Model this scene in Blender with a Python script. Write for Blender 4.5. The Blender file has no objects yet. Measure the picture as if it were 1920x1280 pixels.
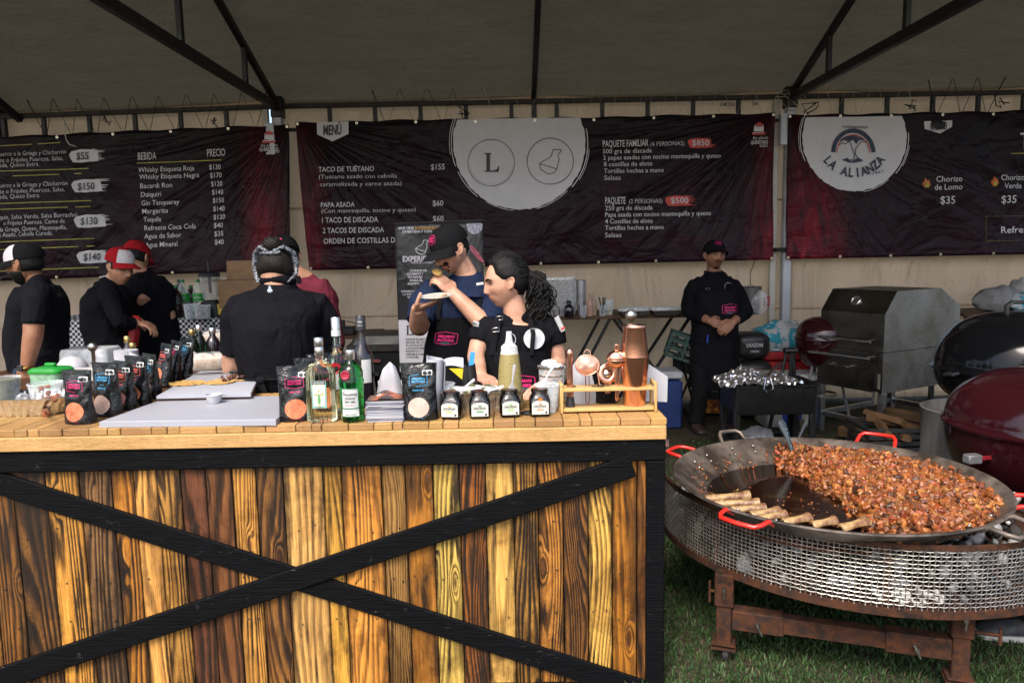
import bpy, bmesh, math, random
import numpy as np
from mathutils import Vector, Matrix, Euler, noise as mnoise
C = bpy.context.scene.collection
SC = bpy.context.scene
R = math.radians
V = Vector
random.seed(7)
RNG = np.random.default_rng(7)
F_PX, PITCH, ROLL, CAMH = 1382.0, R(7.0), R(1.1), 1.6
_r0 = V((1, 0, 0)); _u0 = V((0, math.sin(PITCH), math.cos(PITCH))); CF = V((0, math.cos(PITCH), -math.sin(PITCH)))
CR = _r0 * math.cos(ROLL) - _u0 * math.sin(ROLL)
CU = _u0 * math.cos(ROLL) + _r0 * math.sin(ROLL)
CO = V((0, 0, CAMH))
cam = bpy.data.cameras.new('camera')
cam.sensor_width = 36; cam.lens = 36 * F_PX / 1920; cam.clip_start = 0.05; cam.clip_end = 500
camo = bpy.data.objects.new('camera', cam); C.objects.link(camo)
camo.matrix_world = Matrix(((CR.x, CU.x, -CF.x, CO.x), (CR.y, CU.y, -CF.y, CO.y), (CR.z, CU.z, -CF.z, CO.z), (0, 0, 0, 1)))
SC.camera = camo
def P(px, py, Y):
 """the point of the scene at depth Y seen at photo pixel px, py"""
 d = CR * ((px - 960) / F_PX) + CU * ((640 - py) / F_PX) + CF
 return CO + d * (Y / d.y)
def G(px, py, Z):
 d = CR * ((px - 960) / F_PX) + CU * ((640 - py) / F_PX) + CF
 return CO + d * ((Z - CAMH) / d.z)
SUN_EL, SUN_AZ = 52, 20          # overcast light from behind the camera, a little from the left
w = bpy.data.worlds.new('World'); SC.world = w; w.use_nodes = True
nt = w.node_tree
sky = nt.nodes.new('ShaderNodeTexSky'); sky.sky_type = 'NISHITA'; sky.sun_disc = False
sky.sun_elevation = R(SUN_EL); sky.sun_rotation = R(180 + SUN_AZ)
sky.dust_density = 4.0; sky.air_density = 1.0; sky.ozone_density = 1.0
nt.nodes['Background'].inputs['Strength'].default_value = 0.15
nt.links.new(sky.outputs[0], nt.nodes['Background'].inputs['Color'])
sl = bpy.data.lights.new('sun', 'SUN'); sl.energy = 1.5; sl.angle = R(22); sl.color = (1.0, 0.95, 0.88)
so = bpy.data.objects.new('sun', sl); C.objects.link(so)
sd = V((math.sin(R(SUN_AZ)) * math.cos(R(SUN_EL)), math.cos(R(SUN_AZ)) * math.cos(R(SUN_EL)), -math.sin(R(SUN_EL))))
so.rotation_euler = sd.to_track_quat('-Z', 'Y').to_euler()
SC.view_settings.view_transform = 'Standard'; SC.view_settings.look = 'None'
SC.view_settings.exposure = 1.3; SC.view_settings.gamma = 1.0
SC.render.engine = 'CYCLES'
SC.cycles.use_denoising = True
SC.cycles.max_bounces = 7; SC.cycles.diffuse_bounces = 4; SC.cycles.glossy_bounces = 4
SC.cycles.transmission_bounces = 7; SC.cycles.transparent_max_bounces = 10
SC.cycles.caustics_reflective = False; SC.cycles.caustics_refractive = False
SC.cycles.sample_clamp_indirect = 4.0
def rotm(rx=0, ry=0, rz=0):
 return Euler((rx, ry, rz)).to_matrix()
def frame(loc, rx=0, ry=0, rz=0):
 return Matrix.Translation(V(loc)) @ Euler((rx, ry, rz)).to_matrix().to_4x4()
class MB:
 def __init__(s):
  s.v = []; s.f = []; s.mi = []; s.c = []; s.q = []; s.w = []; s.ctr = None; s.cur = 0; s.col = None; s.prm = None; s.T = None
 def add(s, vs, fs):
  o = len(s.v)
  if s.T is not None:
   vs = [s.T @ V(p) for p in vs]
  s.v.extend([tuple(p) for p in vs])
  for f in fs:
   s.f.append(tuple(i + o for i in f)); s.mi.append(s.cur); s.c.append(s.col); s.q.append(s.prm); s.w.append(s.ctr)
 def box(s, c, d, rot=None, b=0.0):
  hx, hy, hz = d[0] / 2, d[1] / 2, d[2] / 2
  c = V(c)
  if b <= 0:
   vs = [V((x * hx, y * hy, z * hz)) for x in (-1, 1) for y in (-1, 1) for z in (-1, 1)]
   fs = [(0, 1, 3, 2), (4, 6, 7, 5), (0, 4, 5, 1), (2, 3, 7, 6), (0, 2, 6, 4), (1, 5, 7, 3)]
  else:
   b = min(b, hx * .9, hy * .9, hz * .9); h = (hx, hy, hz)
   vs = []; idx = {}
   for x in (-1, 1):
    for y in (-1, 1):
     for z in (-1, 1):
      for a in range(3):
       p = [sg * (h[k] - (0 if k == a else b)) for k, sg in enumerate((x, y, z))]
       idx[(x, y, z, a)] = len(vs); vs.append(V(p))
   fs = []
   for a in range(3):
    o1, o2 = [k for k in range(3) if k != a]
    for sg in (-1, 1):
     q = []
     for (e1, e2) in ((-1, -1), (1, -1), (1, 1), (-1, 1)):
      k = [0, 0, 0]; k[a] = sg; k[o1] = e1; k[o2] = e2
      q.append(idx[(k[0], k[1], k[2], a)])
     fs.append(tuple(q))
    for e1 in (-1, 1):
     for e2 in (-1, 1):
      k0 = [0, 0, 0]; k0[o1] = e1; k0[o2] = e2; k1 = list(k0); k0[a] = -1; k1[a] = 1
      fs.append((idx[(*k0, o1)], idx[(*k1, o1)], idx[(*k1, o2)], idx[(*k0, o2)]))
   for x in (-1, 1):
    for y in (-1, 1):
     for z in (-1, 1):
      fs.append(tuple(idx[(x, y, z, a)] for a in range(3)))
  if rot is not None:
   vs = [rot @ p for p in vs]
  s.add([p + c for p in vs], fs)
 def beam(s, a, b, w, h, b_=0.0, up=(0, 0, 1)):
  """a rectangular bar from a to b, w wide and h high"""
  a, b = V(a), V(b); d = (b - a); L = d.length; d.normalize()
  x = d.cross(V(up))
  if x.length < 1e-4: x = d.cross(V((0, 1, 0)))
  x.normalize(); z = x.cross(d)
  rot = Matrix((x, d, z)).transposed()
  s.box((a + b) / 2, (w, L, h), rot, b_)
 def loft(s, rings, cap=True, closed=False):
  n = len(rings[0]); vs = [p for r in rings for p in r]; fs = []
  m = len(rings)
  for i in range(m if closed else m - 1):
   j = (i + 1) % m
   for k in range(n):
    l = (k + 1) % n
    fs.append((i * n + k, i * n + l, j * n + l, j * n + k))
  if cap and not closed:
   fs.append(tuple(range(n - 1, -1, -1))); fs.append(tuple((m - 1) * n + k for k in range(n)))
  s.add(vs, fs)
 def tube(s, pts, r, seg=8, closed=False, cap=True, sq=1.0, up=None):
  pts = [V(p) for p in pts]; n = len(pts)
  rs = [r] * n if not hasattr(r, '__len__') else list(r)
  rings = []; nx = None
  for i, p in enumerate(pts):
   if closed: t = pts[(i + 1) % n] - pts[i - 1]
   else: t = pts[min(i + 1, n - 1)] - pts[max(i - 1, 0)]
   if t.length < 1e-9: t = V((0, 0, 1))
   t.normalize()
   if nx is None:
    a = V(up) if up else (V((0, 0, 1)) if abs(t.z) < .9 else V((0, 1, 0)))
    nx = t.cross(a); nx.normalize()
   else:
    nx = nx - t * nx.dot(t)
    if nx.length < 1e-6: nx = t.orthogonal()
    nx.normalize()
   ny = t.cross(nx)
   rings.append([p + nx * (rs[i] * math.cos(2 * math.pi * k / seg)) + ny * (rs[i] * sq * math.sin(2 * math.pi * k / seg)) for k in range(seg)])
  s.loft(rings, cap, closed)
 def lathe(s, prof, seg=24, M=None, cap=True, arc=1.0):
  rings = [[V((r * math.cos(2 * math.pi * k / seg), r * math.sin(2 * math.pi * k / seg), z)) for k in range(seg)] for r, z in prof]
  if M is not None:
   M = M if isinstance(M, Matrix) else Matrix.Translation(V(M))
   rings = [[M @ p for p in r] for r in rings]
  s.loft(rings, cap)
 def ell(s, c, r, rot=None, seg=16, rings=10):
  c = V(c)
  r = (r, r, r) if not hasattr(r, '__len__') else r
  vs = []; fs = []
  for i in range(1, rings):
   th = math.pi * i / rings
   for k in range(seg):
    ph = 2 * math.pi * k / seg
    vs.append(V((r[0] * math.sin(th) * math.cos(ph), r[1] * math.sin(th) * math.sin(ph), r[2] * math.cos(th))))
  t = len(vs); vs += [V((0, 0, r[2])), V((0, 0, -r[2]))]
  for i in range(rings - 2):
   for k in range(seg):
    l = (k + 1) % seg
    fs.append((i * seg + k, (i + 1) * seg + k, (i + 1) * seg + l, i * seg + l))
  for k in range(seg):
   l = (k + 1) % seg
   fs.append((t, k, l)); fs.append((t + 1, (rings - 2) * seg + l, (rings - 2) * seg + k))
  if rot is not None: vs = [rot @ p for p in vs]
  s.add([p + c for p in vs], fs)
 def prism(s, poly, y0, y1, M=None):
  """polygon in x,z extruded along y"""
  n = len(poly)
  vs = [V((x, y0, z)) for x, z in poly] + [V((x, y1, z)) for x, z in poly]
  if M is not None: vs = [M @ p for p in vs]
  fs = [tuple(range(n)), tuple(range(2 * n - 1, n - 1, -1))] + [(i, (i + 1) % n, n + (i + 1) % n, n + i) for i in range(n)]
  s.add(vs, fs)
 def sheet(s, fn, nu, nv, th=0.0, nrm=None):
  """a surface fn(u,v); th>0 gives a second skin offset along nrm (a vector)"""
  top = [V(fn(i / nu, j / nv)) for j in range(nv + 1) for i in range(nu + 1)]
  n = len(top); W = nu + 1
  fs = [(j * W + i, j * W + i + 1, (j + 1) * W + i + 1, (j + 1) * W + i) for j in range(nv) for i in range(nu)]
  if th:
   nr = V(nrm)
   vs = top + [p + nr * th for p in top]
   fs += [tuple(n + k for k in reversed(f)) for f in list(fs)]
   e = [i for i in range(W)] + [j * W + nu for j in range(1, nv + 1)] + [nv * W + i for i in range(nu - 1, -1, -1)] + [j * W for j in range(nv - 1, 0, -1)]
   for a, b in zip(e, e[1:] + e[:1]):
    fs.append((a, n + a, n + b, b))
   s.add(vs, fs)
  else:
   s.add(top, fs)
 def mesh(s, name, mats, smooth=40, recalc=True):
  me = bpy.data.meshes.new(name)
  me.from_pydata(s.v, [], s.f)
  if not isinstance(mats, (list, tuple)): mats = [mats]
  for m in mats: me.materials.append(m)
  if len(mats) > 1: me.polygons.foreach_set('material_index', s.mi)
  for nm, arr in (('Col', s.c), ('prm', s.q), ('ctr', s.w)):
   if any(c is not None for c in arr):
    a = me.attributes.new(nm, 'FLOAT_COLOR', 'FACE')
    a.data.foreach_set('color', np.array([(*(c or (1, 1, 1)), 1.0) for c in arr], dtype=np.float32).ravel())
  if recalc:
   bm = bmesh.new(); bm.from_mesh(me); bmesh.ops.recalc_face_normals(bm, faces=bm.faces); bm.to_mesh(me); bm.free()
  if smooth:
   me.polygons.foreach_set('use_smooth', [True] * len(me.polygons))
   if smooth < 180: me.set_sharp_from_angle(angle=R(smooth))
  me.update()
  return me
 def build(s, name, mats, parent=None, world=False, smooth=40, recalc=True):
  me = s.mesh(name, mats, smooth, recalc)
  return link(name, me, parent, world)
def wmat(o):
 m = o.matrix_basis.copy()
 while o.parent: o = o.parent; m = o.matrix_basis @ m
 return m
def link(name, me, parent=None, world=False):
 o = bpy.data.objects.new(name, me); C.objects.link(o)
 if parent is not None:
  if world: me.transform(wmat(parent).inverted())
  o.parent = parent
 return o
def tag(o, label, cat, group=None):
 o['label'] = label; o['category'] = cat
 if group: o['group'] = group
 return o
def thing(name, label, cat, loc=(0, 0, 0), rz=0.0, group=None):
 o = bpy.data.objects.new(name, None); C.objects.link(o)
 o.empty_display_size = 0.1
 o.location = loc; o.rotation_euler = (0, 0, rz)
 return tag(o, label, cat, group)
def dup(root, loc, rz=None, label=None, scale=None, rot=None):
 r = root.copy(); C.objects.link(r); r.location = loc
 if rz is not None: r.rotation_euler = (0, 0, rz)
 if rot is not None: r.rotation_euler = rot
 if scale: r.scale = (scale,) * 3 if not hasattr(scale, '__len__') else scale
 if label: r['label'] = label
 for ch in list(root.children):
  c = ch.copy(); C.objects.link(c); c.parent = r
  for g in list(ch.children):
   d = g.copy(); C.objects.link(d); d.parent = c
 return r
_tc = {}
def glyphs(t, bold=0.0):
 k = (t, bold)
 if k not in _tc:
  cu = bpy.data.curves.new('lettering', 'FONT'); cu.body = t; cu.resolution_u = 2; cu.offset = bold; cu.fill_mode = 'FRONT'
  o = bpy.data.objects.new('lettering', cu)
  me = bpy.data.meshes.new_from_object(o)
  vs = [(p.co.x, p.co.y) for p in me.vertices]; fs = [tuple(p.vertices) for p in me.polygons]
  bpy.data.objects.remove(o); bpy.data.curves.remove(cu); bpy.data.meshes.remove(me)
  _tc[k] = (vs, fs)
 return _tc[k]
CAPH = 0.73
def txt(mb, t, fmap, x, y, cap, width=None, xs=None, al='L', bold=0.012, slope=0.0):
 """lettering laid out in a flat 2-D frame; fmap(u,v) puts it on its surface"""
 vs, fs = glyphs(t, bold)
 if not vs: return
 x0 = min(a for a, b in vs); x1 = max(a for a, b in vs); k = cap / CAPH
 kx = width / (x1 - x0) if width else k * (xs or 1.0)
 W = (x1 - x0) * kx
 ox = x - (0 if al == 'L' else W / 2 if al == 'C' else W)
 mb.add([fmap(ox + (a - x0) * kx, y + b * k + slope * (ox + (a - x0) * kx - x)) for a, b in vs], fs)
class NT:
 def __init__(s, name):
  s.m = bpy.data.materials.new(name); s.m.use_nodes = True; s.t = s.m.node_tree
  s.b = s.t.nodes['Principled BSDF']; s.o = s.t.nodes['Material Output']
 def n(s, typ, **kw):
  nd = s.t.nodes.new(typ)
  for k, v in kw.items():
   if k == 'ins':
    for a, b in v.items():
     if isinstance(b, bpy.types.NodeSocket): s.t.links.new(b, nd.inputs[a])
     else: nd.inputs[a].default_value = b
   else: setattr(nd, k, v)
  return nd
 def l(s, a, b): s.t.links.new(a, b)
 def math(s, op, a, b=0.0, c=None):
  d = {0: a, 1: b}
  if c is not None: d[2] = c
  return s.n('ShaderNodeMath', operation=op, ins=d).outputs[0]
 def obj(s, scale=(1, 1, 1), loc=(0, 0, 0)):
  tc = s.n('ShaderNodeTexCoord')
  return s.n('ShaderNodeMapping', ins={'Vector': tc.outputs['Object'], 'Scale': scale, 'Location': loc}).outputs[0]
 def noise(s, vec, scale, detail=3, rough=.55, dist=0.0):
  return s.n('ShaderNodeTexNoise', ins={'Vector': vec, 'Scale': scale, 'Detail': detail, 'Roughness': rough, 'Distortion': dist}).outputs['Fac']
 def ramp(s, fac, stops, interp='LINEAR'):
  r = s.n('ShaderNodeValToRGB', ins={0: fac}); e = r.color_ramp; e.interpolation = interp
  while len(e.elements) > 1: e.elements.remove(e.elements[-1])
  for i, (p, c) in enumerate(stops):
   c = (c, c, c) if not hasattr(c, '__len__') else c
   el = e.elements[0] if i == 0 else e.elements.new(p)
   el.position = p; el.color = (*c, 1)
  return r.outputs[0]
 def mix(s, fac, a, b, blend='MIX'):
  nd = s.n('ShaderNodeMix', data_type='RGBA', blend_type=blend)
  for k, v in ((0, fac), (6, a), (7, b)):
   if isinstance(v, bpy.types.NodeSocket): s.l(v, nd.inputs[k])
   else: nd.inputs[k].default_value = v if k == 0 else (*v[:3], 1)
  return nd.outputs[2]
 def attr(s, name): return s.n('ShaderNodeAttribute', attribute_name=name).outputs['Color']
 def bump(s, h, strength, dist=0.01):
  b = s.n('ShaderNodeBump', ins={'Height': h, 'Strength': strength, 'Distance': dist})
  s.l(b.outputs[0], s.b.inputs['Normal'])
 def set(s, **kw):
  nm = {'col': 'Base Color', 'rough': 'Roughness', 'metal': 'Metallic', 'spec': 'Specular IOR Level', 'trans': 'Transmission Weight', 'ior': 'IOR', 'coat': 'Coat Weight', 'coatr': 'Coat Roughness', 'sheen': 'Sheen Weight', 'alpha': 'Alpha', 'sss': 'Subsurface Weight', 'aniso': 'Anisotropic'}
  for k, v in kw.items():
   i = s.b.inputs[nm[k]]
   if isinstance(v, bpy.types.NodeSocket): s.l(v, i)
   else: i.default_value = (*v, 1) if hasattr(v, '__len__') else v
  return s
_mats = {}
def pm(name, col, rough=.5, metal=0.0, var=.25, vs=8.0, bs=0.0, bscale=40.0, stretch=(1, 1, 1), attr=False, **kw):
 """general procedural material: base colour varied by noise, rough varied, optional bump"""
 if name in _mats: return _mats[name]
 n = NT(name); v = n.obj(stretch)
 f = n.noise(v, vs, 4, .6)
 lo = tuple(c * (1 - var) for c in col); hi = tuple(min(1, c * (1 + var)) for c in col)
 c = n.ramp(f, [(.3, lo), (.7, hi)])
 if attr: c = n.mix(1.0, c, n.attr('Col'), 'MULTIPLY')
 n.set(col=c, metal=metal, rough=n.ramp(n.noise(v, vs * 2.3, 3), [(.3, max(.02, rough * .8)), (.7, min(1, rough * 1.2))]), **kw)
 if bs: n.bump(n.noise(v, bscale, 4, .6), bs)
 _mats[name] = n.m
 return n.m
def cloth(name, col, fold=.5, weave=True, rough=.85, var=.2):
 if name in _mats: return _mats[name]
 n = NT(name); v = n.obj()
 n1 = n.noise(n.obj((1.0, 1.0, .55)), 9, 3, .5, 1.2)
 n2 = n.noise(v, 420, 2)
 h = n.math('ADD', n.math('MULTIPLY', n1, 1.0), n.math('MULTIPLY', n2, .03))
 n.bump(h, fold, .045)
 f = n.noise(v, 6, 3)
 n.set(col=n.ramp(f, [(.3, tuple(c * (1 - var) for c in col)), (.7, tuple(c * (1 + var) for c in col))]), rough=rough, spec=.06)
 _mats[name] = n.m
 return n.m
def glass(name, col=(1, 1, 1), rough=.02, ior=1.45):
 if name in _mats: return _mats[name]
 n = NT(name)
 n.set(col=col, rough=rough, trans=1.0, ior=ior)
 _mats[name] = n.m
 return n.m
def thin_plastic(name, col=(.9, .92, .95), op=.25, rough=.12):
 """clear film or cup: mostly see-through with a glossy skin"""
 if name in _mats: return _mats[name]
 n = NT(name)
 n.set(col=col, rough=rough, spec=.6)
 tr = n.n('ShaderNodeBsdfTransparent', ins={'Color': (.93, .95, .95, 1)})
 fr = n.n('ShaderNodeLayerWeight', ins={'Blend': .35}).outputs['Facing']
 nz = n.noise(n.obj(), 35, 3)
 a = n.math('ADD', n.math('MULTIPLY', fr, .5), n.math('MULTIPLY', nz, op * 1.6))
 mx = n.n('ShaderNodeMixShader', ins={0: n.math('MINIMUM', a, .95)})
 n.l(tr.outputs[0], mx.inputs[1]); n.l(n.b.outputs[0], mx.inputs[2]); n.l(mx.outputs[0], n.o.inputs[0])
 n.bump(n.noise(n.obj(), 60, 3), .15)
 _mats[name] = n.m
 return n.m
def foil(name, col=(.75, .75, .76), rough=.28, bs=.8, scale=45):
 if name in _mats: return _mats[name]
 n = NT(name); v = n.obj()
 vo = n.n('ShaderNodeTexVoronoi', ins={'Vector': v, 'Scale': scale}).outputs['Distance']
 n.bump(n.math('ADD', vo, n.noise(v, scale * .7, 4)), bs, .01)
 n.set(col=col, metal=1.0, rough=rough)
 _mats[name] = n.m
 return n.m
def steel(name, col, rough=.3, sx=(1, 1, 60), dirt=.35, metal=1.0, scale=6):
 """brushed metal with a soft soot and grease variation"""
 if name in _mats: return _mats[name]
 n = NT(name)
 br = n.noise(n.obj(sx), 12, 3); d = n.noise(n.obj(), scale, 5, .65)
 lo = tuple(c * (1 - dirt) for c in col)
 n.set(col=n.ramp(d, [(.35, lo), (.65, col)]), metal=metal, rough=n.math('ADD', n.math('MULTIPLY', br, .25), n.math('MULTIPLY', d, rough * 1.1)))
 n.bump(br, .05)
 _mats[name] = n.m
 return n.m
WHITE = lambda: pm('white_print', (.62, .6, .62), .6, var=.06)
BLACK = lambda: pm('black_print', (.012, .012, .014), .55, var=.2)
# ================================================================ GROUND
n = NT('ground_soil'); v = n.obj()
a = n.noise(v, 2.2, 5, .6); b = n.noise(v, 30, 4, .7); c_ = n.noise(v, 140, 3, .7)
col = n.ramp(b, [(.3, (.03, .025, .018)), (.55, (.075, .06, .043)), (.75, (.14, .115, .085))])
grn = n.ramp(c_, [(.3, (.01, .018, .006)), (.7, (.03, .045, .016))])
n.set(col=n.mix(n.ramp(a, [(.46, 0), (.6, .75)]), col, grn), rough=.95, spec=.1)
n.bump(n.math('ADD', b, n.math('MULTIPLY', c_, .6)), .8, .03)
g = MB(); g.sheet(lambda u, v_: (-60 + 120 * u, -50 + 130 * v_, 0), 24, 24)
o = g.build('ground', n.m, smooth=0); o['kind'] = 'structure'
def grass_blades(N, x0, x1, y0, y1, hmin, hmax, keep):
 xs = RNG.uniform(x0, x1, N); ys = RNG.uniform(y0, y1, N)
 k = keep(xs, ys); xs, ys = xs[k], ys[k]; N = len(xs)
 h = RNG.uniform(hmin, hmax, N); az = RNG.uniform(0, 2 * np.pi, N); ln = RNG.uniform(.2, 1.1, N) * h
 w = RNG.uniform(.0016, .0032, N); a2 = az + RNG.normal(0, 1.2, N)
 dx, dy = np.cos(az), np.sin(az); wx, wy = -np.sin(a2) * w, np.cos(a2) * w
 z = np.zeros(N)
 p = np.stack([np.stack([xs - wx, ys - wy, z], 1), np.stack([xs + wx, ys + wy, z], 1),
     np.stack([xs + dx * ln * .35 + wx * .8, ys + dy * ln * .35 + wy * .8, h * .62], 1),
     np.stack([xs + dx * ln * .35 - wx * .8, ys + dy * ln * .35 - wy * .8, h * .62], 1),
     np.stack([xs + dx * ln, ys + dy * ln, h], 1)], 1).reshape(-1, 3)
 return p, N
def dens(xs, ys):
 n_ = np.array([mnoise.noise((x * 2.1, y * 2.1, 3.3)) for x, y in zip(xs, ys)])
 lim = 1.0 - np.clip((ys - 3.4) / 1.6, 0, .93)
 return (RNG.uniform(0, 1, len(xs)) < lim + n_ * .25)
p, N = grass_blades(140000, .35, 3.4, 2.2, 6.0, .009, .028, dens)
me = bpy.data.meshes.new('grass')
me.vertices.add(N * 5); me.vertices.foreach_set('co', p.astype(np.float32).ravel())
i5 = np.arange(N)[:, None] * 5
loops = np.concatenate([i5 + np.array([[0, 1, 2, 3]]), i5 + np.array([[3, 2, 4]])], 1).ravel()
me.loops.add(len(loops)); me.loops.foreach_set('vertex_index', loops.astype(np.int32))
me.polygons.add(N * 2)
st = (np.arange(N)[:, None] * 7 + np.array([[0, 4]])).ravel()
me.polygons.foreach_set('loop_start', st.astype(np.int32))
at = me.attributes.new('Col', 'FLOAT_COLOR', 'FACE')
base = np.array([[.016, .042, .010], [.027, .066, .015], [.045, .092, .024], [.10, .10, .045]])
pick = base[RNG.choice(4, N, p=[.3, .4, .24, .06])] * RNG.uniform(.7, 1.25, (N, 1))
cc = np.repeat(np.concatenate([pick, np.ones((N, 1))], 1), 2, 0)
at.data.foreach_set('color', cc.astype(np.float32).ravel())
me.update(calc_edges=True); me.validate()
n = NT('grass_blades'); n.set(col=n.attr('Col'), rough=.6, spec=.3)
me.materials.append(n.m)
o = link('grass', me); o['kind'] = 'stuff'; o['label'] = 'short green grass growing around the wheeled stand'
# ================================================================ TENT
YW = 7.55
n = NT('tent_wall_vinyl'); v = n.obj()
s1 = n.noise(n.obj((1.0, 1, .45)), 1.6, 5, .62, .6); s2 = n.noise(n.obj((1, 1, 1)), 22, 4, .7)
colw = n.ramp(s1, [(.3, (.56, .455, .36)), (.5, (.74, .61, .49)), (.7, (.8, .68, .56))])
dirt = n.ramp(s2, [(.57, 0), (.74, .6)])
colw = n.mix(dirt, colw, (.2, .15, .1))
n.set(col=colw, rough=.6, spec=.25)
tl = n.n('ShaderNodeBsdfTranslucent', ins={'Color': (.85, .69, .5, 1)})
mx = n.n('ShaderNodeMixShader', ins={0: .55})
n.l(n.b.outputs[0], mx.inputs[1]); n.l(tl.outputs[0], mx.inputs[2]); n.l(mx.outputs[0], n.o.inputs[0])
n.bump(n.noise(n.obj((1, 1, .35), (0, 0, 0)), 1.7, 4, .55, 1.2), 1.0, .2)
M_WALL = n.m
n = NT('tent_roof_vinyl'); v = n.obj()
s1 = n.noise(n.obj((.55, 2.2, 2.2)), 3.0, 6, .7, .5); s2 = n.noise(n.obj((3, 6, 6)), 9, 5, .75)
s3 = n.noise(n.obj((.6, 3, 3)), 14, 4, .7, .6)
c1 = n.ramp(s1, [(.3, (.21, .198, .168)), (.5, (.31, .292, .252)), (.7, (.38, .36, .315))])
c1 = n.mix(n.ramp(s2, [(.52, 0), (.66, .65)]), c1, (.11, .095, .07))
c1 = n.mix(n.ramp(s3, [(.54, 0), (.66, .55)]), c1, (.12, .12, .09))
n.set(col=c1, rough=.7, spec=.2)
tl = n.n('ShaderNodeBsdfTranslucent', ins={'Color': (.40, .38, .32, 1)})
mx = n.n('ShaderNodeMixShader', ins={0: .3})
n.l(n.b.outputs[0], mx.inputs[1]); n.l(tl.outputs[0], mx.inputs[2]); n.l(mx.outputs[0], n.o.inputs[0])
n.bump(n.math('ADD', n.noise(v, 1.6, 3), n.math('MULTIPLY', s2, .12)), .35, .1)
M_ROOF = n.m
M_FRAME = pm('tent_black_steel', (.012, .011, .012), .45, .3, var=.4, vs=14)
M_FRAMER = pm('tent_rusty_steel', (.025, .018, .014), .6, .3, var=.5, vs=12)
M_POST = pm('post_painted_steel', (.42, .44, .47), .45, .1, var=.18, vs=5)
M_ROPE = pm('black_cord', (.015, .014, .013), .9)
M_ROPEW = pm('pale_cord', (.5, .47, .4), .9)
EAVE = 3.055; SLOPE = .37
def drop(x):   # the left bay stands a little lower
 return -.018 * max(0, -2.3 - x)
def wall_panel(x0, x1, label, seed):
 t = thing('tent_wall', label, 'tent wall', ((x0 + x1) / 2, YW, 0))
 m = MB()
 def fn(u, v_):
  x = x0 + (x1 - x0) * u; z = .02 + (EAVE + .13) * v_ + drop(x)
  y = YW + .03 * math.sin(x * 2.1 + seed + z * .8) + .015 * math.sin(x * 6.3 + z * 2 + seed) + .02 * mnoise.noise((x * 1.3, z * 1.3, seed))
  return (x, y, z)
 m.sheet(fn, int((x1 - x0) * 14), 40, .004, (0, 1, 0))
 m.build('cloth_panel', M_WALL, t, True, 180)
 for z in (.95, 2.05):
  m = MB(); m.sheet(lambda u, v_: (x0 + .03 + (x1 - x0 - .06) * u, fn(u * .98 + .01, z / EAVE)[1] - .004, z + v_ * .022 + drop(x0 + (x1 - x0) * u)), 40, 1, .002, (0, 1, 0))
  m.build('seam', M_WALL, t, True, 180)
 return t
wall_panel(-8.2, -2.36, 'beige tent wall behind the drinks price banner', 1.0)
wall_panel(-2.34, 2.82, 'beige tent wall behind the taco menu banner and folding table', 2.0)
wall_panel(2.84, 8.2, 'stained beige tent wall behind the stainless smoker', 3.0)
tr = thing('tent_roof', 'dirty grey canopy stretched over the whole stall', 'tent roof', (0, 5, EAVE))
m = MB()
def roof_h(y): return SLOPE * min(YW - y, 2.55) + .03 * max(0, 5 - y)  # unseen front part kept high, shaped to let more sky light in
def roof_z(x, y):
 base = EAVE + .045 + roof_h(y) + drop(x) * max(0, (y - 4) / 3.5)
 sx = (x + 2.25) / 2.51
 return base - .05 * (math.sin(math.pi * (sx % 1.0)) ** 2) * math.sin(math.pi * min(1, max(0, (YW - y) / 2.55)))
def rf(u, v_):
 x = -8.2 + 16.4 * u; y = 2.5 + (YW + .03 - 2.5) * v_
 return (x, y, roof_z(x, y) + .012 * mnoise.noise((x * 1.2, y * 1.2, 0)))
m.sheet(rf, 130, 60, .004, (0, 0, 1))
m.build('canopy', M_ROOF, tr, True, 180)
m = MB()
for (x0, x1) in ((-6.5, -2.3), (-2.1, 2.6), (2.9, 6.5)):
 m.sheet(lambda u, v_: (x0 + (x1 - x0) * u, 2.47, EAVE + .07 + roof_h(2.5) - .22 * v_), 20, 2, .003, (0, 1, 0))
m.build('valance', M_ROOF, tr, True, 180)
XP = [-7.3, -2.25, 2.77, 7.8]
tf = thing('tent_frame', 'black steel tent frame with trusses, eave beams and pale posts', 'tent frame', (0, 5, 0))
for i, x in enumerate(XP):
 dz = drop(x)
 for y in (YW - .1, 2.55):
  hh = EAVE + dz + (0 if y > 5 else roof_h(2.55)); m = MB(); m.box((x, y, hh / 2), (.085, .085, hh), b=.008)
  po = m.build('post', M_POST, tf, True)
  m = MB(); m.box((x, y - .003, hh - .02), (.115, .115, .2), b=.006); m.box((x, y, .01), (.2, .2, .02), b=.003)
  m.build('sleeve', M_FRAME, po, True)
  if y > 5:
   m = MB(); m.box((x - .13, y + .02, hh / 2), (.06, .05, hh), b=.006); m.build('post', pm('pole_white', (.5, .47, .42), .5, var=.15), tf, True)
   m = MB(); m.box((x - .07, y - .06, EAVE - .33 + dz), (.09, .05, .3), b=.004)
   m.build('socket_plate', M_POST, po, True)
for i in range(3):
 x0, x1 = XP[i] + .06, XP[i + 1] - .06
 for (zz, nm) in ((EAVE - .01, 'eave_beam'), (EAVE - .235, 'eave_beam')):
  m = MB(); m.beam((x0, YW - .1, zz + drop(x0)), (x1, YW - .1, zz + drop(x1)), .045, .045 if zz > EAVE - .1 else .03, .004)
  m.build(nm, M_FRAMER, tf, True)
 nk = 11
 for k in range(1, nk):
  x = x0 + (x1 - x0) * k / nk; z = EAVE + drop(x); m = MB()
  m.box((x, YW - .1, z - .128), (.04, .035, .185), b=.003)
  m.build('lattice_strut', M_FRAME, tf, True)
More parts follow.
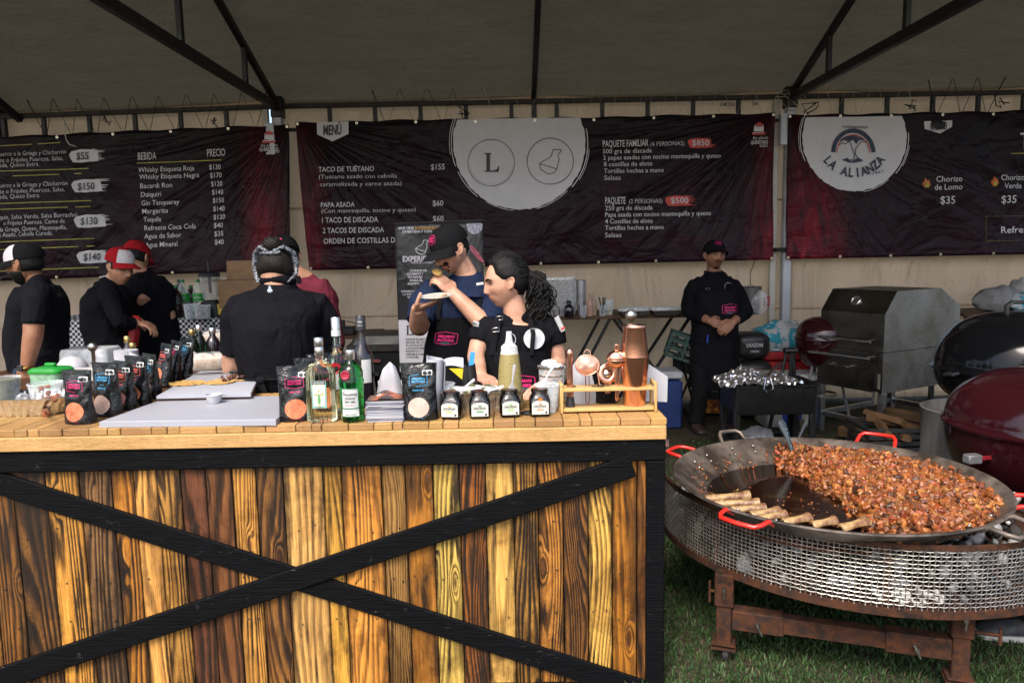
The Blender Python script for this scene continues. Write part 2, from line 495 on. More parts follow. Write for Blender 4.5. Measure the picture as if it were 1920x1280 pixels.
m = MB(); m.beam((-7.3, 2.55, EAVE + roof_h(2.55)), (7.8, 2.55, EAVE + roof_h(2.55)), .05, .05, .004); m.build('eave_beam', M_FRAME, tf, True)
def truss(x):
 dz = drop(x)
 z0 = EAVE + dz
 up = lambda y: EAVE + roof_h(y) + dz * (y / YW)
 m = MB(); m.beam((x, YW - .1, z0 - .02), (x, 2.6, z0 - .02), .055, .075, .005); m.build('lower_chord', M_FRAME, tf, True)
 m = MB(); m.beam((x, YW - .1, EAVE + .0 + dz), (x, 5.02, up(5.02)), .05, .06, .005); m.beam((x, 5.02, up(5.02)), (x, 2.55, up(2.55)), .05, .06, .005); m.build('upper_chord', M_FRAME, tf, True)
 for y in (6.58, 5.32, 4.4, 3.4):
  m = MB(); m.beam((x, y, z0), (x, y, up(y)), .04, .045, .004)
  m.build('web_bar', M_FRAME, tf, True)
for x in XP: truss(x)
for x in (-4.96, .26, 5.2):
 m = MB(); dz = drop(x)
 m.beam((x, YW - .08, EAVE + dz - .24), (x, YW - .08, EAVE + dz), .05, .05, .003)
 pts = [(x, YW - .06, EAVE + .02 + dz), (x, 5.0, EAVE + roof_h(5.0) + dz * .5), (x, 2.55, EAVE + roof_h(2.55))]
 for a, b in zip(pts, pts[1:]): m.beam(a, b, .05, .06, .005)
 m.build('rafter', M_FRAME, tf, True)
m = MB(); m.beam(P(40, 226, 7.44), P(-160, 60, 6.6), .06, .06, .005); m.build('brace', M_FRAME, tf, True)
m = MB(); mw = MB()
rr = random.Random(3)
for (xa, xb, w_) in ((40, 520, 0), (690, 880, 0), (1740, 1900, 0), (900, 1440, 1), (1500, 1740, 1)):
 x = xa; k = 0; pts = []
 while x <= xb:
  if k % 2 == 0: p_ = P(x, 0, YW - .14); pts.append(V((p_.x, YW - .2, EAVE + .13 + drop(p_.x) + rr.uniform(-.02, .02))))
  else: p_ = P(x, 0, YW - .14); pts.append(V((p_.x, YW - .15, EAVE - .235 + drop(p_.x))))
  x += rr.uniform(20, 29); k += 1
 (mw if w_ else m).tube(pts, .0055 if not w_ else .0035, 5)
for (px, py) in ((400, 225), (205, 222), (870, 205), (1520, 205), (1705, 195), (1880, 188)):
 c0 = P(px, py, YW - .16)
 m.tube([c0 + V((rr.uniform(-.08, .08), rr.uniform(-.02, .02), rr.uniform(-.07, .07))) for _ in range(9)], .006, 5)
for px, py in ((1448, 205), (1462, 200), (1470, 185), (1486, 190)):
 c0 = P(px, py, YW - .17)
 mw.tube([c0 + V((rr.uniform(-.1, .1), 0, rr.uniform(-.1, .1))) for _ in range(7)], .004, 5)
m.build('roof_lacing', M_ROPE, tr, True, 180)
mw.build('roof_lacing', M_ROPEW, tr, True, 180)
m = MB(); m.tube([P(122, 225, 7.3), P(121, 245, 7.28), P(124, 262, 7.28), P(130, 271, 7.28), P(143, 275, 7.28)], .006, 6)
tag(m.build('cord', M_ROPEW, None, False, 180), 'loose pale cord end hanging in front of the drinks banner', 'cord')
m = MB()
fm = lambda u, v_: P(u, -v_, 7.46)
txt(m, 'LA MICHOACANA', fm, 1350, -199, 7, 40, bold=.03); txt(m, '3x6', fm, 1410, -197, 6, 11, bold=.03)
m.build('hand_lettering', BLACK(), tf, True, 0)
m = MB()
c0 = P(1464, 468, YW - .1); m.lathe([(.075, -.02), (.085, -.02), (.085, .02), (.075, .02)], 16, Matrix.Translation(c0), False)
tag(m.build('strap', M_ROPE), 'dark strap tied around the pale tent post beside the standing man', 'strap')
# ================================================================ COUNTER
YC = 2.56; ZT = 1.008
def wood_burnt():
 n = NT('burnt_pine')
 tc = n.n('ShaderNodeTexCoord').outputs['Object']
 sp = n.n('ShaderNodeSeparateXYZ', ins={0: tc}); X, Z = sp.outputs[0], sp.outputs[2]
 pr = n.n('ShaderNodeSeparateColor', ins={0: n.attr('prm')}); seed, fq, dk = pr.outputs[0], pr.outputs[1], pr.outputs[2]
 sx = n.math('MULTIPLY', seed, 37.0); sz = n.math('MULTIPLY', seed, 91.0)
 xx = n.math('ADD', X, sx); zz = n.math('ADD', Z, sz)
 vec = lambda a, b: n.n('ShaderNodeCombineXYZ', ins={0: a, 1: seed, 2: b}).outputs[0]
 N1 = n.noise(vec(n.math('MULTIPLY', xx, 6.5), n.math('MULTIPLY', zz, .8)), 1.0, 1.4, .4, .2)
 kv = n.n('ShaderNodeTexVoronoi', ins={'Vector': vec(n.math('MULTIPLY', xx, 9.0), n.math('MULTIPLY', zz, 2.6)), 'Scale': 1.0}).outputs['Distance']
 knot = n.n('ShaderNodeMapRange', ins={0: kv, 1: .0, 2: .28, 3: 1.0, 4: 0.0}, interpolation_type='SMOOTHERSTEP').outputs[0]
 field = n.math('ADD', n.math('MULTIPLY', N1, n.math('MULTIPLY', fq, 30.0)), n.math('ADD', n.math('MULTIPLY', X, n.math('MULTIPLY', fq, 85.0)), n.math('MULTIPLY', knot, 2.4)))
 wob = n.noise(vec(n.math('MULTIPLY', xx, 80), n.math('MULTIPLY', zz, 5)), 1, 3)
 field = n.math('ADD', field, n.math('MULTIPLY', wob, .5))
 saw = n.math('FRACT', field)
 ring = n.ramp(saw, [(0, 0), (.3, .18), (.62, 1.0), (.84, 1.0), (1.0, 0)])
 fib = n.noise(vec(n.math('MULTIPLY', xx, 260), n.math('MULTIPLY', zz, 7)), 1, 3, .7)
 fib2 = n.noise(vec(n.math('MULTIPLY', xx, 90), n.math('MULTIPLY', zz, 90)), 1, 3, .75)
 big = n.noise(vec(n.math('MULTIPLY', xx, 6), n.math('MULTIPLY', zz, 2.6)), 1, 4, .6, .4)
 light = n.attr('Col')
 dark = n.mix(.9, light, (.028, .008, .002))
 amt = n.math('MULTIPLY', ring, n.math('ADD', .5, n.math('MULTIPLY', dk, .7)))
 col = n.mix(n.math('MINIMUM', amt, 1.0), light, dark)
 col = n.mix(n.ramp(fib, [(.38, .65), (.62, 0)]), col, n.mix(1.0, col, (.42, .33, .24), 'MULTIPLY'))
 bn = n.noise(vec(n.math('MULTIPLY', xx, 16), n.math('MULTIPLY', zz, 2.2)), 1, 5, .68, .5)
 bt = n.math('SUBTRACT', n.math('ADD', bn, n.math('MULTIPLY', dk, .26)), .60)
 bt = n.math('ADD', n.math('MULTIPLY', bt, 7.0), n.math('MULTIPLY', n.math('SUBTRACT', ring, .5), .9))
 bt = n.math('MULTIPLY', n.math('MAXIMUM', n.math('MINIMUM', bt, 1.0), 0.0), .93)
 col = n.mix(bt, col, n.mix(ring, (.05, .021, .007), (.012, .007, .004)))
 ch = n.math('ADD', n.math('MULTIPLY', n.math('SUBTRACT', big, .5), 2.6), n.math('SUBTRACT', n.math('MULTIPLY', dk, 1.25), .24))
 ch = n.math('MULTIPLY', n.math('MAXIMUM', n.math('MINIMUM', ch, 1.0), 0.0), .85)
 ch2 = n.math('MULTIPLY', ch, n.ramp(fib2, [(.3, .45), (.7, 1)]))
 col = n.mix(ch2, col, (.016, .011, .008))
 ct_ = n.n('ShaderNodeSeparateColor', ins={0: n.attr('ctr')})
 ed = n.math('DIVIDE', n.math('ABSOLUTE', n.math('SUBTRACT', X, ct_.outputs[0])), ct_.outputs[1])
 ed = n.math('ADD', ed, n.math('MULTIPLY', n.math('SUBTRACT', n.noise(vec(n.math('MULTIPLY', xx, 25), n.math('MULTIPLY', zz, 9)), 1, 4, .7), .5), .9))
 eg = n.n('ShaderNodeMapRange', ins={0: ed, 1: .62, 2: 1.12, 3: 0.0, 4: .85}, interpolation_type='SMOOTHSTEP').outputs[0]
 col = n.mix(eg, col, (.018, .010, .005))
 bl = n.noise(n.obj((2.2, 1, 2.2)), 1.5, 5, .7, .6)
 col = n.mix(n.ramp(bl, [(.5, 0), (.66, .7)]), col, n.mix(1.0, col, (.20, .15, .11), 'MULTIPLY'))
 kh = n.n('ShaderNodeMapRange', ins={0: kv, 1: .05, 2: .13, 3: .9, 4: 0.0}, interpolation_type='SMOOTHSTEP').outputs[0]
 col = n.mix(kh, col, (.05, .018, .006))
 n.set(col=col, rough=n.ramp(fib, [(.3, .42), (.7, .62)]), spec=.35)
 n.bump(n.math('ADD', n.math('MULTIPLY', ring, -.5), n.math('ADD', n.math('MULTIPLY', fib, .5), n.math('MULTIPLY', knot, .4))), .45, .006)
 return n.m
def wood_plain(name, c0, c1, c2, stretch=(1, 14, 14), scale=7, rough=.6, knots=True, bs=.25):
 if name in _mats: return _mats[name]
 n = NT(name); v = n.obj(stretch)
 a = n.noise(v, scale, 3, .5, .3); f = n.math('FRACT', n.math('MULTIPLY', a, 7.0))
 ring = n.ramp(f, [(0, 0), (.8, 1), (1, 0)]); fb = n.noise(v, scale * 9, 3, .7)
 col = n.mix(ring, c0, c1); col = n.mix(n.ramp(fb, [(.4, .6), (.62, 0)]), col, c2)
 st = n.noise(n.obj(), 5, 4, .6); col = n.mix(n.ramp(st, [(.5, 0), (.75, .6)]), col, tuple(x * .45 for x in c1))
 if True: col = n.mix(1.0, col, n.attr('Col'), 'MULTIPLY')
 n.set(col=col, rough=rough, spec=.3); n.bump(n.math('ADD', ring, fb), bs, .004)
 _mats[name] = n.m
 return n.m
M_BURNT = wood_burnt()
M_TOPW = wood_plain('pale_pine', (.50, .32, .13), (.36, .20, .07), (.22, .11, .04), (14, 1.6, 14))
M_TRIM = wood_plain('pale_pine_trim', (.60, .38, .15), (.46, .26, .09), (.3, .16, .06), (1.4, 14, 14))
n = NT('black_stained_wood'); v = n.obj((1.2, 30, 30))
a = n.noise(v, 8, 4, .6, .3); b = n.noise(n.obj((3, 3, 3)), 9, 5, .7); s = n.noise(n.obj((2, 30, 40)), 5, 4, .7, .5)
col = n.ramp(a, [(.3, (.0012, .0014, .0018)), (.7, (.0045, .005, .006))])
col = n.mix(n.ramp(b, [(.64, 0), (.73, .5)]), col, (.06, .06, .057))
col = n.mix(n.ramp(s, [(.68, 0), (.72, .6)]), col, (.16, .145, .115))
n.set(col=col, rough=.65, spec=.08); n.bump(n.math('ADD', a, n.math('MULTIPLY', b, .3)), .5, .008)
M_BLKW = n.m
cx0 = -2.55
cxr = G(1250, 800, ZT - .03).x
ct = thing('serving_counter', 'long wooden serving counter with burnt planks and black cross bracing', 'counter', (-.95, YC, 0))
rr = random.Random(11)
bx = [(a_ / 2.56, 975) for a_ in (75, 235, 395, 548, 655, 765, 880, 1000, 1125, 1240, 1370, 1560)] + [(640 + a_ / 2.56, 975) for a_ in (10, 200, 315, 445, 572, 697, 828, 945, 1065, 1185, 1300, 1420)]
edges = [P(a_, b_, YC).x for a_, b_ in bx]
edges = [cx0, edges[0] - .42, edges[0] - .31, edges[0] - .21, edges[0] - .1] + edges + [cxr - .035]
GOLD, MID, LITE, RED, OLV, ORG, BRN = (.74, .35, .06), (.58, .24, .04), (.80, .45, .12), (.25, .085, .03), (.40, .22, .07), (.52, .18, .025), (.36, .15, .03)
tones = [(MID, .5, .5)] * 4 + [(BRN, .5, .55), (BRN, .5, .9), (GOLD, .6, .42), (OLV, .4, .62), (MID, .5, .5), (LITE, .45, .25), (GOLD, .75, .5), (RED, .35, .55), (RED, .3, .4), (GOLD, .8, .32), (BRN, .6, .5), (LITE, .35, .18), (GOLD, .8, .3),
  (GOLD, .7, .25), (OLV, .9, .3), (ORG, .25, .25), (LITE, .6, .28), (ORG, .95, .75), (LITE, .3, .2), (GOLD, .6, .6), (GOLD, .8, .42), (BRN, 1.0, .62), (LITE, .8, .3), (ORG, .4, .28), (BRN, .5, .3)]
m = MB()
for i in range(len(edges) - 1):
 a_, b_ = edges[i], edges[i + 1]
 c_, f_, d_ = tones[min(i, len(tones) - 1)]
 m.col = tuple(x * rr.uniform(.8, 1.0) for x in c_); m.prm = (rr.random(), f_ * .8, d_); m.ctr = ((a_ + b_) / 2 + .95, (b_ - a_) / 2, 0)
 m.box(((a_ + b_) / 2, YC + .012 + rr.uniform(-.002, .002), .455), (b_ - a_ - rr.uniform(.002, .0045), .022, .89), b=.0022)
m.build('front_panel', M_BURNT, ct, True, 30)
m = MB(); rr = random.Random(5)
for i in range(4, len(edges) - 1):
 for zc in (.62, .43, .27):
  for k in (0, 1):
   if rr.random() < .75:
    x = edges[i] + (edges[i + 1] - edges[i]) * (.28 + .44 * k) + rr.uniform(-.01, .01)
    m.lathe([(.0028, 0), (.0028, .004)], 8, frame((x, YC + .001, zc + rr.uniform(-.02, .02)), R(90), 0, 0))
m.build('nail_heads', pm('nail_steel', (.12, .11, .1), .4, .9), ct, True)
m = MB(); rr = random.Random(21); x = cx0; k = 0
wd = [.1, .062, .04, .098, .05, .052, .14, .086, .07, .1, .055, .04, .09]
while x < cxr - .005:
 w_ = min(wd[k % len(wd)] * rr.uniform(.85, 1.15), cxr + .004 - x)
 if w_ < .03: break
 t_ = rr.uniform(.78, 1.12); m.col = (t_, t_ * rr.uniform(.94, 1.02), t_ * rr.uniform(.85, 1.0))
 dp = .62 if x < -.62 else .37
 m.box((x + w_ / 2, YC - .022 + dp / 2 + rr.uniform(-.003, .003), ZT - .0125 + rr.uniform(-.0012, .0)), (w_ - .0025, dp, .025), b=.0025)
 x += w_; k += 1
m.build('top_boards', M_TOPW, ct, True, 30)
m = MB(); m.col = (1, 1, 1)
m.box(((cx0 + cxr) / 2, YC - .022, ZT - .025 - .026), (cxr - cx0, .022, .05), b=.003)
m.build('trim_strip', M_TRIM, ct, True, 30)
zr = ZT - .08
m = MB(); m.box(((cx0 + cxr) / 2, YC - .012, zr - .037), (cxr - cx0, .024, .074), b=.004); m.build('top_rail', M_BLKW, ct, True, 30)
m = MB(); m.box((cxr - .035, YC - .012, (zr - .075) / 2), (.066, .024, zr - .077), b=.004); m.build('end_post', M_BLKW, ct, True, 30)
m = MB(); m.box((cx0 + .035, YC - .012, (zr - .075) / 2), (.066, .024, zr - .077), b=.004); m.build('end_post', M_BLKW, ct, True, 30)
yb = YC - .012
def strip(a, b, name, w_=.082, off=0.0, th=.022):
 m = MB(); d = (b - a); L = d.length; ang = math.atan2(d.z, d.x)
 m.box((0, 0, 0), (L, th, w_), b=.004)
 me = m.mesh(name, M_BLKW, 30)
 me.transform(Matrix.Translation((a + b) / 2 + V((0, off, 0))) @ Matrix.Rotation(-ang, 4, 'Y'))
 link(name, me, ct, True)
a0 = P(-30, 1281, yb); b0 = P(1186, 871, yb)
strip(a0, b0, 'diagonal_brace', .082, -.003)
c0 = P(-420, 760, yb); x0 = P(563, 1083, yb); x1 = P(625, 1108, yb); d0 = P(1240, 1312, yb)
strip(P(-60, 887, yb), P(1232, 1303, yb), 'diagonal_brace', .082, .004, .016)
m = MB(); m.col = MID; m.prm = (.3, .5, .5); m.ctr = (0, 9, 0)
m.box((cxr - .012, YC + .17, .44), (.022, .32, .86), b=.002); m.box((cx0 + .012, YC + .17, .44), (.022, .32, .86), b=.002)
m.build('side_panel', M_BURNT, ct, True)
m = MB(); m.col = (.5, .45, .4); m.box(((cx0 + cxr) / 2, YC + .18, .45), (cxr - cx0 - .06, .3, .025)); m.build('inner_shelf', M_TOPW, ct, True)
m = MB(); m.box((cxr - .03, YC + .03, .015), (.05, .04, .03)); m.box((cx0 + .03, YC + .03, .015), (.05, .04, .03))
m.box((cxr - .03, YC + .3, .465), (.05, .05, .93)); m.box((cx0 + .03, YC + .3, .465), (.05, .05, .93)); m.build('feet', M_BLKW, ct, True)
wt = thing('work_table', 'dark brown wooden work table behind the counter at left', 'table', (-1.9, 3.7, 0))
M_DKWD = wood_plain('dark_brown_wood', (.10, .045, .018), (.06, .026, .012), (.03, .014, .008), (1.6, 14, 14), rough=.5)
m = MB(); m.col = (1, 1, 1); m.box((-1.98, 3.76, ZT - .03), (1.62, 1.0, .05), b=.004); m.build('table_top', M_DKWD, wt, True)
for x in (-2.75, -1.22):
 for y in (3.34, 4.18):
  m = MB(); m.col = (1, 1, 1); m.box((x, y, (ZT - .055) / 2), (.07, .07, ZT - .055), b=.004); m.build('leg', M_DKWD, wt, True)
# ================================================================ MENU BANNERS
YB = 7.36
def wrk(seed):
 def f(x, z):
  return (.010 * math.sin(x * 5.1 + z * 2.6 + seed) + .012 * math.sin(x * 2.3 - z * 3.7 + seed * 2) + .02 * mnoise.noise((x * 1.1, z * 1.6, seed))
    + .006 * math.sin((x * .8 + z) * 17 + seed + 2 * mnoise.noise((x, z, seed + 5))) * max(0, mnoise.noise((x * .7, z * .7, seed + 9)) + .3))
 return f
def banner_mat(name, edges, corners=(), amt=1.0):
 """dark printed vinyl; flames printed near the world-x positions in edges"""
 n = NT(name); tc = n.n('ShaderNodeTexCoord').outputs['Object']
 sp = n.n('ShaderNodeSeparateXYZ', ins={0: tc}); X, Z = sp.outputs[0], sp.outputs[2]
 big = n.noise(tc, 2.2, 5, .6, .6); fl = n.noise(n.obj((3.2, 1, .9)), 2.6, 5, .62, 1.4)
 zz = n.n('ShaderNodeMapRange', ins={0: Z, 1: -.75, 2: .75, 3: 1.0, 4: 0.0}).outputs[0]
 base = n.mix(n.math('MULTIPLY', zz, .9), (.005, .0025, .004), (.018, .006, .011))
 base = n.mix(n.ramp(big, [(.45, 0), (.75, .55)]), base, (.032, .007, .014))
 m_ = None
 for (e, wd) in edges:
  d = n.math('ABSOLUTE', n.math('SUBTRACT', X, e))
  g_ = n.n('ShaderNodeMapRange', ins={0: d, 1: 0.0, 2: wd, 3: 1.0, 4: 0.0}, interpolation_type='SMOOTHSTEP').outputs[0]
  m_ = g_ if m_ is None else n.math('MAXIMUM', m_, g_)
 k = n.math('MULTIPLY', m_, n.math('ADD', .12, n.math('MULTIPLY', zz, 1.15)))
 f1 = n.math('MULTIPLY', k, n.ramp(fl, [(.3, 0), (.72, 1)]))
 base = n.mix(n.math('MULTIPLY', f1, .75 * amt), base, (.26, .007, .02))
 base = n.mix(n.math('MULTIPLY', f1, n.ramp(n.noise(n.obj((5, 1, 1.6)), 3.5, 4), [(.55, 0), (.75, .7)])), base, (.45, .07, .09))
 sq = n.noise(n.obj((5, 1, 9)), 1.7, 1)
 hem = n.n('ShaderNodeMapRange', ins={0: Z, 1: -.74, 2: -.66, 3: 1.0, 4: 0.0}).outputs[0]
 base = n.mix(n.math('MULTIPLY', hem, n.ramp(sq, [(.66, 0), (.69, .8)])), base, (.5, .015, .02))
 n.set(col=base, rough=n.ramp(big, [(.3, .36), (.7, .5)]), spec=.15)
 cr = n.math('MULTIPLY', n.noise(n.obj((1.1, 1, 1.4)), 1.6, 4, .55, .8), 1.1)
 for (gx, gz) in corners:
  dx, dz = n.math('SUBTRACT', X, gx), n.math('SUBTRACT', Z, gz); an = n.math('ARCTAN2', dz, dx)
  di = n.math('POWER', n.math('ADD', n.math('MULTIPLY', dx, dx), n.math('MULTIPLY', dz, dz)), .5)
  v1 = n.n('ShaderNodeCombineXYZ', ins={0: n.math('MULTIPLY', an, 7.0), 1: n.math('MULTIPLY', di, .35), 2: gx}).outputs[0]
  r_ = n.noise(v1, 1.0, 2, .5); r_ = n.math('POWER', n.math('ABSOLUTE', n.math('SUBTRACT', r_, .5)), .6)
  cr = n.math('ADD', cr, n.math('MULTIPLY', r_, n.math('DIVIDE', .9, n.math('ADD', .6, di))))
 cr = n.math('MULTIPLY', cr, 1.0); fine = n.noise(n.obj((1, 1, .25)), 26, 3)
 n.bump(n.math('ADD', cr, n.math('MULTIPLY', fine, .03)), .55, .12)
 return n.m
def menu_banner(label, TL, TR, BR, BL, seed, edges, xr=40):
 c = (P(*TL, YB) + P(*TR, YB) + P(*BR, YB) + P(*BL, YB)) / 4
 t = thing('menu_banner', label, 'banner', (c.x, YB, c.z))
 a, b, c_, d = (P(*q, YB) for q in (TL, TR, BR, BL))
 wf = wrk(seed)
 def fn(u, v_):
  top = a.lerp(b, u); bot = d.lerp(c_, u); p = bot.lerp(top, v_)
  p.z -= .012 * math.sin(u * math.pi * 9) ** 2 * v_ ** 6
  p.y = YB + wf(p.x, p.z); return p
 m = MB(); m.sheet(fn, 160, 48, .0015, (0, 1, 0))
 o = m.build('vinyl_sheet', banner_mat('banner_print_%d' % seed, [(e - c.x, w_) for e, w_ in edges], [(q.x - c.x, q.z - c.z) for q in (a, b)]), t, True, 180)
 m = MB()
 for k in range(9):
  for (q, dv) in ((.985, 1), (.012, 0)):
   if TL[0] + (TR[0] - TL[0]) * k / 8 < -40: continue
   p = fn(.004 + .992 * k / 8, q)
   m.lathe([(.006, 0), (.013, 0), (.013, .004), (.006, .004)], 12, frame((p.x, p.y - .001, p.z), R(90), 0, 0), False)
 m.build('grommets', steel('brass_grommet', (.6, .55, .42), .3), t, True)
 off = [.004]
 def fm(u, v_):
  p = P(u, -v_, YB); p.y = YB + wf(p.x, p.z) - off[0]; return p
 return t, fm, off
PW = pm('banner_white_ink', (.6, .58, .6), .5, var=.05)
PD = pm('banner_dark_ink', (.012, .01, .014), .5)
PR = pm('banner_red_ink', (.5, .045, .03), .5)
PY = pm('banner_yellow_ink', (.42, .36, .05), .5)
PN = pm('banner_navy_ink', (.012, .018, .05), .5)
def tx(m, fm, t, x, y, cap, wd, sl, bold=.008, al='L'):
 txt(m, t, fm, x, -y, cap, wd, al=al, bold=bold, slope=sl)
def line(m, fm, x0, y0, x1, y1, th, nseg=12, gap=0.0, rnd=None):
 """a printed rule from pixel to pixel"""
 dx, dy = x1 - x0, y1 - y0; L = math.hypot(dx, dy); nx, ny = -dy / L, dx / L
 for i in range(nseg):
  if gap and rnd.random() < gap: continue
  a, b = i / nseg, (i + 1) / nseg
  p = [(x0 + dx * t + nx * s * th / 2, y0 + dy * t + ny * s * th / 2) for t, s in ((a, -1), (b, -1), (b, 1), (a, 1))]
  m.add([fm(u, -v_) for u, v_ in p], [(0, 1, 2, 3)])
def poly(m, fm, pts):
 m.add([fm(u, -v_) for u, v_ in pts], [tuple(range(len(pts)))])
def stroke(m, fm, pts, th, closed=False):
 n_ = len(pts)
 for i in range(n_ if closed else n_ - 1):
  a, b = pts[i], pts[(i + 1) % n_]
  line(m, fm, *a, *b, th, 1)
def ring(m, fm, cx, cy, r, th, a0=0, a1=360, n_=48, ry=None):
 ry = ry or r
 A = [R(a0 + (a1 - a0) * i / n_) for i in range(n_ + 1)]
 vs = [fm(cx + (r - th / 2) * math.cos(a), -(cy - (ry - th / 2) * math.sin(a))) for a in A] + [fm(cx + (r + th / 2) * math.cos(a), -(cy - (ry + th / 2) * math.sin(a))) for a in A]
 m.add(vs, [(i, i + 1, n_ + 2 + i, n_ + 1 + i) for i in range(n_)])
def brush_disc(m, fm, cx, cy, rx, ry, ytop, seed, arcs):
 """a round blot of white paint with dry-brush edges, cut by the banner's top hem"""
 rn = random.Random(seed); n_ = 120
 pts = []
 for i in range(n_):
  a = 2 * math.pi * i / n_
  k = 1 + .012 * mnoise.noise((math.cos(a) * 9, math.sin(a) * 9, seed)) + .008 * rn.uniform(-1, 1)
  x, y = cx + rx * k * math.cos(a), cy - ry * k * math.sin(a)
  pts.append((x, max(y, ytop - (x - cx) * .018)))
 rows = 10
 vs = []; fs = []
 for j in range(rows + 1):
  for (x, y) in pts:
   vs.append(fm(cx + (x - cx) * j / rows, -(cy + (y - cy) * j / rows)))
 for j in range(rows):
  for i in range(n_):
   k = (i + 1) % n_
   fs.append((j * n_ + i, j * n_ + k, (j + 1) * n_ + k, (j + 1) * n_ + i))
 m.add(vs, fs)
 for (a0, a1, k, th) in arcs:
  ring(m, fm, cx, cy, rx * k, th, a0, a1, 20, ry * k)
def swash(m, fm, x0, y0, x1, y1, seed, sl):
 """a brush-stroke patch behind a price"""
 rn = random.Random(seed); h = y1 - y0
 yy = lambda x, t: y0 + h * t - sl * (x - x0)
 w_ = x1 - x0
 body = [(x0 + w_ * .06, .12), (x0, .35), (x0 + w_ * .03, .62), (x0 + w_ * .10, .95), (x0 + w_ * .35, 1.0), (x0 + w_ * .62, .94), (x0 + w_ * .66, .5), (x0 + w_ * .62, .06), (x0 + w_ * .3, 0)]
 poly(m, fm, [(x, yy(x, t)) for x, t in body])
 for k in range(9):
  t = .08 + .84 * k / 8; L = rn.uniform(.7, 1.0) * w_
  th = .06
  poly(m, fm, [(x0 + w_ * .6, yy(x0 + w_ * .6, t - th)), (x0 + L, yy(x0 + L, t - th * .3)), (x0 + L * 1.0, yy(x0 + L, t)), (x0 + w_ * .6, yy(x0 + w_ * .6, t + th))])
 poly(m, fm, [(x0 + w_ * .6, yy(x0, .1)), (x0 + w_ * .75, yy(x0 + w_ * .15, .14)), (x0 + w_ * .78, yy(x0 + w_ * .18, .86)), (x0 + w_ * .6, yy(x0, .9))])
FLASK = [(1632, 340), (1620, 385), (1545, 430), (1552, 468), (1600, 498), (1640, 490), (1655, 468), (1672, 405), (1662, 375), (1685, 350), (1683, 341)]
def flask(m, fm, cx, cy, k, th):
 pts = [(cx + (x - 1612) * k, cy + (y - 420) * k) for x, y in FLASK]
 stroke(m, fm, pts, th, True)
 line(m, fm, cx + (1545 - 1612) * k, cy + (432 - 420) * k, cx + (1655 - 1612) * k, cy + (465 - 420) * k, th, 1)
def festival(mw, mr, md, fm, x, y, sl):
 """house-shaped festival stamp with two lines of lettering"""
 poly(mw, fm, [(x - 9, y + 3), (x - 9, y - 8), (x, y - 14), (x + 9, y - 8), (x + 9, y + 3)])
 poly(mw, fm, [(x - 12, y + 4.5), (x + 11, y + 4), (x + 10, y + 8), (x - 11, y + 8.5)])
 return (x, y)
tB, fm, off = menu_banner('dark taco menu banner with the big white paint circle, middle of three', (553, 228), (1452, 212), (1450, 487), (579, 507), 2, [(-2.2, .55), (2.66, .42)])
m = MB(); mr = MB(); md = MB(); off[0] = .004
poly(m, fm, [(593, 229), (653, 227.5), (653, 251), (623, 265), (594, 252)])
brush_disc(m, fm, 974, 268, 124, 125, 222.5, 3, [(-40, 12, 1.035, 1.6), (-32, -5, 1.06, 1.0), (-75, -45, 1.02, 1.2), (150, 200, 1.03, 1.5), (160, 190, 1.06, 1.0), (205, 232, 1.025, 1.2), (-120, -95, 1.015, 1)])
S = .018
tx(m, fm, 'TACO DE TUÉTANO', 598, 323, 10, 104, S)
tx(m, fm, '(Tuétano asado con cebolla', 599, 336, 8.2, 146, S, -.006)
tx(m, fm, 'caramelizada y carne asada)', 601, 350, 8.2, 152, S, -.006)
tx(m, fm, '$155', 808, 318.5, 11, 26, S)
tx(m, fm, 'PAPA ASADA', 603, 389, 9.5, 63, S)
tx(m, fm, '(Con mantequilla, tocino y queso)', 604, 399.5, 8, 175, S, -.006)
tx(m, fm, '$60', 811, 386, 11, 20, S); tx(m, fm, '$60', 811.5, 415, 11, 20, S)
tx(m, fm, '1 TACO DE DISCADA', 605, 418, 10.5, 104, S)
tx(m, fm, '2 TACOS DE DISCADA', 606, 437.5, 10.5, 114, S)
tx(m, fm, 'ORDEN DE COSTILLAS DE ELOTE', 607, 457, 10.5, 178, S)
tx(m, fm, 'PAQUETE FAMILIAR', 1130.5, 275.5, 13, 85, S); tx(m, fm, '(4 PERSONAS)', 1219, 274.5, 8.5, 63, S, -.008)
for i, (s_, x, y, w_) in enumerate((('500 grs de discada', 1130.5, 288, 91), ('2 papas asadas con tocino mantequilla y queso', 1131, 300, 220), ('8 costillas de elote', 1132, 312.4, 90.6), ('Tortillas hechas a mano', 1132, 325, 112), ('Salsas', 1132.3, 338, 31),
       ('250 grs de discada', 1134, 394.6, 89.5), ('Papa asada con tocino mantequilla y queso', 1134, 407, 199), ('4 Costillas de elote', 1134, 419.4, 90), ('Tortillas hechas a mano', 1134, 431.5, 111), ('Salsas', 1134, 445, 31))):
 tx(m, fm, s_, x, y, 9, w_, S, .002)
tx(m, fm, 'PAQUETE', 1134, 383, 13.5, 38.5, S); tx(m, fm, '(2 PERSONAS)', 1179, 381.5, 8.5, 63, S, -.008)
swash(mr, fm, 1288, 260, 1345, 279, 4, .018); swash(mr, fm, 1247, 367, 1306, 387, 5, .018)
festival(m, None, None, fm, 1422, 244, S)
off[0] = .014
tx(m, fm, '$850', 1296, 274.5, 11.5, 32, S); tx(m, fm, '$500', 1257.5, 381.5, 11.5, 33, S)
tx(m, fm, '6ta edición', 1411, 262, 6, 28, S, 0); tx(m, fm, 'QUERÉTARO', 1407, 270.5, 6.5, 32, S, .02); tx(m, fm, '2023', 1424, 276, 4.5, 14, S)
tx(md, fm, 'MENÚ', 606, 253, 19, 34, .03, .03)
ring(md, fm, 921, 305, 43.5, 1.0); ring(md, fm, 1031.6, 302.5, 43.2, 1.2)
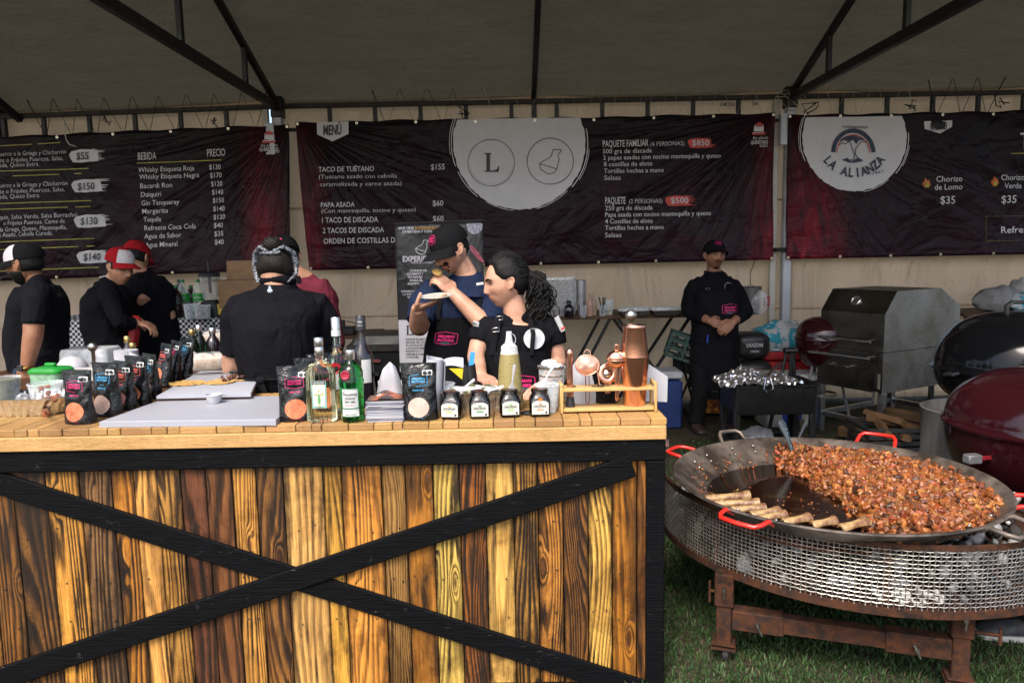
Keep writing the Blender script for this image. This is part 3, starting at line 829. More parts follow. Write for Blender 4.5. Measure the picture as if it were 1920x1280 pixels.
for k in range(26):
 a = R(200 + 140 * k / 25); line(md, fm, 921 + 40 * math.cos(a), 305 - 40 * math.sin(a), 921 + 40 * math.cos(a) + .9, 305 - 40 * math.sin(a), .9, 1)
for pts in ([(908, 287), (921, 287), (921, 289), (918.5, 289.5), (918.5, 319.5), (912, 319.5), (912, 289.5), (908, 289)], [(908, 322), (908, 320.3), (912, 319.5), (926, 319.5), (932, 317), (934.5, 311), (936, 311), (935, 322)]):
 poly(md, fm, pts)
flask(md, fm, 1031, 304, .29, 1.3)
poly(mr, fm, [(1415, 238), (1415, 234), (1422, 230), (1429, 234), (1429, 238)]); poly(mr, fm, [(1409, 250), (1434, 249), (1433, 253), (1410, 254)])
for y in (355, 452):
 for k in range(60): line(mr, fm, 1131 + k * 4, y - k * 4 * .018, 1132 + k * 4, y - k * 4 * .018, .5, 1)
m.build('white_print', PW, tB, True, 0, False); mr.build('red_print', PR, tB, True, 0, False); md.build('dark_print', PD, tB, True, 0, False)
tB, fm, off = menu_banner('dark drinks and prices banner with yellow rules, leftmost of three', (-330, 268), (541, 233), (546, 505), (-330, 540), 5, [(-2.42, .3)])
S = .041; m = MB(); my = MB(); md = MB(); off[0] = .004
for (s_, x1, y, w_) in (('Puerco a la Griega y Chicharrón', 123, 288, 128), ('te o Frijoles Puercos, Salsa,', 117, 300, 117), ('ada, Queso Extra.', 73, 311, 73),
      ('Puerco a la Griega y Chicharrón', 126, 347, 131), ('te o Frijoles Puercos, Salsa,', 121, 358.5, 121), ('ada, Queso Extra.', 76, 370, 76),
      ('quín, Salsa Verde, Salsa Borracha)', 144, 406, 144), ('o Frijoles Puercos, Carne de', 122, 418, 114), ('la Griega, Queso, Mantequilla,', 126, 429.5, 124), ('e Asado, Cebolla Curada.', 101, 440.5, 101)):
 txt(m, s_, fm, x1 - w_, -(y + S * w_), 8.6, w_, bold=-.004, slope=S)
for (x0, y0, x1, y1, s_) in ((129, 281, 203, 306, 1), (133, 337, 208, 362, 2), (138, 403, 214, 428, 3), (144, 470, 215, 495, 4)): swash(m, fm, x0, y0, x1, y1, s_, .04)
off[0] = .014
for (s_, x, y, w_) in (('$55', 144, 299.5, 24), ('$150', 146, 356.5, 32), ('$130', 151, 421.5, 31), ('$140', 157, 488.5, 30)): tx(md, fm, s_, x, y, 14, w_, S, .012)
off[0] = .004
tx(m, fm, 'BEBIDA', 260.6, 300.5, 14.5, 33.5, S, .004); tx(m, fm, 'PRECIO', 389, 294, 14.5, 34, S, .004)
for i, (s_, x, w_, y, p_, yp) in enumerate((('Whisky Etiqueta Roja', 261, 103, 323.5, '$130', 318), ('Whisky Etiqueta Negra', 262.5, 110, 336.5, '$170', 333.3), ('Bacardi Ron', 263.6, 59, 353.5, '$120', 349), ('Daiquiri', 265, 37, 369.5, '$140', 364.7), ('Gin Tanqueray', 266, 69, 385.3, '$150', 380),
          ('Margarita', 267, 48, 400.7, '$140', 395.8), ('Tequila', 269, 34, 416.3, '$120', 411.3), ('Refresco Coca Cola', 270.7, 96, 432, '$40', 427), ('Agua de Sabor', 271, 70, 447.5, '$35', 442.7), ('Agua Mineral', 272.6, 61, 463.8, '$40', 458.3))):
 tx(m, fm, s_, x, y, 9.6, w_, S, .004); tx(m, fm, p_, 392 + i * 1.2, yp, 9.6, 21.5 if len(p_) > 3 else 17, S, .004)
rn = random.Random(2)
for (x0, y0, x1, y1, g_) in ((-60, 277.5, 112, 267, .2), (-60, 323, 167, 316, 0), (-60, 333.5, 167, 324.5, .25), (-60, 384, 171, 376, 0), (-60, 395, 169, 387, .2), (-60, 456, 176, 447, 0), (-60, 470.5, 176, 461, .25), (-60, 510.5, 184, 501, 0), (258.7, 306.5, 416, 300, .05)):
 line(my, fm, x0, y0, x1, y1, 1.5, 16, g_, rn)
festival(m, None, None, fm, 505, 259, S); off[0] = .014
tx(m, fm, '6ta edición', 490, 276, 6, 30, S, 0); tx(m, fm, 'QUERÉTARO', 487, 284, 6.5, 35, S, .02); tx(m, fm, '2023', 510, 287, 4.5, 14, S)
mr = MB(); poly(mr, fm, [(498, 253), (498, 249), (505, 245), (512, 249), (512, 253)]); poly(mr, fm, [(492, 265), (517, 264), (516, 268), (493, 269)])
m.build('white_print', PW, tB, True, 0, False); my.build('yellow_rules', PY, tB, True, 0, False); md.build('dark_print', PD, tB, True, 0, False); mr.build('red_print', PR, tB, True, 0, False)
tB, fm, off = menu_banner('dark sausage menu banner with arched butcher emblem, rightmost of three', (1477, 215), (2250, 200), (2250, 470), (1474, 486), 8, [(2.98, .5)])
S = .02; m = MB(); mr = MB(); md = MB(); mn = MB(); my = MB(); mo = MB(); off[0] = .004
brush_disc(m, fm, 1602, 258, 98, 101, 219, 6, [(-40, 5, 1.035, 1.5), (-30, -8, 1.06, 1.0), (150, 205, 1.04, 1.4), (160, 195, 1.07, .9), (-80, -50, 1.02, 1.1)])
poly(m, fm, [(1732, 228), (1785, 226), (1784, 238), (1761, 251), (1733, 242)])
for (s_, x, y, c_, w_) in (('Chorizo', 1753, 341.5, 11, 47), ('de Lomo', 1750, 356.5, 11, 51), ('$35', 1761, 382.5, 15, 28), ('Chorizo', 1877, 338, 11, 47), ('Verde', 1884, 353.5, 11, 34), ('$35', 1880, 380.5, 15, 29), ('Refresco', 1879, 437, 13, 68), ('TACOS', 1913, 280, 33, 90)):
 tx(m, fm, s_, x, y, c_, w_, S, .004)
line(my, fm, 1896, 288, 2010, 286, 1.4)
for k in range(34):
 x = 1850 + k * 4; line(my, fm, x, 406 - (x - 1850) * S, x + 1, 406 - (x - 1850) * S, 1, 1); line(my, fm, x, 452 - (x - 1850) * S, x + 1, 452 - (x - 1850) * S, 1, 1)
for k in range(11): line(my, fm, 1849.5, 407 + k * 4.2, 1850.5, 407 + k * 4.2, 1, 1)
for (cx, cy) in ((1735, 343), (1865, 340)):
 poly(mo, fm, [(cx - 4, cy + 9), (cx - 7.5, cy + 3), (cx - 6, cy - 3), (cx - 4, cy - 1), (cx - 2, cy - 10), (cx + 2, cy - 4), (cx + 4, cy - 6), (cx + 7.5, cy + 3), (cx + 4, cy + 9)])
off[0] = .014
for (cx, cy) in ((1735, 343), (1865, 340)): poly(my, fm, [(cx - 2.5, cy + 9), (cx - 4, cy + 4), (cx, cy - 2), (cx + 4, cy + 4), (cx + 2.5, cy + 9)])
tx(md, fm, 'MENÚ', 1744, 244.5, 13, 29, .05, .03)
ring(mn, fm, 1600, 287, 38, 8, 2, 178, 30, 42); ring(mr, fm, 1600, 288, 31, 2, 2, 178, 30, 35)
poly(mn, fm, [(1577, 261), (1585, 256), (1600, 254), (1616, 258), (1622, 264), (1612, 262), (1606, 270), (1601, 262), (1590, 266), (1583, 262), (1574, 268)])
stroke(mn, fm, [(1573, 272), (1580, 268), (1586, 270), (1594, 264), (1598, 276), (1602, 290), (1601, 298), (1592, 301), (1583, 298)], 1.5)
stroke(mn, fm, [(1626, 266), (1616, 266), (1610, 272), (1605, 278), (1604, 290), (1610, 297), (1618, 301)], 1.5)
poly(mn, fm, [(1578, 300), (1588, 296), (1596, 302), (1608, 296), (1618, 302), (1606, 305), (1592, 305)])
def arch(s_, cx, cy, r, a0, a1, cap, mb, kx):
 k = cap / CAPH
 for i, ch in enumerate(s_):
  if ch == ' ': continue
  a = R(a0 + (a1 - a0) * i / (len(s_) - 1)); ux, uy = -math.sin(a), math.cos(a)
  vs, fs = glyphs(ch, .03); xm = (min(p[0] for p in vs) + max(p[0] for p in vs)) / 2
  out = []
  for (x, y) in vs:
   X_, Y_ = (x - xm) * k * kx, y * k
   rr_ = r - Y_
   px = cx + rr_ * math.cos(a) + X_ * math.sin(a); py = cy + rr_ * math.sin(a) - X_ * math.cos(a)
   out.append(fm(px, -py))
  mb.add(out, fs)
arch('LA ALIANZA', 1601, 262, 70, 142, 38, 17, mn, .8)
tx(mn, fm, 'CARNICERÍA', 1579, 240, 4.5, 50, -.02); tx(mn, fm, '1961', 1636, 328, 5, 19, .25)
for (b_, mt, nm) in ((m, PW, 'white_print'), (mr, PR, 'red_print'), (md, PD, 'dark_print'), (mn, PN, 'navy_emblem'), (my, PY, 'yellow_print'), (mo, pm('banner_orange_ink', (.6, .13, .02), .5), 'flame_print')):
 b_.build(nm, mt, tB, True, 0, False)
YP = 4.95
t = thing('stand_banner', 'narrow black poster with white lower half standing behind the eating man', 'poster', P(822, 560, YP))
def fp(u, v_):
 a, b, c_, d = P(740, 421, YP), P(905, 414, YP), P(915, 905, YP), P(756, 912, YP)
 p = d.lerp(c_, u).lerp(a.lerp(b, u), v_)
 p.y += .012 * math.sin(u * 7 + v_ * 3) * (1 - v_ * .3) + .01 * math.sin((u - .1) * 9 + v_ * 14) * max(0, v_ - .5)
 return p
pp = NT('poster_print'); c_ = pp.n('ShaderNodeTexCoord').outputs['Object']
pp.set(col=pp.ramp(pp.noise(c_, 3, 3), [(.3, (.012, .012, .013)), (.7, (.03, .03, .032))]), rough=.35); pp.bump(pp.noise(pp.obj((2, 1, 1)), 4, 3, .5, 1), .4, .05)
m = MB(); m.sheet(fp, 24, 60, .002, (0, 1, 0)); m.build('vinyl_sheet', pp.m, t, True, 180)
def fm(u, v_):
 y = -v_; p = P(u, y, YP); uu = (u - (740 + (y - 420) * .032)) / 165; vv = 1 - (y - 418) / 490
 p.y = fp(min(1, max(0, uu)), min(1, max(0, vv))).y - .004; return p
m = MB(); mo = MB(); md = MB(); S = .02
tx(m, fm, 'VIVE UNA', 747, 430.5, 5, 30, S, .02); tx(mo, fm, 'EXPERIENCIA', 779, 430, 5, 46, S, .02); tx(m, fm, 'DIFERENTE,', 828, 429, 5, 38, S, .02)
tx(m, fm, 'DIVERTIDA Y CON', 755, 437, 5, 55, S, .02); tx(m, fm, 'EXPERIENCIA', 755.5, 490.5, 10.5, 74, S, .02); tx(m, fm, 'HASTA EL TUÉTANO', 772, 494, 2.8, 40, S, .01)
flask(m, fm, 791, 464, .17, 1.1)
for i, (s_, x) in enumerate((('CURSOS DE', 769), ('AHUMADO Y', 763), ('TÉCNICAS', 764), ('PARA EL', 769), ('EQUIPO', 765))): tx(m, fm, s_, x, 509.5 + i * 6, 4.2, len(s_) * 3.5, S, .02)
for i, (s_, x) in enumerate((('DESARROLLA', 752.5), ('LA ESCUELA', 755), ('VIVE', 764))): tx(m, fm, s_, x, 548 + i * 5.5, 3.8, len(s_) * 3.2, S, .01)
poly_rows = 8
for j in range(poly_rows):
 y0 = 600 + 26 * j; y1 = y0 + 26
 L_ = lambda y: 741 + (y - 420) * .032
 for k in range(6):
  xs = [L_(y0) + 161 * k / 6, L_(y0) + 161 * (k + 1) / 6, L_(y1) + 161 * (k + 1) / 6, L_(y1) + 161 * k / 6]
  poly(m, fm, [(xs[0], y0), (xs[1], y0), (xs[2], y1), (xs[3], y1)])
fm0 = fm
fm = lambda u, v_: fm0(u, v_) + V((0, -.002, 0))
for pts in ([(761, 610), (769, 610), (766, 612), (766, 626.5), (772, 626), (775, 622), (776, 628), (761, 628), (763, 626.5), (763, 612)], [(777, 628), (777, 627), (779, 626), (785, 610), (787, 610), (792.5, 626), (795, 628), (788, 628), (789.5, 626.5), (788, 622), (781, 622), (780, 626.5), (782, 628)]): poly(md, fm, pts)
for i, s_ in enumerate(('DESDE NUESTRA', 'BRASA SE COCINAN', 'PLATILLOS DE', 'GASTRONOMÍA CON', 'RESPETO Y TRATO', 'AMABLE PARA', 'CONOCER')): tx(md, fm, s_, 761, 638 + i * 5.6, 4, len(s_) * 3.5, S, .02)
m.build('white_print', PW, t, True, 0, False); mo.build('orange_print', pm('banner_gold_ink', (.5, .25, .04), .5), t, True, 0, False); md.build('dark_print', PD, t, True, 0, False)
m = MB(); pts = [(890 + 15 * math.cos(R(a)), 424 + 15 * math.sin(R(a))) for a in range(-20, 201, 20)]; poly(m, fm, pts); m.build('ice_photo', pm('ice_print', (.3, .3, .36), .5, var=.8, vs=60), t, True, 0, False)
m = MB(); poly(m, fm, [(879, 459), (888, 462), (899, 475), (908, 490), (907, 494), (895, 485), (884, 472)]); m.build('meat_photo', pm('meat_print', (.3, .06, .09), .5, var=.6, vs=50), t, True, 0, False)
m = MB(); a, b = P(738, 420, YP), P(907, 413, YP); m.tube([a + V((0, .02, 0)), b + V((0, .02, 0))], .01, 8); c_ = P(822, 560, YP); m.tube([V((c_.x, YP + .03, a.z)), V((c_.x, YP + .03, .04))], .012, 8); m.box((c_.x, YP + .02, .02), (.6, .16, .04), b=.01)
m.build('stand', M_FRAME, t, True)
# ================================================================ THINGS ON THE COUNTER
ZC = ZT
M_CLEAR = thin_plastic('clear_plastic', op=.16)
M_CLEARM = thin_plastic('milky_plastic', (.85, .88, .9), .45, .3)
M_FILM = thin_plastic('crinkled_film', (.9, .9, .92), .35, .1)
M_WPAPER = pm('white_paper', (.44, .44, .48), .8, var=.04)
M_WPLAST = pm('white_plastic', (.46, .46, .49), .35, var=.03)
M_STEEL = steel('polished_steel', (.72, .71, .7), .16, dirt=.15)
M_ALU = foil('aluminium_tray', (.78, .76, .72), .3, .25, 60)
M_FOIL = foil('crumpled_foil', (.9, .9, .92), .3, 1.0, 22)
M_COPPER = steel('copper', (.86, .44, .30), .14, dirt=.12)
M_BAMBOO = wood_plain('bamboo', (.62, .40, .16), (.52, .31, .11), (.42, .25, .09), (1.2, 20, 20), rough=.4, bs=.08)
PK = pm('pink_ink', (.55, .02, .14), .5); PB = pm('blue_ink', (.05, .3, .55), .5); PRD = pm('coral_ink', (.6, .1, .07), .5); PTE = pm('teal_ink', (.03, .32, .3), .5)
PWH = pm('label_white', (.5, .51, .5), .55, var=.05); PBK = pm('label_black', (.012, .012, .012), .5)
M_POUCH = NT('black_pouch'); _v = M_POUCH.obj(); M_POUCH.set(col=(.006, .0065, .008), rough=.2, spec=.5)
M_POUCH.bump(M_POUCH.noise(M_POUCH.obj((1, 1, .6)), 20, 4, .6, .8), .9, .014); M_POUCH = M_POUCH.m
POW = {'orange': pm('powder_orange', (.52, .16, .075), .9, var=.35, vs=60), 'cream': pm('powder_cream', (.5, .34, .28), .9, var=.4, vs=260), 'rose': pm('powder_rose', (.45, .17, .15), .9, var=.3, vs=60)}
def hexbadge(m, fm, cx, cy, w_, h, th):
 pts = [(-.5, .36), (0, .5), (.5, .36), (.5, -.36), (0, -.5), (-.5, -.36)]
 pts = [(cx + a * w_, cy + b * h) for a, b in pts]
 for a, b in zip(pts, pts[1:] + pts[:1]):
  dx, dy = b[0] - a[0], b[1] - a[1]; L = math.hypot(dx, dy); nx, ny = -dy / L * th / 2, dx / L * th / 2
  q = [(a[0] - nx, a[1] - ny), (b[0] - nx, b[1] - ny), (b[0] + nx, b[1] + ny), (a[0] + nx, a[1] + ny)]
  m.add([fm(*p) for p in q], [(0, 1, 2, 3)])
def pouch(label, loc, rz, ink, powder, name='SELECT RUB', w_=.118, h=.195, lean=0.0, zipper=True, k=1.0, group='seasoning pouches on the counter'):
 t = thing('seasoning_pouch', label, 'pouch', loc, rz, group)
 t.rotation_euler = (lean, 0, rz); t.scale = (k, k, k)
 sd_ = abs(hash(label)) % 97 * 0 + len(label) * 1.37 + loc[0] * 9
 def shp(a, v_):
  W = w_ / 2 * (1.0 - .07 * math.sin(v_ * 3.1)) * (1 if v_ < .93 else 1)
  D = .036 * (1 - v_) ** .75 * (1.0 if v_ > .04 else .88) + .0016
  x = W * math.copysign(abs(math.cos(a)) ** .8, math.cos(a)); y = D * math.copysign(abs(math.sin(a)) ** 1.0, math.sin(a))
  y += .006 * mnoise.noise((x * 30 + sd_, v_ * 6, sd_)) * min(1, v_ * 4) + .008 * max(0, v_ - .75) * math.sin(sd_)
  return V((x, y, h * v_))
 def front(x, z, o=.0012):
  v_ = min(1, max(0, z / h)); W = w_ / 2 * (1.0 - .07 * math.sin(v_ * 3.1)); c_ = min(1, max(-1, x / W)); c_ = math.copysign(abs(c_) ** 1.25, c_)
  a = -math.acos(c_); p = shp(a, v_); p.x = x; p.y -= o; return p
 m = MB(); m.loft([[shp(2 * math.pi * i / 40, j / 22) for i in range(40)] for j in range(23)])
 m.build('bag', M_POUCH, t, False, 70)
 m = MB(); m.sheet(lambda u, v_: shp(math.pi, .885 + .115 * v_) * (1 - u) + shp(0, .885 + .115 * v_) * u + V((0, -.003, 0)), 14, 4, .006, (0, 1, 0)); m.build('seal_strip', pm('pouch_seal', (.018, .022, .022), .45, var=.3), t, False, 40)
 m = MB(); r = .036
 cz = h * .235
 ring_ = [[front(r * 1.02 * q * math.cos(a), cz + r * .95 * q * math.sin(a), .0014) for a in [2 * math.pi * i / 28 for i in range(28)]] for q in (.02, .3, .6, 1.0)]
 m.loft(ring_, False); m.build('powder_window', POW[powder], t, False, 180)
 m = MB(); hexbadge(m, front, 0, h * .70, .062, .042, .0016)
 txt(m, 'GRILLMAN', front, 0, h * .715, .0075, .046, al='C', bold=.03); txt(m, 'BROTHERS', front, 0, h * .665, .0075, .046, al='C', bold=.03)
 txt(m, name, front, 0, h * .52, .0058, .038, al='C', bold=.03); txt(m, 'CONT. NET. 250 g', front, 0, h * .035, .004, .04, al='C', bold=.0)
 m.build('brand_print', ink, t, False, 0, False)
 m = MB()
 m.add([front(a, h * .833 + b, .002) for a, b in ((.014, -.0075), (.016, -.0095), (.047, -.0095), (.049, -.0075), (.049, .0075), (.047, .0095), (.016, .0095), (.014, .0075))], [tuple(range(8))])
 for (a, b) in ():
  m.add([front(a + .0098 * math.cos(q) , b + .0098 * math.sin(q), .002) for q in [R(x) for x in range(0, 360, 45)]], [tuple(range(8))])
 m.build('warning_seals', PWH, t, False, 0, False)
 m = MB()
 for (a, b) in ((.0232, h * .833), (.0398, h * .833)):
  m.add([front(a + .0064 * math.cos(q), b + .0064 * math.sin(q), .0045) for q in [R(x) for x in range(0, 360, 45)]], [tuple(range(8))])
 m.build('seal_centres', PBK, t, False, 0, False)
 return t
def onC(px, py, dz=0.0):
 """point on the counter top seen at that pixel"""
 p = G(px, py, ZC + dz); return V((p.x, p.y, ZC + dz))
pouch('black pouch with pink print and coral window, beside the foil tray', onC(152, 792), R(-10), PK, 'orange', k=1.0)
pouch('black pouch with blue print and cream window, second in the slanting row', onC(204, 778), R(-16), PB, 'cream', 'PRIME RUB', k=1.04)
pouch('black pouch with rose window, third in the slanting row', onC(238, 766), R(-30), PRD, 'rose', k=.98)
pouch('black pouch with coral print and coral window, fourth in the slanting row', onC(262, 757), R(-22), PRD, 'orange', k=1.02)
pouch('black pouch with dull cream window, last in the slanting row', onC(287, 745), R(-40), PB, 'cream', k=.97)
pouch('black pouch with orange window at the front of the leaning trio by the tortillas', onC(306, 722), R(-42), PRD, 'orange', lean=-.16, k=1.0)
pouch('black pouch with rose window in the middle of the leaning trio by the tortillas', onC(324, 714), R(-46), PK, 'rose', lean=-.18, k=1.0)
pouch('black pouch with blue print at the back of the leaning trio by the tortillas', onC(343, 708), R(-34), PB, 'cream', 'PRIME RUB', lean=-.2, k=1.02)
pouch('black pouch with pink print standing left of the ribbed tequila bottle', onC(556, 787), R(14), PK, 'orange', k=1.02)
pouch('black pouch with blue print and cream window right of the leaflet pile', onC(788, 785), R(-2), PB, 'cream', 'PRIME RUB', w_=.13, h=.2, k=1.02)
for px, py, k, rz, lb in ((585, 762, 1.0, 20, 'black pouch half hidden behind the ribbed tequila bottle'), (606, 748, .98, 35, 'black pouch furthest back behind the tall rum bottle')):
 pouch(lb, onC(px, py), R(rz), PK, 'orange', k=k)
M_BOARD = NT('white_cutting_board'); b_ = M_BOARD; kn = b_.noise(b_.obj((1, 30, 1)), 20, 3); kn2 = b_.noise(b_.obj((20, 1.2, 1), (0, 0, 0)), 9, 2)
b_.set(col=b_.mix(b_.ramp(b_.noise(b_.obj(), 6, 5, .7), [(.5, 0), (.85, .45)]), (.33, .34, .385), (.25, .24, .24)), rough=.42); b_.bump(b_.math('ADD', kn, kn2), .08, .002); M_BOARD = b_.m
def board(label, pts, z, th):
 """pts: the four top corners"""
 m = MB(); c = sum((V(p) for p in pts), V()) / 4
 vs = [V(p) - c for p in pts]; b = [v_ - V((0, 0, th)) for v_ in vs]
 i = [v_ * .985 for v_ in vs]
 m.add([v_ - V((0, 0, .002)) for v_ in vs] + b + i, [(8, 9, 10, 11), (7, 6, 5, 4)] + [(k, (k + 1) % 4, 8 + (k + 1) % 4, 8 + k) for k in range(4)] + [(4 + k, 4 + (k + 1) % 4, (k + 1) % 4, k) for k in range(4)])
 o = m.build('cutting_board', M_BOARD, None, False, 30); o.location = c; return tag(o, label, 'cutting board')
zb = ZC + .022
board('white cutting board at the front edge of the counter', [G(186, 790, zb), G(517, 786, zb), G(566, 741, zb), G(312, 745, zb)], zb, .0215)
zb2 = ZC + .045
m = MB(); m.col = (1, 1, 1)
q = [G(296, 741, zb2), G(468, 737, zb2), G(490, 693, zb2), G(377, 696, zb2)]
m.add([V((p_.x, p_.y, ZT + .001)) for p_ in q] + [V((p_.x, p_.y, zb2 - .013)) for p_ in q], [(0, 1, 2, 3), (7, 6, 5, 4), (0, 4, 5, 1), (1, 5, 6, 2), (2, 6, 7, 3), (3, 7, 4, 0)])
tag(m.build('wooden_block', M_DKWD), 'dark wooden block under the rear cutting board', 'wooden block')
board('stained white cutting board with tortillas behind the front board', [G(293, 742, zb2), G(470, 738, zb2), G(492, 692, zb2), G(375, 695, zb2)], zb2, .012)
M_TORT = NT('toasted_tortilla'); b_ = M_TORT; v = b_.obj()
b_.set(col=b_.mix(b_.ramp(b_.noise(v, 45, 4, .6), [(.5, 0), (.7, .8)]), (.50, .30, .09), (.22, .10, .03)), rough=.75); b_.bump(b_.noise(v, 60, 4), .5, .004); M_TORT = b_.m
def tortilla(label, p, r, ex, sd_):
 m = MB(); N_ = 30
 rings = []
 for q in (0.02, .4, .75, 1.0):
  rings.append([V((r * q * ex * math.cos(a), r * q * math.sin(a), .004 + .012 * q * q * max(0, mnoise.noise((math.cos(a) * 1.5, math.sin(a) * 1.5, sd_))) + .006 * mnoise.noise((q * 3 * math.cos(a), q * 3 * math.sin(a), sd_ + 3)) * q)) for a in [2 * math.pi * i / N_ for i in range(N_)]])
 top = rings; bot = [[p_ - V((0, 0, .0035)) for p_ in r_] for r_ in reversed(rings)]
 m.loft(top + bot); o = m.build('tortilla', M_TORT, None, False, 60); o.location = p; return tag(o, label, 'tortilla', 'tortillas on the board')
tortilla('flat toasted tortilla nearest the leaning pouches', G(352, 719, zb2 + .002), .06, 1.3, 1.0)
tortilla('crumpled toasted tortilla in the middle of the rear board', G(412, 717, zb2 + .002), .055, 1.15, 5.0)
tortilla('tortilla covered with chopped meat beside the cook in black polo', G(448, 711, zb2 + .002), .055, 1.2, 9.0)
def chunks(m, N_, fn, r0, r1, cols, rnd, squash=.7):
 for i in range(N_):
  c = fn(); r = rnd.uniform(r0, r1)
  kv_ = rnd.uniform(.7, 1.2); m.col = tuple(x * kv_ * rnd.uniform(.97, 1.03) for x in rnd.choice(cols))
  rot = rotm(rnd.uniform(0, 6), rnd.uniform(0, 6), rnd.uniform(0, 6))
  k = len(m.v); m.ell(c, (r * rnd.uniform(.7, 1.25), r * rnd.uniform(.6, 1.0), r * squash), rot, 7, 5)
  for j in range(k, len(m.v)):
   p = V(m.v[j]); d = p - c
   p = c + d * (1 + .35 * mnoise.noise(p * (1.1 / r) + V((i * 3.1, 0, 0)))); m.v[j] = tuple(p)
M_MEAT = NT('cooked_meat'); b_ = M_MEAT; v = b_.obj()
b_.set(col=b_.mix(b_.ramp(b_.noise(v, 160, 4, .65), [(.42, 0), (.66, .85)]), b_.attr('Col'), b_.mix(1.0, b_.attr('Col'), (.28, .17, .12), 'MULTIPLY')), rough=b_.ramp(b_.noise(v, 90, 2), [(.35, .22), (.65, .6)]), spec=.6); b_.bump(b_.noise(v, 220, 3, .6), .5, .004); M_MEAT = b_.m
m = MB(); rr = random.Random(9)
c0, c1 = G(425, 712, zb2 + .006), G(470, 704, zb2 + .006)
chunks(m, 60, lambda: c0.lerp(c1, rr.random()) + V((rr.uniform(-.02, .02), rr.uniform(-.07, .08), rr.uniform(0, .015))), .005, .011, [(.16, .06, .035), (.22, .1, .06), (.1, .04, .025)], rr)
o = m.build('chopped_meat', M_MEAT); o['kind'] = 'stuff'; o['label'] = 'chopped cooked meat scattered on the rear cutting board'
kn_ = thing('knife', 'thin kitchen knife lying on the rear cutting board', 'knife', G(410, 701, zb2 + .002), R(12))
m = MB(); m.prism([(-.15, 0), (.05, 0), (.05, .022), (-.12, .012)], -.0008, .0008, frame((0, 0, .002), R(-80), 0, 0)); m.build('blade', M_STEEL, kn_, False, 30)
m = MB(); m.box((.1, .008, .006), (.11, .02, .012), b=.004); m.build('handle', BLACK(), kn_, False, 30)
m = MB(); m.lathe([(.021, 0), (.0235, .004), (.032, .031), (.034, .031), (.034, .035), (.031, .035), (.022, .004), (.0, .004)], 28, None, True)
o = m.build('sauce_cup', M_WPLAST, None, False, 50); o.location = G(402, 755, zb + .001); tag(o, 'small white sauce cup alone on the front cutting board', 'cup')
def rrect(w_, d, r, n_=6):
 pts = []
 for (sx, sy, a0) in ((1, 1, 0), (-1, 1, 90), (-1, -1, 180), (1, -1, 270)):
  for k in range(n_ + 1):
   a = R(a0 + 90 * k / n_); pts.append((sx * (w_ / 2 - r) + r * math.cos(a), sy * (d / 2 - r) + r * math.sin(a)))
 return pts
def tray_mesh(w_, d, h, r=.04, flute=.0025, taper=.86):
 m = MB(); n_ = 28
 def rg(k, z, fl=0):
  p0_ = rrect(w_ * k, d * k, r * k, 6); p0_.append(p0_[0]); L_ = [0]
  for a, b in zip(p0_, p0_[1:]): L_.append(L_[-1] + math.hypot(b[0] - a[0], b[1] - a[1]))
  tt = np.linspace(0, L_[-1], 150, endpoint=False); pts = list(zip(np.interp(tt, L_, [q[0] for q in p0_]), np.interp(tt, L_, [q[1] for q in p0_]))); return [V((x * (1 + fl * math.sin(i * 1.7)), y * (1 + fl * 2 * math.sin(i * 1.7)), z)) for i, (x, y) in enumerate(pts)]
 f = flute / (w_ / 2)
 rings = [rg(taper * .98, 0), rg(taper, .004, f), rg(.5 + taper / 2, h * .6, f), rg(.985, h - .006, f), rg(1.0, h - .004), rg(1.035, h - .003), rg(1.04, h), rg(1.0, h + .0015), rg(.98, h - .004, f), rg(taper * .98, .006, f), rg(.02, .005)]
 m.loft(rings); return m
pt = onC(10, 780)
t = thing('foil_tray', 'large aluminium tray at the left end of the counter', 'tray', (pt.x + .0, pt.y + .075, ZC), R(2))
tray_mesh(.47, .21, .068, .085, .004).build('pan', M_ALU, t, False, 60)
def plastic_cup(name, label, loc, h, r0, r1, mat, fill=None, fh=.6, fmat=None, cat='cup', group=None):
 t = thing(name, label, cat, loc, 0, group)
 m = MB(); m.lathe([(r0 * .97, 0), (r0, .003), (r1, h - .006), (r1 + .003, h - .005), (r1 + .0035, h), (r1 + .001, h + .001), (r1 - .0012, h - .004), (r0 - .0012, .004), (.001, .003)], 28); m.build('cup_wall', mat, t, False, 50)
 if fmat:
  rr_ = r0 + (r1 - r0) * fh
  m = MB(); m.lathe([(r0 - .003, .005), (rr_ - .002, h * fh), (.001, h * fh + .003)], 24); m.build('contents', fmat, t, False, 60)
 return t
M_GSAL = pm('green_salsa', (.12, .11, .018), .35, var=.7, vs=90, bs=.4, bscale=90); M_RSAL = pm('red_salsa', (.36, .09, .012), .35, var=.5, vs=60, bs=.4, bscale=90)
plastic_cup('salsa_cup', 'clear cup full of green salsa at the left edge', onC(2, 768, .006) + V((0, .03, 0)), .125, .046, .058, M_CLEAR, fh=.93, fmat=M_GSAL)
tc_ = plastic_cup('salsa_cup', 'clear cup smeared with red salsa holding a wooden spoon', onC(84, 772, .006) + V((0, .02, 0)), .112, .046, .06, M_CLEAR, fh=.1, fmat=M_RSAL)
m = MB(); rr = random.Random(4)
for k in range(46):
 a = rr.uniform(0, 6.28); z = rr.choice((rr.uniform(.01, .05), rr.uniform(.03, .1))); r_ = .046 + .014 * z / .112 - .003
 m.ell((r_ * math.cos(a), r_ * math.sin(a), z), (.004 + rr.random() * .009, .002, .004 + rr.random() * .009), rotm(0, 0, a + math.pi / 2), 8, 5)
m.build('salsa_smears', M_RSAL, tc_, False, 60)
M_SPOONW = pm('reddish_wood', (.22, .07, .03), .6, var=.3, vs=30)
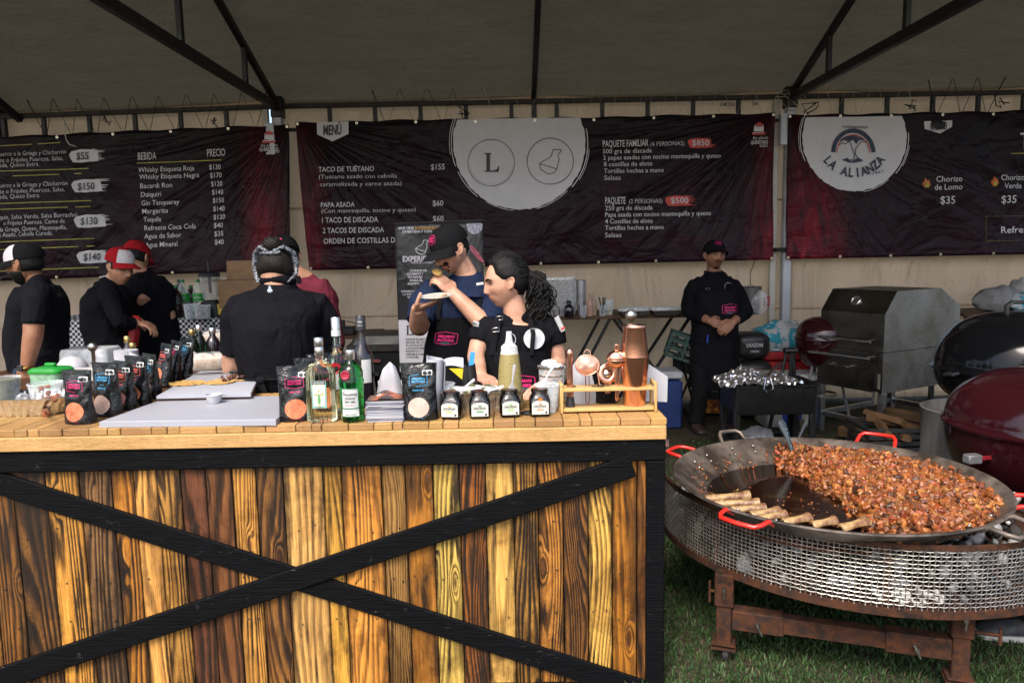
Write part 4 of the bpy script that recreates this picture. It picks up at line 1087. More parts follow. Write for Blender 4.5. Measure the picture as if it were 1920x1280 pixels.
m = MB(); m.tube([onC(86, 775, .01), onC(84, 768, .06), onC(82, 770, .118)], [.004, .005, .007], 8, sq=.6); m.ell(onC(86, 775, .012), (.016, .008, .02)); tag(m.build('wooden_spoon', M_SPOONW), 'wooden spoon standing in the red salsa cup', 'spoon')
m = MB(); m.tube([onC(104, 752, .05), onC(101, 748, .155)], [.006, .008], 8, sq=.6); m.ell(onC(104, 752, .05), (.018, .008, .025)); tag(m.build('wooden_spoon', M_SPOONW), 'wooden spoon with rounded red handle leaning in the green container', 'spoon')
def crumple(label, name, c, r, mat, sd_, cat, seg=26):
 m = MB(); m.ell((0, 0, 0), r, None, seg, int(seg * .7))
 for i, p in enumerate(m.v):
  p = V(p); d = 1 + .28 * mnoise.noise(p * (2.2 / max(r)) + V((sd_, 0, 0))) + .14 * abs(mnoise.noise(p * (6 / max(r)) + V((sd_, 3, 0)))); p = p * d; p.z = max(p.z, -r[2] * .85); m.v[i] = tuple(p)
 o = m.build(name, mat, None, False, 35); o.location = V(c) + V((0, 0, r[2] * .85)); return tag(o, label, cat)
crumple('crumpled clear wrap between the two salsa cups', 'plastic_wrap', onC(40, 762, .008), (.035, .03, .03), M_FILM, 2.0, 'plastic wrap')
crumple('crumpled wrap behind the red salsa cup', 'plastic_wrap', onC(108, 752, .008), (.022, .02, .028), M_FILM, 6.0, 'plastic wrap')
gp = onC(100, 738)
t = thing('food_container', 'square container with a bright green lid behind the salsa cups', 'container', gp, R(-6))
M_GRN = pm('green_plastic', (.02, .28, .04), .35, var=.1); M_TGRN = thin_plastic('tinted_plastic', (.35, .6, .42), .7, .25)
m = MB(); m.loft([[V((x, y, z)) for x, y in rrect(w_, w_ * .8, .02)] for w_, z in ((.13, 0), (.142, .1), (.139, .1), (.127, .003))]); m.build('box', M_TGRN, t, False, 40)
m = MB(); m.loft([[V((x, y, z)) for x, y in rrect(w_, w_ * .8, .02)] for w_, z in ((.15, .098), (.152, .108), (.13, .12), (.07, .124))]); m.box((0, 0, .132), (.05, .02, .016), b=.004); m.build('lid', M_GRN, t, False, 40)
m = MB(); m.box((0, 0, .03), (.12, .095, .052), b=.01); m.build('contents', pm('avocado_mash', (.3, .42, .22), .6), t)
dp_ = onC(137, 700); DM = dp_
m = MB(); m.lathe([(.075, 0), (.08, .01), (.072, .05), (.045, .082), (.001, .094)], 32, None); o = m.build('serving_dome', M_WPLAST, None, False, 60); o.location = dp_; tag(o, 'smooth white dome beside the green lidded container', 'bowl')
m = MB(); p_ = onC(155, 692)
rg = lambda k, z: [V((x, y, z)) for x, y in rrect(.28 * k, .2 * k, .03)]
m.loft([rg(1, 0), rg(.96, .085), rg(.9, .1), rg(.88, .098), rg(.94, .083), rg(.98, 0)], False); m.loft([rg(.9, .1), rg(.4, .104), rg(.02, .104)], False); o = m.build('clear_lid', M_CLEARM, None, False, 40); o.location = p_ + V((-.03, .14, 0)); tag(o, 'clear rectangular plastic lid behind the white dome', 'lid')
m = MB(); m.box((0, 0, .03), (.19, .1, .06), b=.004); o = m.build('paper_box', pm('grey_card', (.5, .49, .48), .8), None); o.location = onC(180, 712); o.rotation_euler = (0, 0, R(18)); tag(o, 'low pale card box behind the slanting row of pouches', 'box')
def muddler(label, loc, mat, h=.2, r=.0215, name='muddler'):
 m = MB(); z0 = h - r
 m.lathe([(.012, 0), (.011, .01), (.0085, h * .5), (.009, z0 - r * .92), (.014, z0 - r * .75), (r * .86, z0 - r * .5), (r, z0), (r * .86, z0 + r * .5), (r * .5, z0 + r * .866), (.001, z0 + r)], 24)
 o = m.build(name, mat, None, False, 60); o.location = loc; return tag(o, label, 'muddler')
M_BRUSH = steel('brushed_steel', (.55, .52, .48), .35, dirt=.3)
muddler('steel bar muddler with ball top behind the pouches at left', onC(180, 722), M_BRUSH, .205, .0225)
pr_ = onC(240, 706)
t = thing('paper_roll', 'white paper towel roll behind the slanting row of pouches', 'paper roll', pr_, R(-20))
m = MB(); m.lathe([(.02, 0), (.056, 0), (.056, .135), (.02, .135), (.02, 0)], 32, None, False); m.sheet(lambda u, v_: (.056 - .004 + .11 * u, -.03 + .05 * u * u, .002 + v_ * (.133 - .05 * u)), 8, 8, .0012, (0, 1, 0)); m.build('paper', M_WPAPER, t, False, 40)
def bottle_body(prof, seg=32, sx=1.0, sy=1.0, flute=0, fl=0.0, zmax=1):
 rings = []
 for r, z in prof:
  rg = []
  for k in range(seg):
   a = 2 * math.pi * k / seg; rr_ = r * (1 + (fl * abs(math.sin(a * flute / 2)) if flute and z < zmax else 0)); c_, s_ = math.cos(a), math.sin(a)
   if sx != 1 or sy != 1:
    q = 1 if r < .02 else 1
    ex = 1 + (sx - 1) * min(1, max(0, (r - .014) / .02)); ey = 1 + (sy - 1) * min(1, max(0, (r - .014) / .02))
    rg.append(V((rr_ * ex * c_, rr_ * ey * s_, z)))
   else: rg.append(V((rr_ * c_, rr_ * s_, z)))
  rings.append(rg)
 return rings
def bottle(name, label, loc, rz, prof, gmat, lmat, level, cap, capmat, seg=32, sx=1, sy=1, flute=0, fl=0, zmax=1, cat='bottle'):
 t = thing(name, label, cat, loc, rz, 'liquor bottles in the middle of the counter')
 m = MB(); m.loft(bottle_body(prof, seg, sx, sy, flute, fl, zmax)); m.build('glass', gmat, t, False, 50)
 if lmat:
  pin = [(max(.001, r - .0028), max(z, .006)) for r, z in prof if z <= level]; pin.append((pin[-1][0], level)); pin.append((.001, level))
  m = MB(); m.loft(bottle_body(pin, seg, sx, sy)); m.build('liquor', lmat, t, False, 50)
 m = MB(); m.lathe(cap, 24); m.build('cap', capmat, t, False, 40)
 return t
def wrap_label(m, R_, ang0, ang1, z0, z1, nseg=12, o=.0008, sy=1.0, sx=1.0):
 vs = []
 for i in range(nseg + 1):
  a = ang0 + (ang1 - ang0) * i / nseg
  for z in (z0, z1): vs.append(V(((R_ + o) * sx * math.cos(a), (R_ + o) * sy * math.sin(a), z)))
 m.add(vs, [(2 * i, 2 * i + 2, 2 * i + 3, 2 * i + 1) for i in range(nseg)])
def cyl_map(R_, o=.002, sy=1.0, sx=1.0):
 return lambda u, v_: V(((R_ + o) * sx * math.cos(-math.pi / 2 + u / R_), (R_ + o) * sy * math.sin(-math.pi / 2 + u / R_), v_))
def flat_map(y): return lambda u, v_: V((u, y, v_))
M_SILC = steel('silver_cap', (.78, .76, .74), .3, dirt=.1)
G_CLR = glass('clear_glass'); L_PALE = glass('pale_tequila', (.93, .95, .68), .0, 1.36); L_CLR = glass('clear_liquor', (.93, .97, .95), .0, 1.36)
G_GRN = glass('green_glass', (.04, .50, .10)); G_DRK = NT('dark_glass'); G_DRK.set(col=(.012, .008, .012), rough=.06, spec=.6, coat=.3); G_DRK = G_DRK.m
M_TEQ = NT('tequila_glass'); M_TEQ.set(col=(.88, .92, .62), rough=.03, trans=1.0, ior=1.42); M_TEQ = M_TEQ.m
lt = bottle('tequila_bottle', 'ribbed clear tequila bottle with silver cap and angel label', onC(605, 789), R(3), [(.04, 0), (.046, .004), (.048, .012), (.048, .165), (.046, .185), (.036, .205), (.022, .216), (.0155, .222), (.0145, .252)], M_TEQ, None, .2,
   [(.0155, .238), (.0165, .24), (.0165, .264), (.0155, .266), (.0155, .272), (.0165, .274), (.0165, .298), (.015, .301), (.001, .301)], M_SILC, 96, 1.06, .66, 26, .05, .2)
yl = -.048 * .66 * 1.03 - .004
m = MB(); m.box((0, yl, .103), (.052, .002, .098), b=.0008); m.build('label', pm('label_frame_green', (.22, .42, .38), .5), lt)
m = MB(); m.box((0, yl - .0015, .100), (.041, .002, .076), b=.0006); m.build('label', pm('label_cream', (.72, .72, .52), .5, var=.25, vs=70), lt)
m = MB(); m.box((0, yl - .0016, .145), (.046, .002, .012)); txt(m, 'AÑEJO', flat_map(yl - .003), 0, .058, .004, .012, al='C'); txt(m, 'PLATA', flat_map(yl - .003), 0, .131, .004, .012, al='C'); m.build('label_print', PBK, lt, False, 0)
m = MB(); txt(m, 'CENTENARIO', flat_map(yl - .003), 0, .1415, .0072, .042, al='C', bold=.03); m.build('label_print', PWH, lt, False, 0, False)
m = MB(); fmz = flat_map(yl - .003)
for pts in ([(-.004, .07), (.003, .07), (.006, .085), (.004, .1), (.0, .112), (-.004, .1), (-.006, .085)],): m.add([fmz(*p) for p in pts], [tuple(range(len(pts)))])
m.build('label_figure', pm('label_leaf', (.14, .34, .14), .6), lt, False, 0, False)
m = MB()
for pts in ([(.003, .104), (.016, .112), (.014, .102), (.006, .098)], [(-.003, .104), (-.016, .11), (-.013, .1), (-.006, .098)], [(-.003, .112), (.003, .112), (.003, .12), (-.003, .12)], [(-.003, .058), (.001, .058), (.001, .07), (-.003, .07)]): m.add([fmz(*p) for p in pts], [tuple(range(len(pts)))])
m.build('label_figure', pm('label_ochre', (.5, .33, .14), .6), lt, False, 0, False)
rb = bottle('rum_bottle', 'tall clear rum bottle with red round emblem behind the tequila', onC(637, 770), 0, [(.036, 0), (.04, .004), (.0405, .02), (.0405, .185), (.036, .21), (.022, .235), (.0155, .25), (.0145, .3)], glass('rum_glass', (.72, .93, .86)), None, .2,
   [(.015, .285), (.0168, .286), (.0168, .355), (.015, .358), (.001, .358)], M_SILC, 36)
m = MB(); wrap_label(m, .0168, -math.pi, 0, .288, .31, 16); wrap_label(m, .0405, -2.5, -.6, .09, .15, 16); m.build('label', PWH, rb, False, 0, False)
m = MB(); wrap_label(m, .0168, -math.pi, 0, .283, .2875, 16); fmz = cyl_map(.0405, .0035)
for pts in ([(.0, .172), (.006, .178), (.014, .176), (.009, .168), (.003, .163), (0, .158), (-.003, .163), (-.009, .168), (-.014, .176), (-.006, .178)],): m.add([fmz(a, b) for a, b in pts], [tuple(range(len(pts)))])
m.build('label_print', PBK, rb, False, 0, False)
m = MB(); m.add([cyl_map(.0405, .0022)(.021 * math.cos(R(a)), .17 + .021 * math.sin(R(a))) for a in range(0, 360, 15)], [tuple(range(24))]); m.build('emblem', pm('emblem_red', (.5, .02, .03), .4), rb, False, 0, False)
gb = bottle('gin_bottle', 'squat green gin bottle with red seal and white label', onC(662, 788), R(2), [(.036, 0), (.04, .005), (.041, .015), (.0425, .128), (.0445, .14), (.0445, .148), (.042, .152), (.0425, .175), (.038, .192), (.026, .205), (.0165, .213), (.015, .24)], G_GRN, None, .2,
   [(.0165, .222), (.0175, .224), (.0175, .252), (.0165, .256), (.001, .256)], M_SILC, 40)
cm = cyl_map(.042, .0022); cm2 = cyl_map(.042, .0032)
m = MB(); m.sheet(lambda u, v_: cm(-.03 + .06 * u, .052 + .072 * v_), 10, 1); m.build('label', PWH, gb, False, 0, False)
m = MB(); m.sheet(lambda u, v_: cm(-.03 + .06 * u, .024 + .026 * v_), 10, 1); m.build('label', pm('label_grey', (.5, .53, .5), .5), gb, False, 0, False)
m = MB()
for u0, u1, v0, v1 in ((-.03, .03, .121, .124), (-.03, .03, .052, .0545), (-.03, -.0275, .052, .124), (.0275, .03, .052, .124)): m.sheet(lambda u, v_: cm2(u0 + (u1 - u0) * u, v0 + (v1 - v0) * v_), 8, 1)
m.build('label_print', pm('label_green', (.03, .2, .08), .5), gb, False, 0, False)
m = MB(); txt(m, 'Tanqueray', cm2, 0, .0985, .011, .05, al='C', bold=.01); txt(m, 'LONDON', cm2, 0, .085, .0075, .034, al='C', bold=.02); txt(m, 'DRY GIN', cm2, 0, .073, .0075, .034, al='C', bold=.02); txt(m, '700 ml  47,3%', cm2, 0, .028, .0045, .036, al='C', bold=.02); m.build('label_print', PBK, gb, False, 0, False)
m = MB(); txt(m, 'EXPORT STRENGTH', cm2, 0, .062, .0035, .03, al='C'); m.build('label_print', pm('emblem_red', (.5, .02, .03), .4), gb, False, 0, False)
m = MB(); fmz = cyl_map(.0425, 0); ctr = V((-.012, -.0425, .171)); m.lathe([(.0165, 0), (.0165, .004), (.014, .006), (.012, .0045), (.001, .005)], 28, frame(ctr, R(90), 0, 0)); m.build('wax_seal', pm('wax_red', (.42, .02, .05), .3, bs=.4, bscale=300), gb, False, 40)
db = bottle('dark_rum_bottle', 'dark brown rum bottle with black wrapped neck', onC(683, 762), 0, [(.036, 0), (.041, .005), (.0415, .02), (.0415, .19), (.036, .215), (.022, .24), (.0165, .262), (.0155, .315)], G_DRK, None, .2, [(.0175, .3), (.019, .301), (.019, .352), (.0165, .356), (.001, .356)], pm('black_cap', (.02, .02, .024), .4), 36)
m = MB(); wrap_label(m, .0415, -1.45, -.5, .1, .19, 10); m.build('label', PWH, db, False, 0, False)
m = MB(); txt(m, '1883', cyl_map(.019, .0012), 0, .33, .007, .018, al='C'); txt(m, 'RESERVA', cyl_map(.019, .0012), 0, .318, .004, .02, al='C'); m.build('cap_print', PWH, db, False, 0, False)
t = thing('leaflet_pile', 'neat pile of folded glossy leaflets beside the gin bottle', 'leaflet pile', onC(722, 791), R(2))
rr = random.Random(6); m = MB(); z = 0
for k in range(26):
 h = .0028; m.col = rr.choice([(.45, .45, .5), (.3, .31, .36), (.5, .5, .54), (.16, .165, .2)])
 dx, dy = rr.uniform(-.004, .004), rr.uniform(-.003, .003)
 m.box((dx, .055 + dy, z + h / 2), (.13 + rr.uniform(-.004, .004), .10, h * .85), rotm(0, 0, rr.uniform(-.03, .03)), .0006); z += h
m.build('sheets', pm('leaflet_edges', (1, 1, 1), .4, var=.1, attr=True), t)
m = MB(); m.sheet(lambda u, v_: (-.065 + .13 * u, .005 + .1 * v_, z + .002 + .022 * math.sin(u * math.pi * .9) ** 2 * (.3 + v_)), 16, 8, .0015, (0, 0, 1))
pc = NT('leaflet_cover'); pc.set(col=pc.ramp(pc.noise(pc.obj(), 22, 3), [(.35, (.03, .02, .02)), (.5, (.3, .08, .03)), (.62, (.75, .72, .7)), (.8, (.1, .07, .06))], 'CONSTANT'), rough=.3)
m.build('top_sheet', pc.m, t, False, 60)
t = thing('price_card', 'white card with green leaf and black lettering behind the leaflet pile', 'card', onC(735, 770), R(-2))
m = MB(); m.box((0, 0, .058), (.1, .002, .116), rotm(R(-8), 0, 0)); m.build('card', M_WPAPER, t)
f_ = lambda u, v_: rotm(R(-8), 0, 0) @ V((u, -.0022, v_ - .058)) + V((0, 0, .058))
m = MB(); txt(m, 'SAVINA', f_, .004, .083, .0105, .042, al='C', bold=.03)
for i, s_ in enumerate(('¿Quieres hacer un pedido de', 'chiles crujientes favoritos?')): txt(m, s_, f_, -.042, .061 - i * .0145, .0062, .088)
m.build('card_print', PBK, t, False, 0, False)
m = MB(); m.add([f_(*p) for p in ((.004, .1), (.012, .102), (.009, .096), (.004, .0945), (-.003, .099), (.002, .0985))], [tuple(range(6))]); m.build('card_leaf', pm('leaf_green', (.1, .4, .04), .5), t, False, 0, False)
def napkin(label, loc, rz, w_, h, sd_, name='paper_napkin', mat=None):
 m = MB()
 def fn(u, v_):
  x = (u - .5) * w_ * (1 - .55 * v_ ** 2); return (x, .02 * math.sin(u * 5 + sd_) + .012 * math.sin(v_ * 4 + sd_), h * v_ * (1 - .3 * abs(u - .5 - .1 * math.sin(sd_))))
 m.sheet(fn, 14, 14, .002, (0, 1, 0)); o = m.build(name, mat or M_WPAPER, None, False, 50); o.location = loc; o.rotation_euler = (R(-6), 0, rz); return tag(o, label, 'napkin')
nh = thing('napkin_holder', 'dark basket of white napkins behind the standing card', 'basket', onC(735, 757), R(0))
m = MB(); m.loft([[V((x, y, z)) for x, y in rrect(w_, .1, .02)] for w_, z in ((.13, 0), (.16, .12), (.155, .12), (.125, .004))]); m.build('basket', pm('dark_wicker', (.03, .028, .028), .5, bs=.8, bscale=120), nh)
napkin('white napkin sticking up from the dark basket', onC(732, 757, .05), R(8), .1, .155, 1.2)
m = MB(); p_ = onC(812, 770)
m.lathe([(.03, 0), (.031, .2), (.029, .2), (.028, 0)], 24, None, False); m.sheet(lambda u, v_: ((.03 + .012 * u) * math.cos(3.6 - 4 * u), (.03 + .012 * u) * math.sin(3.6 - 4 * u), .1 + .115 * v_ - .03 * u), 16, 8, .001, (1, 0, 0)); o = m.build('rolled_paper', M_WPAPER, None, False, 60); o.location = p_; o.rotation_euler = (R(3), R(4), 0); tag(o, 'rolled white paper standing behind the blue printed pouch', 'paper roll')
plastic_cup('plastic_cup', 'empty clear plastic cup behind the rolled paper', onC(832, 764), .095, .032, .043, M_CLEAR)
lh = thing('leaflet_holder', 'black holder with blue and yellow leaflets in front of the woman', 'holder', onC(882, 752), R(-8))
m = MB(); m.loft([[V((x, y, z)) for x, y in rrect(w_, .07, .02)] for w_, z in ((.045, 0), (.055, .09), (.04, .15), (.036, .15), (.05, .09), (.04, .004))]); m.build('holder', BLACK(), lh)
m = MB(); m.sheet(lambda u, v_: (-.005 + .02 * u + .012 * v_, -.02 + .01 * v_, .11 + .09 * v_), 4, 4, .001, (0, 1, 0)); m.build('blue_leaflet', pm('blue_leaf', (.02, .25, .55), .4), lh)
m = MB(); m.sheet(lambda u, v_: (-.02 - .13 * u, -.02 + .01 * math.sin(u * 3), .178 - .035 * u - .04 * v_ * (1 - .5 * u) + .015 * math.sin(u * 3.1)), 12, 6, .0008, (0, 1, 0)); m.build('ruled_sheet', pm('ruled_paper', (.6, .6, .74), .7, var=.12, vs=120, stretch=(1, 1, .1)), lh, False, 60)
m = MB(); m.sheet(lambda u, v_: (-.01 - .07 * u, -.015, .135 - .06 * v_ * (1 - u)), 6, 6, .0008, (0, 1, 0)); m.build('yellow_leaflet', pm('yellow_leaf', (.55, .42, .02), .4), lh)
M_JAR = glass('jar_glass', (.95, .95, .92)); M_CHILI = NT('chili_oil'); b_ = M_CHILI; v = b_.obj()
b_.set(col=b_.ramp(b_.noise(v, 190, 3, .7), [(.42, (.022, .007, .003)), (.6, (.07, .018, .004)), (.72, (.3, .07, .01))]), rough=.15, spec=.6); b_.bump(b_.noise(v, 150, 3), .6, .004); M_CHILI = b_.m
JC = {'yellow': (.6, .4, .02), 'dark green': (.02, .2, .06), 'light green': (.2, .5, .03), 'orange': (.65, .16, .02)}
def salsa_jar(px, py, rz, colour, lid=False):
 t = thing('salsa_jar', 'square jar of dark chilli oil with %s pepper on its label' % colour, 'jar', onC(px, py), rz, 'chilli oil jars along the front edge')
 rg = lambda w_, z, r: [V((x, y, z)) for x, y in rrect(w_, w_, r, 5)]
 m = MB(); m.loft([rg(.05, 0, .014), (rg(.058, .004, .014)), rg(.06, .012, .013), rg(.06, .05, .013), rg(.054, .063, .02), rg(.047, .068, .022), rg(.047, .074, .0225), rg(.05, .076, .0225), rg(.05, .083, .0225)], True)
 m.build('glass', M_JAR, t, False, 50)
 m = MB(); m.loft([rg(.048, .005, .012), rg(.0555, .01, .012), rg(.0555, .049, .012), rg(.05, .062, .018), rg(.044, .068, .02), rg(.044, .084, .02), rg(.01, .087, .004)]); m.build('chilli_oil', M_CHILI, t, False, 50)
 yf = -.0308
 m = MB(); pts = [(-.024, .01), (.024, .01), (.024, .044), (.018, .049), (.008, .052), (-.008, .052), (-.018, .049), (-.024, .044)]; m.prism(pts, yf - .001, yf); m.build('label', pm('label_ivory', (.52, .53, .47), .5, var=.04), t, False, 0)
 f_ = flat_map(yf - .0016)
 m = MB(); txt(m, 'SAVINA', f_, 0, .0315, .0075, .036, al='C', bold=.02); m.add([f_(.017 + .0035 * math.cos(R(a)), .0155 + .0035 * math.sin(R(a))) for a in range(0, 360, 30)], [tuple(range(12))]); txt(m, 'CHILLI OIL', f_, 0, .028, .002, .018, al='C'); m.build('label_print', PBK, t, False, 0, False)
 m = MB()
 m.add([f_(*p) for p in ((-.006, .0435), (-.004, .0405), (0, .0395), (.004, .0405), (.006, .044), (.0, .0425))], [tuple(range(6))]); m.add([f_(*p) for p in ((-.01, .0225), (.01, .0225), (.01, .0255), (-.01, .0255))], [(0, 1, 2, 3)])
 m.build('label_accent', pm('accent_' + colour, JC[colour], .5), t, False, 0, False)
 t.scale = (1.24, 1.2, 1.17)
 if lid:
  m = MB(); m.box((0, yf - .0012, .056), (.011, .002, .008)); m.build('seal_tab', pm('tab_orange', (.6, .18, .02), .5), t)
 return t
jars = [(848, 783, R(-9), 'yellow', 0), (900, 782, R(3), 'dark green', 0), (956, 779, R(6), 'light green', 0), (1012, 778, R(2), 'orange', 1)]
for a in jars: salsa_jar(*a)
def spoon(label, p0, p1, loc_name='plastic_spoon'):
 """white plastic spoon, bowl at p0, handle end at p1"""
 p0, p1 = V(p0), V(p1); d = (p1 - p0).normalized(); L = (p1 - p0).length
 m = MB(); side = d.cross(V((0, -1, .3))).normalized(); nr = side.cross(d).normalized()
 st = [(0, .003, .002), (.12, .011, .004), (.25, .0125, .0045), (.36, .009, .003), (.42, .0035, .003), (.5, .003, .003), (.8, .0045, .0025), (.96, .0055, .0022), (1, .003, .002)]
 rings = []
 for q, w_, h in st:
  c = p0 + d * (L * q) - nr * (.004 * math.sin(min(1, q / .4) * math.pi) if q < .4 else 0)
  rings.append([c + side * (w_ * math.cos(2 * math.pi * k / 12)) + nr * (h * .5 * math.sin(2 * math.pi * k / 12)) for k in range(12)])
 m.loft(rings); return tag(m.build(loc_name, M_WPLAST, None, False, 60), label, 'spoon')
yo = lambda px, py, Y: P(px, py, Y)
j = [onC(a[0], a[1]) for a in jars]
spoon('white plastic spoon lying across the yellow labelled jar', yo(852, 741, j[0].y), yo(890, 711, j[0].y - .02))
spoon('white plastic spoon lying across the dark green labelled jar', yo(898, 739, j[1].y), yo(944, 724, j[1].y - .02))
spoon('white plastic spoon upright in the light green labelled jar', yo(957, 745, j[2].y), yo(965, 683, j[2].y - .03))
spoon('white plastic spoon leaning in the orange labelled jar', yo(1008, 735, j[3].y), yo(1040, 682, j[3].y + .02))
t = thing('foil_tray', 'aluminium tray of wrapped herbs behind the chilli jars', 'tray', onC(905, 771) + V((0, .035, 0)), R(2))
tray_mesh(.30, .12, .075, .03).build('pan', M_ALU, t, False, 60)
rr = random.Random(12); m = MB()
chunks(m, 60, lambda: V((rr.uniform(-.13, .12), rr.uniform(-.04, .04), rr.uniform(.05, .078))), .01, .018, [(.12, .16, .05), (.3, .33, .22), (.06, .1, .03), (.4, .4, .33)], rr)
m.build('herbs', M_MEAT, t, False, 60)
m = MB(); m.sheet(lambda u, v_: (-.14 + .27 * u, -.05 + .1 * v_, .083 + .012 * mnoise.noise((u * 6, v_ * 3, 1))), 24, 10); m.build('wrap', M_FILM, t, False, 60)
sq = thing('squeeze_bottle', 'tall squeeze bottle of speckled green dressing between the jars and the woman', 'squeeze bottle', onC(957, 765), 0)
M_DRS = pm('dressing', (.26, .21, .08), .35, var=.35, vs=220)
m = MB(); m.lathe([(.042, 0), (.045, .004), (.0445, .03), (.036, .15), (.031, .19), (.001, .192)], 32); m.build('dressing', M_DRS, sq, False, 60)
m = MB(); m.lathe([(.0302, .19), (.0285, .2), (.0275, .2), (.027, .215), (.02, .222), (.014, .226), (.011, .24), (.0085, .262), (.0065, .262), (.001, .262)], 28); m.build('collar', M_CLEARM, sq, False, 50)
m = MB(); m.lathe([(.0095, .25), (.0095, .266), (.001, .267)], 16); m.build('nozzle_cap', M_CLEARM, sq)
m = MB(); m.tube([V((.0095, 0, .258)), V((.017, 0, .254)), V((.022, 0, .243)), V((.021, 0, .23)), V((.016, 0, .224))], .0012, 6); m.build('cap_strap', M_WPLAST, sq); sq.scale = (1.12, 1.12, 1.1)
ib = thing('ice_pail', 'clear ice pail with steel rim heaped with ice', 'pail', onC(1035, 762), 0)
m = MB(); m.lathe([(.04, 0), (.043, .003), (.05, .155), (.0485, .155), (.041, .006), (.001, .005)], 32); m.build('pail_wall', M_CLEAR, ib, False, 50)
m = MB(); m.lathe([(.0505, .148), (.0535, .15), (.0535, .158), (.05, .158), (.0495, .148)], 32, None, False); m.build('rim', M_STEEL, ib, False, 50)
for z, k in ((.02, .0432), (.05, .0445), (.085, .046), (.12, .048)):
 m = MB(); m.lathe([(k + .0006, z), (k + .0008, z + .005)], 32, None, False); m.build('hoop', M_STEEL, ib, False, 50)
M_ICE = NT('ice'); M_ICE.set(col=(.9, .93, .97), rough=.15, trans=.35, spec=.6); M_ICE = M_ICE.m
m = MB(); rr = random.Random(3)
for k in range(34):
 a = rr.uniform(0, 6.28); q = .036 * math.sqrt(rr.random()); m.box((q * math.cos(a), q * math.sin(a), .15 + rr.uniform(0, .022)), (.017, .015, .014), rotm(rr.uniform(0, 3), rr.uniform(0, 3), rr.uniform(0, 3)), .003)
m.build('ice_cubes', M_ICE, ib, False, 30)
plastic_cup('plastic_cup', 'empty clear plastic cup beside the ice pail and the orange labelled jar', onC(1027, 772), .105, .032, .046, M_CLEAR)
m = MB(); m.lathe([(.022, 0), (.024, .002), (.024, .008), (.022, .01), (.001, .01)], 24); o = m.build('jar_lid', BLACK(), None, False, 40); o.location = onC(990, 776); tag(o, 'black jar lid lying between two chilli jars', 'lid')
t0 = onC(1142, 774)
rk = thing('bar_tool_rack', 'bamboo rack holding copper bar tools at the right end', 'rack', t0, R(1.5))
W_, D_ = .355, .085
m = MB(); m.col = (1, 1, 1); m.box((0, D_ / 2, .012), (W_ - .024, D_ - .006, .012), b=.002); m.build('lower_shelf', M_BAMBOO, rk)
m = MB(); m.col = (1, 1, 1); m.box((0, D_ / 2, .086), (W_ - .024, D_ - .006, .012), b=.002)
m.build('upper_shelf', M_BAMBOO, rk)
for s in (-1, 1):
 m = MB(); m.col = (1, 1, 1); x = s * (W_ / 2 - .006); m.box((x, .006, .05), (.012, .012, .1), b=.003); m.box((x, D_ - .006, .05), (.012, .012, .1), b=.003); m.box((x, D_ / 2, .103), (.012, D_, .014), b=.003); m.box((x, D_ / 2, .006), (.012, D_ - .024, .012), b=.002)
 m.build('end_frame', M_BAMBOO, rk)
m = MB()
for x, y, r in ((-.13, .045, .016), (-.045, .04, .014), (.0, .05, .014), (.105, .05, .02)): m.lathe([(r, 0), (r, .0012), (.001, .0012)], 20, frame((x, y, .0925), 0, 0, 0))
m.build('holes', pm('hole_dark', (.12, .06, .02), .8), rk)
loc = lambda x, y, z: wmat(rk) @ V((x, y, z))
GRP = 'copper bar tools in the bamboo rack'
m = MB(); m.lathe([(.0125, .04), (.0135, .06), (.0115, .1), (.0105, .17), (.0125, .2), (.0115, .212), (.006, .22), (.001, .221)], 24)
mu = thing('muddler', 'copper rod muddler with black foot at the left of the rack', 'muddler', loc(-.137, .045, .014), 0, GRP)
m.build('rod', M_COPPER, mu, False, 50); m = MB(); m.lathe([(.018, 0), (.0185, .004), (.014, .038), (.0125, .042), (.001, .042)], 24); m.build('foot', pm('black_rubber', (.012, .012, .013), .6), mu)
fs = thing('fine_strainer', 'copper fine mesh strainer with wire loop, second tool in the rack', 'strainer', loc(-.073, .04, .03), 0, GRP)
cz = .142
m = MB(); m.tube([V((.043 * math.cos(R(a)), .006 * math.sin(R(a)), cz + .036 * math.sin(R(a)))) for a in range(0, 360, 12)], .0028, 8, True); m.tube([V((-.012, .002, cz + .035)), V((-.011, .004, cz + .05)), V((0, .006, cz + .057)), V((.011, .004, cz + .05)), V((.012, .002, cz + .035))], .0018, 6); m.build('rim', M_COPPER, fs, False, 60)
m = MB(); m.loft([[V((.042 * q * math.cos(a), -.02 * (1 - q * q), cz + .035 * q * math.sin(a))) for a in [2 * math.pi * i / 32 for i in range(32)]] for q in (.02, .35, .6, .8, .95, 1)], False)
mm = NT('copper_gauze'); mm.set(col=(.86, .52, .4), metal=.85, rough=.35); vo = mm.n('ShaderNodeTexChecker', ins={'Vector': mm.obj(), 'Scale': 900.0}).outputs['Fac']; mm.bump(vo, .5, .002); m.build('gauze', mm.m, fs, False, 180)
m = MB(); m.tube([V((-.006, .004, cz - .034)), V((-.007, .002, .05)), V((-.006, 0, .005)), V((0, 0, -.003)), V((.006, 0, .005)), V((.007, .002, .05)), V((.006, .004, cz - .034))], .0019, 6); m.build('wire_handle', M_COPPER, fs, False, 60)
bs_ = thing('bar_spoon', 'copper bar spoon with dark bowl between the strainers', 'spoon', loc(-.03, .028, .094), 0, GRP)
m = MB(); m.tube([V((0, 0, .005)), V((-.004, .004, .03)), V((-.012, .008, .075))], .0028, 8); m.build('stem', M_COPPER, bs_, False, 60); m = MB(); m.ell((.004, -.003, .004), (.014, .009, .005)); m.build('bowl', pm('dark_steel', (.08, .06, .05), .25, .9), bs_, False, 60)
hs = thing('spring_strainer', 'round copper spring strainer standing behind the rack shelf', 'strainer', loc(.006, .066, .094), R(8), GRP)
